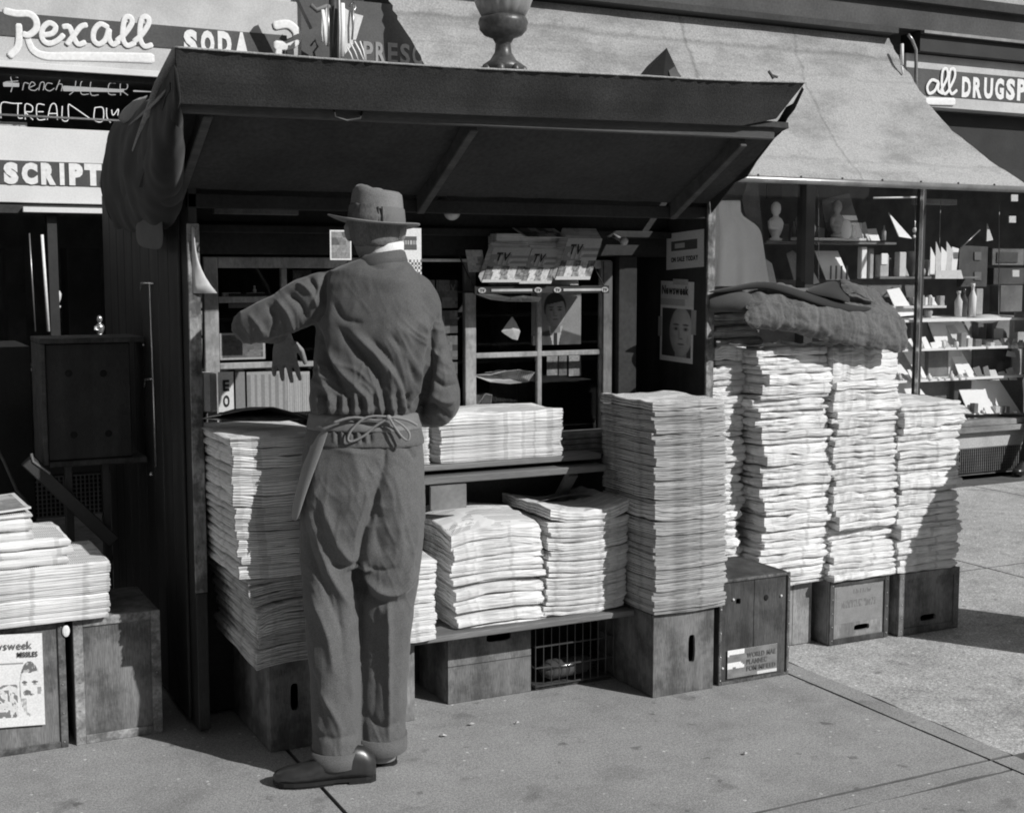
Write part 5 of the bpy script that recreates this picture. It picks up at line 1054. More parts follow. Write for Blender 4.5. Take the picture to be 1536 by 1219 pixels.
# columns right of the stand
kw = dict(ends=(.6, 1, .6, 1), wave=.010, fray=.0055, jit=.013, groups=5, rot=3.2, bundle=3)
stack(3.055, 3.228, 4.31, 4.66, .28, 1.26, .0295, 'of the bright narrow column beside the panel', 'papers in the column against the newsstand panel', None, seed=23, edge='paper', **kw)
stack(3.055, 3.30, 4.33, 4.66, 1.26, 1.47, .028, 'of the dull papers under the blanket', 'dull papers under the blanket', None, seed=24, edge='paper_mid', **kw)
stack(3.228, 3.59, 4.205, 4.59, .272, 1.25, .0292, 'of the tall column second from the panel', 'papers in the second column from the panel', None, seed=29, drift=lambda t: (.012 * math.sin(t * 6), 0), **kw)
stack(3.58, 3.94, 4.185, 4.56, .273, 1.245, .0292, 'of the column on the dark framed crate', 'papers in the column on the dark framed crate', None, seed=31, drift=lambda t: (.010 * math.sin(t * 5 + 1), 0), **kw)
stack(3.93, 4.285, 4.165, 4.54, .272, 1.005, .0292, 'of the shorter end column', 'papers in the end column', 'topmost newspaper of the shorter end column', seed=37, drift=lambda t: (.010 * math.sin(t * 4 + 2), 0), **kw)
_before = set(bpy.data.objects)
# counter
stack(1.985, 2.53, 4.57, 4.88, .823, 1.01, .017, 'of the sunlit pile on the counter', 'papers in the pile on the counter', 'peaked top newspaper of the sunlit pile on the counter', seed=41, ends=(.2, .2, .2, .2), jit=.003, wave=.003, rot=.6, flip=False)
stack(1.62, 1.955, 4.58, 4.88, .823, .98, .018, 'of the counter pile behind the man\'s elbow', 'papers in the counter pile behind the man', None, seed=43, ends=(.2, .2, .2, .2), jit=.003, wave=.003, rot=.6, flip=False)
for i in range(3): tag(B('thin_magazine', 2.56, 2.90, 4.69 + i * .01, 4.84, .8235 + i * .022, .843 + i * .022, 'page_dark'), f'{("bottom", "middle", "top")[i]} dark magazine on the counter right of the sunlit pile', 'magazine')
bring(_before)
# left piles
stack(.14, .725, 4.36, 4.74, .428, .615, .026, 'of the long pile on the two left crates', 'papers in the long pile on the left crates', None, seed=47, ends=(.2, .2, .2, .2), jit=.006, wave=.003, rot=.5, flip=False)
stack(.10, .61, 4.37, 4.72, .616, .70, .028, 'of the middle layer of the left crate pile', 'papers in the middle layer of the left pile', None, seed=49, ends=(.9, 1, .6, .9), jit=.010, wave=.006, rot=2, flip=False)
stack(.05, .495, 4.38, 4.70, .70, .785, .028, 'of the upper layer of the left crate pile', 'papers in the upper layer of the left pile', None, seed=51, ends=(.9, 1, .6, .9), jit=.008, wave=.006, rot=2, flip=False)
a = card('magazine', (.12, 4.37, .792), (.49, 4.40, .788), (.10, 4.66, .80), blocks(61, 4, 3, .03, .8), 30, 24, None, .006, curl=.008); tag(a, 'glossy picture magazine lying on top of the left crate pile', 'magazine')
# ---- blanket over the columns
def surf(name, grid, m, label, cat, thick=.012, levels=2, smooth=True, parent=None, crumple_=0, size=.12):
    ny, nx_ = len(grid), len(grid[0]); vs = [p for r in grid for p in r]; fs = [(j * nx_ + i, j * nx_ + i + 1, (j + 1) * nx_ + i + 1, (j + 1) * nx_ + i) for j in range(ny - 1) for i in range(nx_ - 1)]
    o = build(MB().add(vs, fs), name, m, parent, smooth=smooth); md = o.modifiers.new('s', 'SOLIDIFY'); md.thickness = thick; md.offset = -1; s_ = o.modifiers.new('u', 'SUBSURF'); s_.levels = s_.render_levels = levels
    if crumple_:
        tx = bpy.data.textures.new('cloth', 'CLOUDS'); tx.noise_scale = size; tx.noise_depth = 2; d_ = o.modifiers.new('d', 'DISPLACE'); d_.texture = tx; d_.strength = crumple_; d_.mid_level = .5; d_.texture_coords = 'LOCAL'
    if label: tag(o, label, cat)
    return o
def G(rows): return [[P(x, y, Y=Y) for x, y, Y in r] for r in rows]
bk = empty('blanket', (3.6, 4.35, 1.25), 'striped grey wool blanket folded over the tall paper columns', 'blanket')
surf('front_fold', G([
    [(1112, 470, 4.14), (1150, 452, 4.13), (1195, 462, 4.12), (1240, 462, 4.12), (1290, 468, 4.13), (1335, 470, 4.13), (1357, 478, 4.15)],
    [(1114, 482, 4.12), (1150, 476, 4.10), (1198, 480, 4.10), (1240, 484, 4.10), (1290, 490, 4.10), (1335, 498, 4.11), (1359, 500, 4.13)],
    [(1122, 488, 4.13), (1160, 488, 4.11), (1200, 490, 4.13), (1236, 503, 4.10), (1290, 510, 4.10), (1335, 518, 4.11), (1359, 520, 4.13)],
    [(1130, 489, 4.15), (1170, 491, 4.14), (1202, 499, 4.16), (1238, 510, 4.13), (1290, 517, 4.13), (1335, 526, 4.13), (1356, 528, 4.14)]]), 'blanket', None, None, .014, 4, parent=bk, crumple_=.03, size=.045)
surf('top_fold', G([
    [(1112, 470, 4.135), (1150, 452, 4.125), (1195, 462, 4.115), (1240, 462, 4.115), (1290, 468, 4.125), (1335, 470, 4.125), (1357, 478, 4.145)],
    [(1120, 445, 4.20), (1150, 432, 4.20), (1200, 446, 4.18), (1245, 452, 4.17), (1285, 458, 4.18), (1320, 456, 4.2), (1350, 474, 4.22)],
    [(1108, 438, 4.35), (1145, 418, 4.33), (1200, 430, 4.33), (1245, 440, 4.33), (1290, 440, 4.36), (1315, 440, 4.36), (1345, 465, 4.36)],
    [(1100, 445, 4.55), (1140, 425, 4.55), (1200, 435, 4.55), (1250, 438, 4.55), (1290, 445, 4.55), (1318, 452, 4.55), (1340, 472, 4.55)]]), 'blanket', None, None, .014, 4, parent=bk, crumple_=.03, size=.045)
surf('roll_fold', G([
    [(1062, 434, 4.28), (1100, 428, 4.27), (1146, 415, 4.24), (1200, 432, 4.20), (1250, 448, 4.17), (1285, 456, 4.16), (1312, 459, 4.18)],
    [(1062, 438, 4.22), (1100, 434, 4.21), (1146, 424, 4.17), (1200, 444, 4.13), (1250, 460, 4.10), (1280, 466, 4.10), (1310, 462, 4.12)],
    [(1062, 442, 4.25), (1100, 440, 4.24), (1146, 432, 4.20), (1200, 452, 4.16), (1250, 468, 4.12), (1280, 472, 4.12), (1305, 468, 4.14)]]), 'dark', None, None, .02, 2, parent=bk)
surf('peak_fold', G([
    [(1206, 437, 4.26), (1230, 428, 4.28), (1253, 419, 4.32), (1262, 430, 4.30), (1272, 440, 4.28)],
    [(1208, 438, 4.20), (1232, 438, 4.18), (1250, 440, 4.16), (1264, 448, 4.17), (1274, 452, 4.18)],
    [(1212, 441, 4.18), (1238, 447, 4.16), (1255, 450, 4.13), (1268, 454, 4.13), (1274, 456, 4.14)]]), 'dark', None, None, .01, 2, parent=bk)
surf('peak_fold', G([
    [(1256, 421, 4.30), (1275, 424, 4.28), (1295, 431, 4.26), (1318, 440, 4.25)],
    [(1262, 436, 4.22), (1280, 434, 4.20), (1298, 442, 4.19), (1316, 450, 4.2)],
    [(1270, 446, 4.20), (1284, 440, 4.18), (1300, 450, 4.17), (1312, 458, 4.18)]]), 'blanket', None, None, .01, 3, parent=bk, crumple_=.03, size=.05)
surf('left_fold', G([
    [(1062, 440, 4.30), (1085, 438, 4.27), (1110, 436, 4.24), (1132, 444, 4.22)],
    [(1062, 456, 4.26), (1085, 456, 4.22), (1108, 452, 4.19), (1130, 456, 4.16)],
    [(1062, 468, 4.28), (1085, 466, 4.25), (1108, 468, 4.20), (1120, 470, 4.18)]]), 'rag', None, None, .012, 2, parent=bk)
# ---- tarpaulin bundle on the left roof corner
_before = set(bpy.data.objects)
tp = empty('tarpaulin', (1.0, 5.0, 1.9), 'black tarpaulin bundled over the left end of the newsstand roof', 'tarpaulin')
def GX(rows, ): return [[P(x, y, X=X) for x, y, X in r] for r in rows]
surf('tarp_sheet', GX([
    [(268, 78, .90), (255, 120, .93), (235, 150, .97), (205, 172, .98), (170, 190, 1.0)],
    [(272, 130, .90), (258, 165, .90), (230, 185, .90), (198, 205, .93), (163, 215, 1.0)],
    [(274, 175, .93), (262, 200, .90), (232, 225, .88), (196, 245, .92), (155, 255, 1.0)],
    [(273, 220, .97), (262, 250, .95), (235, 275, .90), (198, 290, .93), (156, 288, 1.0)],
    [(272, 265, 1.0), (265, 295, .98), (240, 315, .95), (205, 325, .96), (165, 315, 1.02)],
    [(272, 300, 1.03), (262, 328, 1.02), (240, 345, 1.0), (210, 350, 1.0), (175, 345, 1.04)]]), 'tarp', None, None, .02, 4, parent=tp, crumple_=.055, size=.30)
surf('sunlit_edge', GX([[(256, 125, .92), (245, 135, .90), (222, 158, .90), (195, 185, .93)], [(250, 132, .89), (238, 150, .88), (216, 170, .89), (184, 194, .92)]]), 'tarp_sunlit', None, None, .006, 1, parent=tp)  # sunlit edge of the tarp painted pale as separate strips
surf('sunlit_edge', GX([[(205, 142, 1.0), (215, 146, .96), (232, 132, .96)], [(168, 178, 1.0), (180, 182, .96), (184, 195, .94)]]), 'tarp_sunlit', None, None, .006, 1, parent=tp)
surf('rag', GX([[(205, 304, .98), (222, 303, .97), (243, 306, .98)], [(204, 335, .97), (224, 338, .96), (247, 340, .98)], [(204, 371, .99), (226, 374, .98), (248, 379, .99)]]), 'rag', None, None, .006, 2, parent=tp)
surf('tarp_corner', GX([[(240, 236, .95), (255, 232, .95), (270, 228, .96)], [(238, 243, .95), (255, 240, .94), (270, 242, .95)]]), 'tarp_sunlit', None, None, .004, 1, parent=tp)
bring(_before)
# ================================================================== SHOP WINDOW GOODS
def itm_box(x0, x1, yt, yb, Y, dp, m, label, name='gift_box', cat='box', rot=0, group=None):
    a, b, t = P(x0, yb, Y=Y), P(x1, yb, Y=Y), P(x0, yt, Y=Y); return tag(build(MB().box(a.x, b.x, Y, Y + dp, a.z, t.z), name, m, bevel=.004), label, cat, group)
def itm_card(pts, Y, m, label, lean=.12, name='display_card', cat='display card'):
    a = [P(x, y, Y=Y) for x, y in pts]; zb = min(p.z for p in a); zt = max(p.z for p in a)
    a = [p + Vector((0, lean * (p.z - zb) / max(.01, zt - zb), 0)) for p in a]; n = len(a); mb = MB().loft([a, [p + Vector((0, .008, 0)) for p in a]]); return tag(build(mb, name, m), label, cat)
def shelf(x0, x1, yt, Y0, Y1, label, m='offwhite'):
    a, b = P(x0, yt, Y=Y0), P(x1, yt, Y=Y0); return tag(B('glass_shelf', a.x, b.x, Y0, Y1, a.z - .018, a.z, m), label, 'shelf')
wg = []
for j in range(12):
    t = j / 11; y = 300 + 130 * t; xl_, xr_ = 1067, (1111 if t < .2 else 1128 + 14 * (t - .2) / .15 if t < .35 else 1142 + 13 * (t - .35) / .65); wg.append([(xl_ + (xr_ - xl_) * i / 14, y, YB + .25 + .02 * math.sin(i * 1.1 + t * 2) * (.3 + t) + .03 * (1 - t)) for i in range(15)])
tag(surf('draped_display', [[P(*q[:2], Y=q[2]) for q in r] for r in wg], 'white', None, None, .006, 1), 'large white draped display nearest the newsstand panel', 'display drape')
itm_card([(1066, 430), (1073, 430), (1082, 350), (1080, 300), (1066, 310)], YB + .20, 'offwhite', 'narrow pale card strip standing before the large white drape', .02)
itm_card([(1113, 300), (1122, 270), (1136, 272), (1146, 360), (1150, 440), (1140, 440)], YB + .4, 'mgrey', 'grey folded drape hanging right of the large white drape', .0)
shelf(1150, 1345, 361, YB + .25, YB + .55, 'upper glass shelf of the right shop window', 'mgrey'); shelf(1195, 1300, 356, YB + .18, YB + .25, 'narrow upper ledge carrying the tilted frame and white jar')
shelf(1300, 1420, 460, YB + .12, YB + .4, 'white middle shelf right of the blanket'); shelf(1320, 1470, 415, YB + .3, YB + .5, 'thin middle shelf carrying fan shaped cards', 'mgrey'); shelf(1362, 1450, 478, YB + .08, YB + .3, 'white ledge carrying bottles above the dark boxes')
bust('bust_figurine', P(1163, 362, Y=YB + .35), .95, 'white', 'white bust figurine left of the dark window post on the upper shelf'); bust('bust_figurine', P(1205, 361, Y=YB + .33), 1.05, 'grey', 'grey kneeling figurine right of the dark window post'); bust('bust_figurine', P(1215, 361, Y=YB + .28), .7, 'white', 'small white figurine in front of the grey kneeling one'); bust('bust_figurine', P(1255, 356, Y=YB + .22), .9, 'grey', 'grey figurine with white lap standing in the tilted frame', cat='figurine')
lathe_thing('round_jar', [(.03, 0), (.045, .02), (.05, .07), (.04, .12), (.015, .14)], P(1267, 358, Y=YB + .2), 'white', 'round white jar right of the framed figurine', 'jar'); lathe_thing('small_bottle', [(.016, 0), (.018, .05), (.008, .07), (.01, .1)], P(1279, 358, Y=YB + .2), 'white', 'tiny bottle at the right end of the upper ledge', 'bottle')
itm_card([(1238, 330), (1244, 358), (1295, 356), (1278, 290), (1236, 300)], YB + .3, 'mgrey', 'tilted dark picture frame on the upper shelf', .03); itm_card([(1150, 275), (1173, 275), (1173, 298), (1150, 298)], YB + .85, 'dgrey', 'small dark framed picture high behind the white bust', 0); itm_card([(1196, 275), (1214, 275), (1214, 298), (1196, 298)], YB + .85, 'mgrey', 'small framed picture high right of the dark post', 0)
itm_card([(1158, 455), (1172, 455), (1172, 395), (1164, 388), (1156, 400)], YB + .2, 'offwhite', 'pale pennant card left of the dark post above the blanket'); itm_card([(1192, 420), (1205, 422), (1225, 405), (1205, 375), (1194, 380)], YB + .3, 'grey', 'crumpled grey print right of the dark post'); itm_card([(1208, 430), (1232, 424), (1228, 395), (1213, 392)], YB + .22, 'goods', 'patterned booklet fanned below the upper shelf')
itm_card([(1240, 420), (1275, 420), (1273, 376), (1238, 376)], YB + .24, 'white', 'white fringed display card under the tilted frame')
for i in range(4): a = P(1246 + i * 8, 419, Y=YB + .23); tag(build(MB().tube([a, a + Vector((0, .0, .1))], .007, 7), 'pen', 'mgrey'), ('leftmost', 'second', 'third', 'rightmost')[i] + ' of four pens on the white fringed card', 'pen')
itm_box(1292, 1300, 370, 418, YB + .3, .05, 'white', 'slim white carton under the upper shelf end'); itm_box(1302, 1310, 372, 418, YB + .34, .05, 'grey', 'slim grey carton under the upper shelf end'); itm_box(1320, 1333, 382, 415, YB + .3, .06, 'goods', 'speckled carton with white label left of the thin window post'); itm_box(1349, 1359, 378, 415, YB + .3, .06, 'offwhite', 'pale carton just right of the thin window post'); itm_box(1322, 1332, 380, 397, YB + .29, .008, 'white', 'white label card on the speckled carton', 'label_card', 'card')
lathe_thing('funnel_vase', [(.015, 0), (.02, .02), (.06, .12), (.075, .2)], P(1367, 416, Y=YB + .35), 'dgrey', 'dark funnel vase behind the thin shelf', 'vase')
for i in range(5):
    x = 1395 + i * 8; itm_card([(x, 413), (x + 7, 413), (x + 10 + i, 385 - 3 * i), (x + 4, 370 - (i % 2) * 8)], YB + .32 + i * .012, 'white' if i % 2 == 0 else 'offwhite', ('first', 'second', 'third', 'fourth', 'fifth')[i] + ' pale card of the fan on the thin middle shelf', .02)
itm_card([(1403, 418), (1445, 418), (1443, 405), (1405, 406)], YB + .27, 'offwhite', 'low pale strip card in front of the card fan', .01)
itm_card([(1436, 430), (1480, 430), (1482, 370), (1440, 368)], YB + .45, 'dgrey', 'black board with two small emblems and a pale outline', 0, 'emblem_board', 'board')
for i, (x, y) in enumerate(((1467, 384), (1467, 414))): itm_card([(x - 5, y + 6), (x + 5, y + 6), (x + 5, y - 6), (x - 5, y - 6)], YB + .44, 'mgrey', ('upper', 'lower')[i] + ' small square emblem on the black board', 0, 'emblem', 'emblem')
def rodwin(xa, ya, xb, yb, Y, r, m, label, name='display_rod', cat='rod'): tag(build(MB().tube([P(xa, ya, Y=Y), P(xb, yb, Y=Y)], r, 7), name, m, smooth=True), label, cat)
rodwin(1310, 297, 1376, 296, YB + .1, .007, 'letter', 'white horizontal hanging bar high by the thin window post'); rodwin(1373, 298, 1372, 412, YB + .35, .003, 'chrome', 'thin bright cord right of the thin window post', 'hanging_string', 'cord'); rodwin(1411, 300, 1408, 410, YB + .5, .003, 'grey', 'thin vertical cord behind the card fan', 'hanging_string', 'cord'); rodwin(1438, 375, 1470, 345, YB + .4, .006, 'steel', 'slanted rod above the black emblem board'); rodwin(1228, 280, 1228, 420, YB + .15, .002, 'chrome', 'thin upright cord right of the kneeling figurine', 'hanging_string', 'cord'); rodwin(1499, 300, 1497, 590, YB + .5, .004, 'grey', 'tall thin rod near the right picture edge')
itm_card([(1350, 355), (1368, 358), (1362, 345), (1350, 318)], YB + .2, 'white', 'curved white wing shaped card right of the thin post')
o = build(MB().sphere(P(1372, 345, Y=YB + .33), .02, 10).sphere(P(1371, 355, Y=YB + .33), .014, 8), 'hanging_ornament', 'letter', smooth=True); tag(o, 'small white ball ornament on the cord right of the thin post', 'ornament')
itm_box(1380, 1436, 297, 306, YB + .7, .1, 'grey', 'dim long carton high at the back of the window'); 
for i, (x, y) in enumerate(((1522, 297), (1519, 329), (1524, 410))): itm_card([(x - 5, y + 5), (x + 5, y + 5), (x + 5, y - 5), (x - 5, y - 5)], YB + .03, 'offwhite', ('top', 'middle', 'lowest')[i] + ' small white sticker on the window near the right picture edge', 0, 'sticker', 'sticker')
itm_box(1488, 1536, 372, 398, YB + .6, .15, 'mgrey', 'wide grey carton high on the right with dark recess', 'carton'); itm_box(1495, 1527, 378, 394, YB + .59, .008, 'dgrey', 'dark label panel on the wide grey carton', 'label_card', 'card'); itm_box(1500, 1533, 428, 468, YB + .5, .12, 'mgrey', 'plain grey carton between the bottles and right picture edge'); itm_box(1490, 1536, 402, 427, YB + .62, .12, 'dgrey', 'dark carton below the wide grey carton')
itm_card([(1480, 362), (1490, 360), (1484, 335)], YB + .4, 'offwhite', 'small pale pennant above the emblem board', .02)
for i, (x, m, h) in enumerate(((1437, 'offwhite', .20), (1445, 'bottle', .22), (1458, 'white', .26), (1470, 'goods', .2))):
    if i < 3: lathe_thing('bottle', [(.028, 0), (.03, h * .6), (.012, h * .78), (.012, h * .9), (.016, h * .91), (.016, h)], P(x, 475, Y=YB + .2), m, ('pale slim bottle at the left of the ledge', 'smoky bottle between the pale slim one and the white one', 'tall white capped bottle on the ledge')[i], 'bottle')
    else: itm_box(1464, 1474, 433, 472, YB + .2, .06, 'grey', 'upright grey carton beside the tall white bottle')
itm_card([(1349, 475), (1374, 472), (1366, 432), (1346, 435)], YB + .14, 'white', 'white price card leaning right of the thin post'); itm_card([(1318, 462), (1335, 462), (1331, 440), (1326, 432), (1321, 442)], YB + .18, 'white', 'white cone shaped card left of the thin post')
for i in range(5): x = 1378 + i * 5; itm_box(x, x + 4, 446 - i % 2 * 3, 458, YB + .2, .03, ('white', 'grey')[i % 2], ('first', 'second', 'third', 'fourth', 'fifth')[i] + ' small carton in the row on the white middle shelf')
lathe_thing('small_pot', [(.02, 0), (.035, .05), (.03, .07)], P(1392, 478, Y=YB + .18), 'grey', 'small grey pot under the white middle shelf', 'pot')
o = build(MB().sphere(P(1480, 478, Y=YB + .15), (.14, .08, .035), 12), 'fur_hat', 'offwhite', smooth=True); tag(o, 'flat pale puffy hat on the ledge right of the bottles', 'hat')
itm_box(1365, 1408, 482, 523, YB + .25, .25, 'mgrey', 'dark square box under the white ledge'); itm_box(1340, 1364, 480, 530, YB + .35, .2, 'mgrey', 'dark box behind the end of the blanket')
itm_card([(1408, 523), (1466, 524), (1455, 478), (1406, 474)], YB + .14, 'white', 'wide white draped cloth card in the middle of the window'); itm_card([(1432, 512), (1448, 512), (1446, 485), (1434, 485)], YB + .12, 'offwhite', 'small figure print on the wide white cloth card'); itm_card([(1455, 524), (1468, 524), (1462, 480), (1456, 482)], YB + .2, 'grey', 'grey wedge card right of the wide white cloth card')
itm_box(1466, 1478, 484, 522, YB + .3, .1, 'mgrey', 'narrow grey box right of the grey wedge card'); itm_box(1488, 1514, 478, 508, YB + .3, .12, 'goods', 'speckled box with a white label near the right'); itm_box(1491, 1505, 493, 508, YB + .29, .008, 'white', 'white square label on the speckled box', 'label_card', 'card'); itm_box(1478, 1502, 509, 523, YB + .25, .12, 'offwhite', 'low grey box below the speckled box')
for i, x in enumerate((1503, 1512, 1522, 1531)): lathe_thing('small_jar', [(.022, 0), (.024, .05), (.016, .06), (.016, .08 - .01 * (i % 2))], P(x, 523, Y=YB + .16), ('white', 'offwhite')[i % 2], ('first', 'second', 'third', 'fourth')[i] + ' small white jar counted from the low grey box', 'jar')
itm_box(1521, 1540, 468, 498, YB + .12, .01, 'grey', 'grey notice with dark writing at the right picture edge', 'notice', 'notice'); itm_box(1392, 1421, 524, 567, YB + .22, .25, 'mgrey', 'dark front of the box in the second row', 'gift_box'); itm_box(1422, 1442, 525, 568, YB + .22, .2, 'offwhite', 'grey box side left of the white slanted card'); itm_card([(1442, 568), (1467, 569), (1457, 525), (1441, 524)], YB + .13, 'white', 'white slanted card in the second row')
itm_box(1459, 1516, 524, 570, YB + .24, .25, 'dgrey', 'big black box in the second row'); itm_box(1517, 1530, 525, 572, YB + .25, .2, 'offwhite', 'upright grey box right of the big black box'); itm_card([(1510, 534), (1524, 536), (1522, 528), (1512, 526)], YB + .17, 'white', 'white oval tag on the big black box', 0, 'tag', 'tag')
itm_card([(1378, 566), (1390, 566), (1386, 525), (1370, 525)], YB + .12, 'white', 'narrow white tall card at the left of the second row'); bust('figurine', P(1387, 526, Y=YB + .14), .3, 'white', 'tiny white figurine on top of the narrow white tall card'); itm_box(1362, 1392, 535, 567, YB + .28, .1, 'mgrey', 'grey box behind the narrow white tall card')
bust('clock', P(1483, 571, Y=YB + .12), .25, 'bottle', 'small glass clock standing before the big black box', cat='clock')
itm_card([(1455, 622), (1532, 620), (1516, 572), (1450, 572)], YB + .06, 'white', 'largest white slanted card in the front row of the window'); itm_box(1430, 1456, 572, 624, YB + .15, .2, 'dgrey', 'dark box left of the largest white card'); itm_box(1378, 1428, 572, 604, YB + .25, .2, 'mgrey', 'low grey carton left of the front row cards'); itm_card([(1344, 590), (1388, 592), (1362, 545), (1346, 530)], YB + .08, 'white', 'white triangular sign card behind the end column of papers')
itm_card([(1442, 622), (1458, 622), (1450, 600), (1444, 590)], YB + .1, 'grey', 'grey easel wing left of the largest white card')
for i in range(3): itm_box(1380 + i * 22, 1396 + i * 22, 568, 573, YB + .2, .08, ('goods', 'white', 'grey')[i], ('left', 'middle', 'right')[i] + ' flat packet on the front row ledge')
for xa_, xb_, y_, lb_ in ((1345, 1536, 524, 'white cloth covered ledge under the third row of goods'), (1345, 1536, 571, 'white cloth covered ledge under the second row of goods'), (1345, 1536, 480, 'pale ledge under the bottles and the big dark boxes')): a_, b_ = P(xa_, y_, Y=YB + .035), P(xb_, y_, Y=YB + .035); tag(B('display_ledge', a_.x, b_.x, YB + .035, YB + .2, a_.z - .020, a_.z - .001, 'white'), lb_, 'ledge')
R_ = random.Random(5)
kinds_ = (('carton', 'carton'), ('bottle', 'bottle'), ('card', 'display card'), ('jar', 'jar'), ('carton', 'carton'), ('card', 'display card'))
for rowname, xa, xb, yb_, Yr, hmin, hmax, stepx in (('along the front row of the window', 1345, 1530, 620, YB + .035, 6, 15, 12), ('along the second row of the window', 1345, 1532, 570, YB + .045, 7, 24, 11), ('along the third row of the window', 1362, 1532, 523, YB + .045, 7, 24, 11), ('on the white middle shelf', 1352, 1420, 459, YB + .28, 8, 18, 9), ('on the thin middle shelf', 1318, 1400, 414, YB + .42, 12, 34, 11), ('on the upper glass shelf', 1160, 1340, 361, YB + .46, 14, 40, 15)):
    x = xa; i = 0
    while x < xb - 8:
        wd = stepx * R_.uniform(.5, 1.0); h = R_.uniform(hmin, hmax); kd, ct = kinds_[R_.randrange(6)]; i += 1; m_ = R_.choice(('white', 'white', 'offwhite', 'grey', 'goods', 'mgrey')); lb_ = f'{ordinal(i)} small {kd} from the left {rowname}'
        if kd == 'carton': o = itm_box(x, x + wd, yb_ - h, yb_, Yr, .05, m_, lb_, 'small_carton', ct)
        elif kd == 'card': o = itm_card([(x, yb_), (x + wd, yb_), (x + wd + R_.uniform(-3, 3), yb_ - h), (x + R_.uniform(-3, 3), yb_ - h * R_.uniform(.8, 1))], Yr, m_, lb_, .05, 'small_card', ct)
        else:
            c_ = P(x + wd / 2, yb_, Y=Yr); hh = h / 250; r_ = min(.03, wd / 500); pr = [(r_, 0), (r_, hh * .6), (r_ * .4, hh * .78), (r_ * .4, hh)] if kd == 'bottle' else [(r_, 0), (r_ * 1.15, hh * .35), (r_, hh * .5), (r_ * .8, hh * .6)]
            o = lathe_thing('small_' + kd, pr, c_, m_, lb_, ct, n=10)
        o['group'] = 'small goods ' + rowname; x += wd + R_.uniform(1, 4)
B('display_riser', 6.9, 8.9, YB + .2, YB + 1.0, .425, .72, 'mgrey', bd); B('display_riser', 7.0, 8.9, YB + .26, YB + 1.0, .721, .98, 'grey', bd); B('display_riser', 7.2, 8.9, YB + .36, YB + 1.0, .981, 1.19, 'grey', bd)
# mailbox just outside the frame, whose shadow crosses the end column and the pavement
mx, my = 4.80, 3.45
mbx = empty('mailbox', (mx, my, 0), 'round topped mailbox standing just outside the picture on the right', 'mailbox')
arc = [(mx + .24 * math.cos(a), 1.06 + .24 * math.sin(a)) for a in (math.pi * k / 12 for k in range(13))] + [(mx - .24, .22), (mx + .24, .22)]
build(MB().loft([[(x, my - .2, z) for x, z in arc], [(x, my + .2, z) for x, z in arc]]), 'body', 'mailbox', mbx)
for sx in (-1, 1):
    for sy in (-1, 1): B('leg', mx + sx * .2 - .02, mx + sx * .2 + .02, my + sy * .16 - .02, my + sy * .16 + .02, 0, .22, 'mailbox', mbx)
# litter flecks
for i, (x, y) in enumerate(((707, 1086), (776, 1084), (665, 1103), (1118, 1130))):
    c = P(x, y, Z=.004); R = random.Random(i); pts = [c + Vector((.012 * math.cos(k * 1.05) * R.uniform(.5, 1.2), .01 * math.sin(k * 1.05) * R.uniform(.5, 1.2), R.uniform(0, .006))) for k in range(6)]
    fo = build(MB().add([c + Vector((0, 0, .008))] + pts, [(0, k + 1, (k + 1) % 6 + 1) for k in range(6)]), 'paper_scrap', 'offwhite'); md = fo.modifiers.new('s', 'SOLIDIFY'); md.thickness = .001; tag(fo, ('small white paper scrap on the pavement below the plank crate', 'small pale scrap on the pavement below the wire crate', 'faint scrap on the pavement right of the man\'s shoes', 'tiny scrap on the pavement below the big dark crate')[i], 'litter')
# ================================================================== PEOPLE
RV, GV = Vector(_r), Vector(_g)
def ring(c, hw, rb, n=28, ex=2.0, tilt=0.0):
    out = []
    for k in range(n):
        a = 2 * math.pi * k / n; ca, sa = math.cos(a), math.sin(a); q = 2 / ex
        out.append(c + RV * hw * math.copysign(abs(ca) ** q, ca) + GV * rb * math.copysign(abs(sa) ** q, sa) + Vector((0, 0, -tilt * math.copysign(abs(ca) ** q, ca))))
    return out
def ringpx(y, xl, xr, G_, rb, ex=2.0, tilt=0.0):
    a, b = P(xl, y, G=G_), P(xr, y, G=G_); return ring((a + b) / 2, (b - a).length / 2, rb, ex=ex, tilt=tilt)
def chain(mb, pts, n=16, m=None):
    """tube through (px, py, G, radius) knots, rounded in between"""
    ps = [P(x, y, G=g_) for x, y, g_, r in pts]; rs = [p[3] for p in pts]; out, rr = [], []
    for i in range(len(ps) - 1):
        a, b, c, d = ps[max(i - 1, 0)], ps[i], ps[i + 1], ps[min(i + 2, len(ps) - 1)]
        for k in range(4):
            t = k / 4; out.append(.5 * ((2 * b) + (c - a) * t + (2 * a - 5 * b + 4 * c - d) * t * t + (3 * b - a - 3 * c + d) * t ** 3)); rr.append(rs[i] + (rs[i + 1] - rs[i]) * t)
    out.append(ps[-1]); rr.append(rs[-1]); mb.tube(out, rr, n, m)
def remesh(mb, voxel, smooth=6):
    me = mb.mesh('tmp', 'dark'); o = bpy.data.objects.new('tmp', me); COL.objects.link(o)
    r = o.modifiers.new('r', 'REMESH'); r.mode = 'VOXEL'; r.voxel_size = voxel; r.adaptivity = 0
    s = o.modifiers.new('s', 'SMOOTH'); s.iterations = smooth; s.factor = .6
    dg = bpy.context.evaluated_depsgraph_get(); dg.update(); out = bpy.data.meshes.new_from_object(o.evaluated_get(dg)); bpy.data.objects.remove(o)
    return out
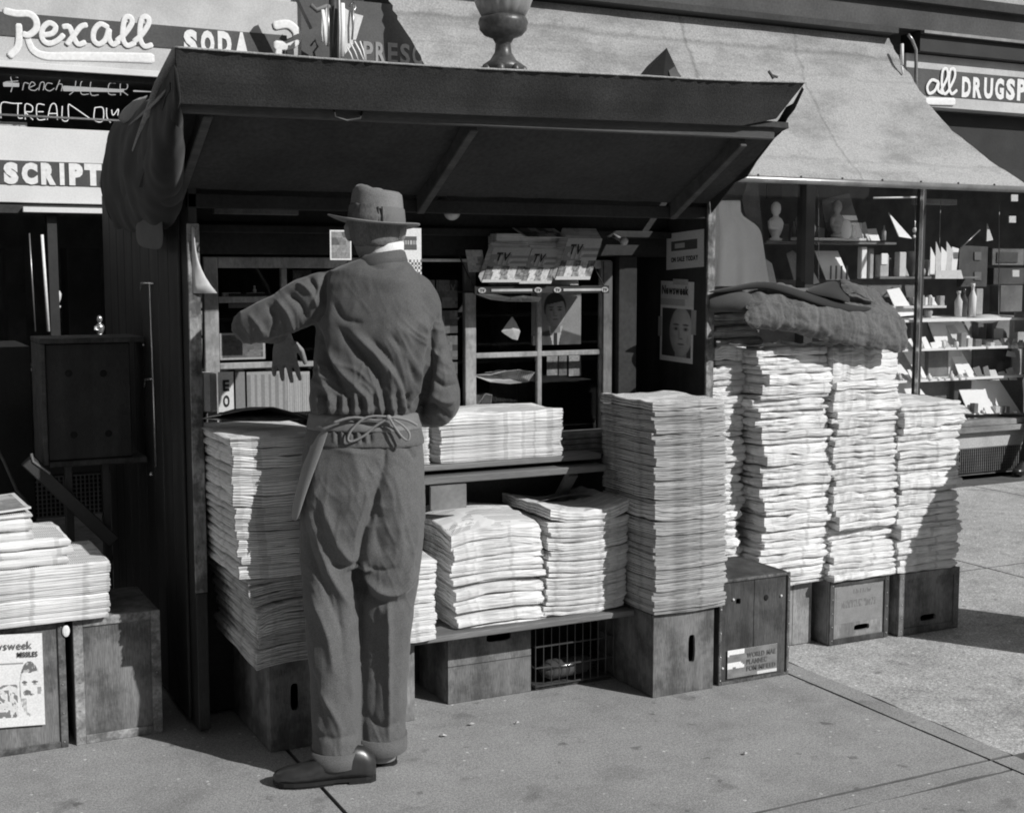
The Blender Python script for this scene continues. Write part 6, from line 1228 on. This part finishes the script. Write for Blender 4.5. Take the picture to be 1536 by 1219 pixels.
def folds(me, curves, gain=1.5, back_only=True, ridges=()):
    """press fold ridges and valleys into cloth: curves = (points in px, width px, height m)"""
    n = len(me.vertices); co_ = np.empty(n * 3); me.vertices.foreach_get('co', co_); co_ = co_.reshape(-1, 3)
    nr = np.array([v.normal[:] for v in me.vertices]); d = co_ - _C; q = d @ _fw; u = W / 2 + F * (d @ _r) / q; v = H / 2 - F * (d @ _u) / q
    face = np.clip(-(nr @ _g) * 1.6 + .35, 0, 1) if back_only else np.ones(n)
    disp = np.zeros(n)
    for pts, wd, h in curves:
        pts = np.array(pts, float); best = np.full(n, 1e9); par = np.zeros(n); L = len(pts) - 1
        # resample smooth
        P2 = []
        for i in range(L):
            a, b, c, e = pts[max(i - 1, 0)], pts[i], pts[i + 1], pts[min(i + 2, L)]
            for k in range(5): t = k / 5; P2.append(.5 * ((2 * b) + (c - a) * t + (2 * a - 5 * b + 4 * c - e) * t * t + (3 * b - a - 3 * c + e) * t ** 3))
        P2.append(pts[-1]); P2 = np.array(P2); K = len(P2) - 1
        for i in range(K):
            a, b = P2[i], P2[i + 1]; ab = b - a; l2 = (ab ** 2).sum() + 1e-9; t = np.clip(((u - a[0]) * ab[0] + (v - a[1]) * ab[1]) / l2, 0, 1)
            dd = np.hypot(u - a[0] - ab[0] * t, v - a[1] - ab[1] * t); m_ = dd < best; best[m_] = dd[m_]; par[m_] = (i + t[m_]) / K
        tap = np.clip(np.minimum(par, 1 - par) * 4 + .15, 0, 1)
        disp += gain * h * np.exp(-(best / (wd * .95)) ** 1.45) * tap
    wr = np.array([noise.noise(Vector((p[0] * 9 + p[2] * 9, p[1] * 9, p[2] * 20 - p[0] * 16))) * .0035 + noise.noise(Vector(p) * 18) * .0018 + noise.noise(Vector(p) * 45) * .0008 for p in co_])
    for (ang, ac, al, am, sd0) in ridges:      # drag creases: sharp crests along one direction
        c_, s_ = math.cos(math.radians(ang)), math.sin(math.radians(ang)); aa, bb = (u * c_ + v * s_), (-u * s_ + v * c_)
        warp = np.array([noise.noise(Vector((x * .012, y * .012, sd0))) for x, y in zip(u, v)]) * 26
        rg = np.array([noise.noise(Vector((x / al, (y + w_) / ac, sd0 + 2))) for x, y, w_ in zip(aa, bb, warp)]); ms = np.array([noise.noise(Vector((x / 90, y / 90, sd0 + 7))) for x, y in zip(u, v)])
        disp += am * (np.clip(1 - np.abs(rg) * 3.2, 0, 1) ** 1.6 - .25) * np.clip(.55 + ms * 1.8, 0, 1) * np.clip((v - 430) / 80, .2, 1)
    co_ += nr * ((disp * face + wr)[:, None])
    me.vertices.foreach_set('co', co_.ravel()); me.update()
def place(me, name, m, parent):
    me.name = name; me.materials.clear(); me.materials.append(M[m]); me.transform(Matrix.Translation(-wloc(parent))); me.polygons.foreach_set('use_smooth', [True] * len(me.polygons))
    return link(bpy.data.objects.new(name, me), parent)
pm = empty('person', P(500, 1160, Z=0), 'man in hat, dark shirt, apron and grey trousers reaching into the newsstand, seen from behind', 'person')
GB = 4.0
# body: one continuous figure, mostly under the clothes
mb = MB()
mb.loft([ringpx(y, a, b, g_, r) for y, a, b, g_, r in ((396, 540, 605, GB, .06), (410, 505, 625, GB, .085), (450, 490, 640, GB, .10), (520, 482, 632, GB, .10), (600, 478, 618, GB, .10), (660, 470, 620, GB, .11), (740, 468, 618, GB, .10), (800, 475, 612, GB, .09), (820, 500, 590, GB, .06))])
chain(mb, [(572, 402, GB, .055), (570, 378, GB + .01, .053), (566, 352, GB + .02, .056)])
hc = P(563, 336, G=GB + .03)
rings = []
for t, hw, rb, off in ((-.125, .03, .035, .045), (-.11, .05, .07, .035), (-.08, .062, .09, .02), (-.03, .074, .100, .0), (.02, .078, .104, -.002), (.06, .070, .094, 0), (.095, .045, .06, 0), (.108, .015, .02, 0)): rings.append(ring(hc + Vector((0, 0, t)) + GV * off, hw, rb))
mb.loft(rings)
for s in (-1, 1):      # ears, then eyes' brow ridge and nose on the far side
    e = hc + RV * s * .079 + Vector((0, 0, -.022)) ; mb.lathe([(.006, -.03), (.012, -.018), (.016, .0), (.017, .014), (.010, .028)], e, 10, fl=1.3)
f0 = hc + GV * .098; mb.tube([f0 + Vector((0, 0, .015)), f0 + GV * .012 + Vector((0, 0, -.012)), f0 + GV * .026 + Vector((0, 0, -.032)), f0 + GV * .008 + Vector((0, 0, -.042))], [.008, .010, .013, .010], 10)
mb.sphere(f0 + Vector((0, 0, -.095)) - GV * .012, (.022, .02, .016), 10); mb.tube([f0 - RV * .025 + Vector((0, 0, -.062)) - GV * .006, f0 + RV * .025 + Vector((0, 0, -.062)) - GV * .006], .008, 8)
chain(mb, [(600, 436, GB + .01, .045), (636, 500, GB + .012, .03), (650, 545, GB + .012, .028), (660, 592, GB + .02, .028), (650, 612, GB + .10, .028), (638, 620, GB + .2, .03), (622, 620, GB + .36, .027)])
chain(mb, [(505, 438, GB + .01, .042), (450, 458, GB + .01, .034), (400, 481, GB + .015, .030), (380, 488, GB + .04, .028), (400, 495, GB + .2, .028), (424, 500, GB + .29, .026)])
def hand(mb, wrist, down, across, palm_n, curl, s=1.0):
    """palm with five separate tapered fingers; down = finger direction, across = towards the little finger"""
    wrist, down, across, palm_n = Vector(wrist), Vector(down).normalized(), Vector(across).normalized(), Vector(palm_n).normalized()
    rs = []
    for t, hw, th in ((-.01, .024, .018), (.02, .033, .017), (.05, .040, .015), (.08, .042, .013), (.092, .038, .010)):
        c = wrist + down * t * s; rs.append([c + across * hw * s * math.cos(a) + palm_n * th * s * math.sin(a) for a in (2 * math.pi * k / 18 for k in range(18))])
    mb.loft(rs)
    for k, (L_, off, spread) in enumerate(((.074, -.033, -.16), (.084, -.011, -.05), (.078, .011, .06), (.062, .032, .18))):
        b = wrist + down * .080 * s + across * off * s; d = (down + across * spread).normalized(); pts = [b]; a = .15
        for seg, f in enumerate((.45, .32, .26)):
            a += curl * (.6 + .25 * seg + .08 * k); pts.append(pts[-1] + (d * math.cos(a) + palm_n * math.sin(a)) * L_ * f * s)
        mb.tube(pts, [.0098 * s, .0092 * s, .0082 * s, .0066 * s], 10)
    b = wrist + down * .025 * s - across * .030 * s; d1 = (down * .8 - across * .75 + palm_n * .35).normalized(); d2 = (down * 1.0 - across * .25 + palm_n * .4).normalized()
    mb.tube([b, b + d1 * .035 * s, b + d1 * .035 * s + d2 * .028 * s, b + d1 * .035 * s + d2 * .05 * s], [.014 * s, .0115 * s, .0098 * s, .0075 * s], 10)
hand(mb, P(426, 504, G=GB + .29), (.03, .05, -1), RV * -1, GV, .22)
hand(mb, P(622, 620, G=GB + .36), GV * 1 + Vector((-.1, 0, -.1)), RV, (0, 0, -1), .35)
for lg in (((845, 500, GB, .065), (1000, 502, GB - .03, .05), (1130, 505, GB - .06, .04), (1155, 505, GB - .06, .04)), ((845, 588, GB, .065), (1000, 578, GB + .02, .05), (1120, 574, GB + .03, .045), (1140, 574, GB + .03, .04))): chain(mb, [(x, y, g_, r) for y, x, g_, r in lg])
body = remesh(mb, .0038, 2); place(body, 'body', 'skin', pm)
# eyes
for s in (-1, 1): build(MB().sphere(f0 + RV * s * .03 + Vector((0, 0, -.008)) - GV * .012, .011, 10), 'eye', 'white', pm, smooth=True)
# shirt
mb = MB()
mb.loft([ringpx(y, a, b, g_, r, e) for y, a, b, g_, r, e in ((381, 549, 600, GB + .01, .062, 2), (388, 541, 606, GB + .01, .072, 2), (395, 520, 614, GB + .005, .085, 2.1), (405, 494, 622, GB, .098, 2.3), (424, 481, 636, GB, .112, 2.4), (455, 475, 648, GB, .122, 2.4), (490, 473, 650, GB - .002, .125, 2.4), (530, 471, 647, GB, .122, 2.3), (570, 468, 641, GB, .122, 2.3), (597, 465, 636, GB, .128, 2.3), (612, 466, 630, GB, .125, 2.3), (622, 472, 622, GB, .112, 2.2))])
chain(mb, [(606, 432, GB, .062), (626, 450, GB, .066), (637, 490, GB, .060), (648, 530, GB, .054), (661, 572, GB, .053), (664, 600, GB + .01, .056), (655, 616, GB + .07, .052), (640, 620, GB + .2, .044), (626, 620, GB + .33, .036)])
chain(mb, [(528, 432, GB, .058), (494, 438, GB, .068), (458, 453, GB, .074), (425, 470, GB, .066), (396, 481, GB, .060), (377, 488, GB + .01, .054), (376, 490, GB + .07, .053), (398, 494, GB + .18, .045), (420, 499, GB + .26, .036)])
shirt = remesh(mb, .0042, 8)
folds(shirt, [
    ([(472, 484), (483, 520), (501, 560), (523, 600)], 7, -.012), ([(483, 508), (505, 550), (537, 583), (560, 612)], 6, .010), ([(505, 489), (537, 525), (566, 562), (578, 608)], 7, -.012),
    ([(526, 496), (559, 527), (592, 565), (612, 606)], 7, .010), ([(552, 505), (588, 545), (608, 585), (614, 612)], 6, -.010), ([(478, 540), (487, 578), (504, 610)], 4, .008), ([(600, 520), (625, 560), (628, 600)], 6, .007),
    ([(661, 470), (652, 505), (645, 545), (636, 590), (620, 618)], 6, -.018), ([(640, 470), (634, 510), (628, 550), (618, 590)], 7, .009), ([(585, 500), (612, 540), (622, 580)], 5, -.006),
    ([(488, 404), (483, 430), (482, 460), (474, 482)], 5, -.012), ([(545, 392), (575, 402), (608, 398)], 5, -.005), ([(520, 410), (570, 418), (625, 425)], 12, .004),
    ([(430, 440), (450, 455), (462, 480)], 5, -.010), ([(445, 425), (468, 440), (476, 462)], 5, .010), ([(415, 450), (432, 470), (440, 495)], 5, .008), ([(400, 455), (412, 480), (405, 505)], 5, -.007), ([(372, 470), (390, 490), (398, 510)], 4, .005), ([(462, 415), (472, 430), (470, 450)], 4, -.010),
    ([(668, 520), (655, 535), (650, 560)], 5, -.008), ([(690, 575), (668, 580), (650, 570)], 5, -.008), ([(685, 600), (665, 602), (645, 590)], 5, .008), ([(676, 628), (655, 612), (640, 605)], 5, -.008),
    ([(500, 455), (515, 478), (545, 485)], 5, -.006), ([(478, 605), (520, 616), (570, 614), (618, 608)], 7, .007)] + [([(x, 590 + 4 * math.sin(x)), (x + 3, 622)], 3.2, -.008 if i % 2 else .006) for i, x in enumerate(range(478, 620, 9))], 1.6, True, ((55, 13, 60, .0065, 3.1), (95, 15, 70, .0025, 8.3)))
place(shirt, 'shirt', 'shirt', pm)
# white collar
mb = MB(); rs = []
for y, a, b, dz in ((364, 549, 603, 0), (366, 546, 606, 0), (386, 544, 606, 0), (388, 548, 602, 0)): rs.append(ringpx(y + 4, a, b, GB + .012, .058, 2, -.012))
mb.loft(rs); build(mb, 'collar', 'white_cloth', pm, smooth=True)
mb = MB(); mb.loft([ringpx(y, a, b, GB + .006, r, 2, -.010) for y, a, b, r in ((379, 541, 604, .066), (383, 538, 608, .072), (396, 528, 612, .085), (399, 532, 608, .08))]); build(mb, 'shirt_collar', 'shirt', pm, smooth=True)
# hair shell
mb = MB(); rs = []
for t, hw, rb, off in ((-.068, .060, .070, -.022), (-.055, .070, .088, -.012), (-.03, .0775, .098, -.006), (.02, .083, .106, -.006), (.06, .075, .098, -.004)): rs.append(ring(hc + Vector((0, 0, t)) + GV * off, hw, rb))
mb.loft(rs); hm = remesh(mb, .004, 4)
hv = np.empty(len(hm.vertices) * 3); hm.vertices.foreach_get('co', hv); hv = hv.reshape(-1, 3)
hv += np.array([[0, 0, noise.noise(Vector(p) * 60) * .004] for p in hv]); hm.vertices.foreach_set('co', hv.ravel()); place(hm, 'hair', 'hair', pm)
# hat: crown with dented top, band, curled brim
ht = bpy.data.objects.new('hat', None); ht.location = hc - pm.location; link(ht, pm)
T = .09   # tilt to the man's right
crown = []
for y, a, b, rb, dn in ((336, 523, 607, .098, 0), (324, 524, 606, .098, 0), (308, 526, 605, .095, 0), (297, 528, 604, .094, 0), (290, 530, 603, .092, 0), (286, 535, 599, .084, 0), (286, 550, 588, .05, 0), (289, 560, 575, .02, 0)):
    pts = ringpx(y, a, b, GB + .03, rb, 2.2, .006)
    crown.append([p + Vector((0, 0, .012 * math.exp(-(((p - hc).dot(RV) + .035) / .03) ** 2) * (y < 300) - .010 * ((p - hc).dot(GV) > .05) * (y < 300))) for p in pts])
mb = MB().loft(crown); build(mb, 'crown', 'hat', ht, smooth=True)
mb = MB().loft([ringpx(y, a, b, GB + .03, rb, 2.2, .006) for y, a, b, rb in ((336, 521.5, 608.5, .101), (334, 521, 609, .102), (312, 524, 607, .100), (310, 526, 605.5, .098))]); build(mb, 'band', 'hatband', ht, smooth=True)
for x in (567, 573): a, b = P(x, 310, G=GB - .0745), P(x + 1, 334, G=GB - .0745); build(MB().beam(a, b, .004, .004, GV), 'band_stripe', 'dark', ht)
rs = []
for k, (hw, rb, dz) in enumerate(((.083, .098, .0), (.105, .122, -.003), (.128, .147, -.003), (.139, .158, .0005), (.140, .159, .003), (.137, .157, .0045), (.125, .145, .002), (.1, .12, .002), (.083, .098, .006))):
    c = P(561, 333, G=GB + .03) + Vector((0, 0, dz)); pts = ring(c, hw, rb, 40, 2, .014 * hw / .14)
    rs.append([p + Vector((0, 0, -.010 * max(0, (p - c).dot(GV)) / .16 + .006 * ((p - c).dot(RV) / .144) ** 2 * (hw / .144) - .006 * (abs((p - c).dot(GV)) / .16) ** 2)) for p in pts])
rs2 = rs + [rs[0]]; mb = MB().loft(rs, False); build(mb, 'brim', 'hat', ht, smooth=True)
# trousers
mb = MB()
mb.loft([ringpx(y, a, b, g_, r, e) for y, a, b, g_, r, e in ((616, 471, 624, GB, .112, 2.2), (640, 464, 630, GB, .118, 2.2), (680, 455, 636, GB - .002, .128, 2.2), (730, 450, 638, GB - .008, .14, 2.2), (780, 449, 637, GB - .005, .138, 2.3), (820, 450, 634, GB, .12, 2.3), (846, 458, 626, GB, .10, 2.3))])
mb.loft([ringpx(y, a, b, g_, r, 2.1) for y, a, b, g_, r in ((780, 450, 552, GB, .11), (840, 451, 548, GB - .002, .108), (880, 454, 544, GB - .01, .102), (920, 457, 541, GB - .02, .098), (960, 460, 540, GB - .03, .092), (1010, 464, 540, GB - .042, .088), (1060, 467, 540, GB - .05, .086), (1110, 469, 541, GB - .058, .086), (1139, 469, 541, GB - .06, .088))])
mb.loft([ringpx(y, a, b, g_, r, 2.1) for y, a, b, g_, r in ((780, 538, 637, GB, .11), (840, 541, 632, GB, .108), (880, 541, 626, GB + .005, .102), (920, 541, 620, GB + .01, .096), (960, 542, 616, GB + .015, .09), (1010, 541, 612, GB + .02, .086), (1060, 539, 610, GB + .025, .085), (1100, 537, 608, GB + .03, .086), (1119, 537, 608, GB + .03, .087))])
tr = remesh(mb, .0045, 7)
folds(tr, [
    ([(464, 760), (478, 810), (497, 864), (527, 915)], 7, .010), ([(481, 742), (510, 818), (537, 846)], 8, .010), ([(455, 780), (470, 840), (490, 890), (515, 950)], 7, -.008), ([(466, 890), (492, 955), (500, 1010)], 7, .009), ([(500, 880), (512, 940), (515, 1000)], 8, -.007), ([(476, 1031), (507, 1085), (512, 1120)], 6, .008), ([(465, 1000), (480, 1050), (486, 1100)], 6, -.006), ([(535, 960), (525, 1010), (530, 1060)], 5, .005),
    ([(582, 900), (583, 990), (583, 1110)], 4, .013), ([(563, 900), (562, 1000), (560, 1100)], 11, -.007), ([(578, 690), (560, 760), (546, 803), (538, 850), (538, 890)], 8, -.020), ([(590, 700), (600, 760), (598, 830)], 10, .006), ([(572, 760), (565, 800), (575, 835)], 14, -.012),
    ([(540, 842), (556, 872), (580, 890), (605, 884), (627, 852)], 6, .014), ([(535, 858), (552, 893), (580, 906), (612, 898)], 7, -.010), ([(628, 790), (618, 840), (606, 880)], 5, .007), ([(548, 850), (575, 856), (600, 850)], 5, -.006), ([(494, 845), (520, 850), (538, 846)], 4, -.007),
    ([(500, 663), (530, 668), (556, 672)], 3.5, -.006), ([(500, 673), (530, 679), (556, 682)], 4, .003), ([(604, 665), (618, 680), (622, 690)], 4, -.006), ([(520, 660), (540, 720), (520, 790)], 12, .005), ([(470, 665), (474, 730), (466, 790)], 9, .004), ([(578, 640), (577, 700)], 3, -.005), ([(470, 1100), (500, 1108), (538, 1100)], 6, -.006), ([(545, 1070), (570, 1090), (605, 1080)], 6, -.006)], 1.3, True, ((80, 16, 120, .003, 5.7), (62, 15, 80, .0018, 1.9)))
place(tr, 'trousers', 'trousers', pm)
for a, b, g_, y0, y1 in ((466, 544, GB - .06, 1119, 1141), (534, 611, GB + .03, 1099, 1121)):
    mb = MB(); n0 = []
    for y, k, rb in ((y0, 1.5, .088), (y0 - .5, 0, .0915), (y1, 0, .093), (y1 + 1, 2, .088)): n0.append(ringpx(y, a + k, b - k, g_, rb, 2.1))
    mb.loft(n0); build(mb, 'trouser_cuff', 'trousers', pm, smooth=True)
mb = MB(); mb.loft([ringpx(y, a, b, GB, r, 2.2) for y, a, b, r in ((640, 462, 632, .122), (641, 461, 633, .125), (664, 456, 637, .130), (665, 457, 636, .127))]); wb = remesh(mb, .005, 2)
folds(wb, [([(x, 640), (x + 2, 665)], 2.5, -.006 if i % 2 else .003) for i, x in enumerate(range(500, 560, 6))]); place(wb, 'waistband', 'trousers', pm)
mb = MB(); mb.loft([ringpx(y, a, b, GB, r, 2.2) for y, a, b, r in ((617, 468, 627, .119), (618, 466, 629, .123), (640, 460, 634, .129), (642, 461, 633, .125))]); wb = remesh(mb, .005, 2)
folds(wb, [([(470, 628), (520, 622), (580, 626), (630, 634)], 4, .004), ([(475, 638), (530, 632), (580, 630)], 3, -.004), ([(500, 622), (560, 637), (625, 640)], 3, -.004)]); place(wb, 'apron_tie', 'tape', pm)
def pxtube(pts, g_, r, name, m, flat=.35):
    ps = [P(x, y, G=g_) for x, y in pts]; out = []
    for i in range(len(ps) - 1):
        a, b, c, d = ps[max(i - 1, 0)], ps[i], ps[i + 1], ps[min(i + 2, len(ps) - 1)]
        for k in range(5): t = k / 5; out.append(.5 * ((2 * b) + (c - a) * t + (2 * a - 5 * b + 4 * c - d) * t * t + (3 * b - a - 3 * c + d) * t ** 3))
    out.append(ps[-1]); build(MB().tube(out, r, 8), name, m, pm, smooth=True)
pxtube([(583, 625), (560, 624), (544, 629), (527, 645), (522, 658), (528, 662), (545, 654), (562, 640), (584, 626)], GB - .137, .0035, 'bow_loop', 'apron'); pxtube([(584, 626), (592, 640), (604, 656), (612, 660), (614, 650), (604, 638), (590, 629)], GB - .137, .0035, 'bow_loop', 'apron'); pxtube([(500, 634), (530, 626), (565, 630), (584, 626), (610, 630), (626, 638)], GB - .132, .004, 'apron_cord', 'apron')
build(MB().sphere(P(583, 626, G=GB - .137), (.009, .007, .008), 8), 'knot', 'apron', pm, smooth=True)
def Gg(rows): return [[P(x, y, G=g_) for x, y, g_ in r] for r in rows]
surf('apron', Gg([[(500, 621, 3.90), (493, 619, 3.91), (484, 618, 3.94), (474, 620, 4.0), (478, 622, 4.1)], [(486, 668, 3.885), (477, 668, 3.89), (466, 668, 3.91), (458, 670, 3.98), (470, 672, 4.12)], [(468, 715, 3.885), (459, 716, 3.89), (450, 716, 3.91), (446, 718, 3.98), (462, 720, 4.13)], [(455, 752, 3.89), (447, 753, 3.895), (440, 752, 3.92), (438, 752, 3.98), (460, 750, 4.14)], [(446, 783, 3.90), (440, 782, 3.905), (436, 778, 3.93), (436, 775, 3.99), (460, 770, 4.14)]]), 'apron', None, None, .003, 2, parent=pm)
# shoes
def shoe(hx, hy, tx, ty, parent, s=1.0):
    Hh, Tt = Vector((hx, hy, 0)), Vector((tx, ty, 0)); ax = (Tt - Hh); L_ = ax.length; ax.normalize(); sd_ = Vector((ax.y, -ax.x, 0)); e = bpy.data.objects.new('shoe', None); e.location = Hh - parent.location; link(e, parent)
    rs = []
    for t, hw, h, lift in ((0.0, .018, .050, 0), (.03, .030, .066, 0), (.12, .035, .088, 0), (.25, .036, .098, 0), (.36, .036, .090, 0), (.5, .041, .068, 0), (.65, .047, .050, 0), (.8, .046, .040, 0), (.9, .038, .034, 0), (.97, .024, .026, .0), (1.0, .008, .014, .002)):
        c = Hh + ax * L_ * t; z0 = .018 + .004 * max(0, t - .6); rs.append([c + sd_ * hw * s * math.cos(a) * (1 if a <= math.pi else .97) + Vector((0, 0, z0 + (h * math.sin(a) ** .8 if 0 <= a <= math.pi else 0))) for a in [math.pi * k / 12 for k in range(13)] + [-.35 * math.pi, -.65 * math.pi]])
    build(MB().loft(rs), 'upper', 'shoe', e, smooth=True)
    def outline(t0, t1, g_): 
        prof_ = ((0, .018), (.05, .033), (.2, .037), (.4, .037), (.6, .049), (.78, .051), (.9, .042), (.97, .027), (1.0, .008)); pts = []
        tt = [t0 + (t1 - t0) * k / 10 for k in range(11)]
        hwf = lambda t: np.interp(t, [p[0] for p in prof_], [p[1] for p in prof_])
        return [Hh + ax * L_ * t + sd_ * (hwf(t) + g_) for t in tt] + [Hh + ax * L_ * t - sd_ * (hwf(t) + g_) for t in reversed(tt)]
    o_ = outline(0, 1, .002); build(MB().loft([[p + Vector((0, 0, .009)) for p in o_], [p + Vector((0, 0, .0195)) for p in o_]]), 'sole', 'sole', e)
    o_ = outline(0, .27, .001); build(MB().loft([[p + Vector((0, 0, .0)) for p in o_], [p + Vector((0, 0, .0085)) for p in o_]]), 'heel', 'sole', e)
    o_ = outline(.42, .95, -.004); build(MB().loft([[p + Vector((0, 0, .0)) for p in o_], [p + Vector((0, 0, .0085)) for p in o_]]), 'tread', 'sole', e)
    ps = [Hh + ax * L_ * t + Vector((0, 0, z)) for t, z in ((.38, .112), (.45, .098), (.52, .084), (.58, .075))]
    for p in ps: build(MB().tube([p - sd_ * .018 + Vector((0, 0, -.004)), p, p + sd_ * .018 + Vector((0, 0, -.004))], .0018, 6), 'lace', 'sole', e)
shoe(1.385, 3.690, 1.085, 3.775, pm); shoe(1.455, 3.765, 1.50, 4.06, pm)
# ---- passer-by cut off by the right picture edge
b0 = P(1572, 706, Z=0); pw = empty('person', b0, 'passer-by in dark clothes walking off past the right picture edge by the shop sill', 'person')
def wr_(z, dx, dy, hw, rb): c = b0 + Vector((dx, dy, z)); return [c + Vector((hw * math.cos(a), rb * math.sin(a), 0)) for a in (2 * math.pi * k / 20 for k in range(20))]
mb = MB(); mb.loft([wr_(*q) for q in ((1.40, .05, 0, .05, .05), (1.36, .05, 0, .17, .10), (1.15, .06, 0, .19, .12), (.95, .06, 0, .16, .11), (.8, .06, 0, .18, .12), (.72, .06, 0, .16, .11))])
mb.tube([b0 + Vector((.05, 0, 1.38)), b0 + Vector((.06, 0, 1.50))], .05, 12); mb.loft([wr_(*q) for q in ((1.46, .08, 0, .04, .04), (1.50, .07, 0, .07, .065), (1.58, .06, 0, .09, .075), (1.65, .05, 0, .085, .072), (1.70, .05, 0, .04, .04))])
mb.tube([b0 + Vector(v) for v in ((-.02, 0, .80), (-.09, 0, .45), (-.25, 0, .10), (-.26, 0, .05))], [.085, .06, .038, .036], 12); mb.tube([b0 + Vector(v) for v in ((.10, 0, .80), (.16, 0, .45), (.12, .02, .10), (.12, .02, .05))], [.085, .06, .038, .036], 12)
for sx in (-1, 1): mb.tube([b0 + Vector((.05 + sx * .17, 0, 1.32)), b0 + Vector((.06 + sx * .20, .02, 1.05)), b0 + Vector((.04 + sx * .16, -.14, .85))], [.05, .04, .03], 12); hand(mb, b0 + Vector((.04 + sx * .16, -.14, .85)), (0, -.4, -1), (0, 1, 0), (-sx, 0, 0), .25, .9)
bm_ = remesh(mb, .008, 3); place(bm_, 'body', 'skin', pw)
mb = MB(); mb.loft([wr_(*q) for q in ((1.41, .05, 0, .06, .06), (1.37, .05, 0, .185, .115), (1.15, .06, 0, .205, .135), (.95, .06, 0, .19, .13), (.8, .06, 0, .21, .14), (.55, .05, 0, .23, .16), (.50, .05, 0, .225, .155))])
for sx in (-1, 1): mb.tube([b0 + Vector((.05 + sx * .17, 0, 1.32)), b0 + Vector((.06 + sx * .20, .02, 1.05)), b0 + Vector((.04 + sx * .16, -.13, .87))], [.065, .055, .042], 12)
place(remesh(mb, .01, 3), 'coat', 'dark', pw)
mb = MB(); mb.tube([b0 + Vector(v) for v in ((-.02, 0, .80), (-.09, 0, .45), (-.24, 0, .14), (-.25, 0, .06))], [.10, .085, .055, .05], 14); mb.tube([b0 + Vector(v) for v in ((.10, 0, .80), (.16, 0, .45), (.12, .02, .10), (.12, .02, .05))], [.10, .085, .055, .05], 14); place(remesh(mb, .008, 3), 'trousers', 'dark', pw)
mb = MB().lathe([(.095, 1.60), (.098, 1.66), (.07, 1.71), (.02, 1.73)], b0 + Vector((.05, 0, 0)), 16); build(mb, 'hair', 'hair', pw, smooth=True)
shoe(b0.x - .22, b0.y + .03, b0.x - .42, b0.y - .06, pw, .9); shoe(b0.x + .17, b0.y + .05, b0.x - .03, b0.y - .06, pw, .9)
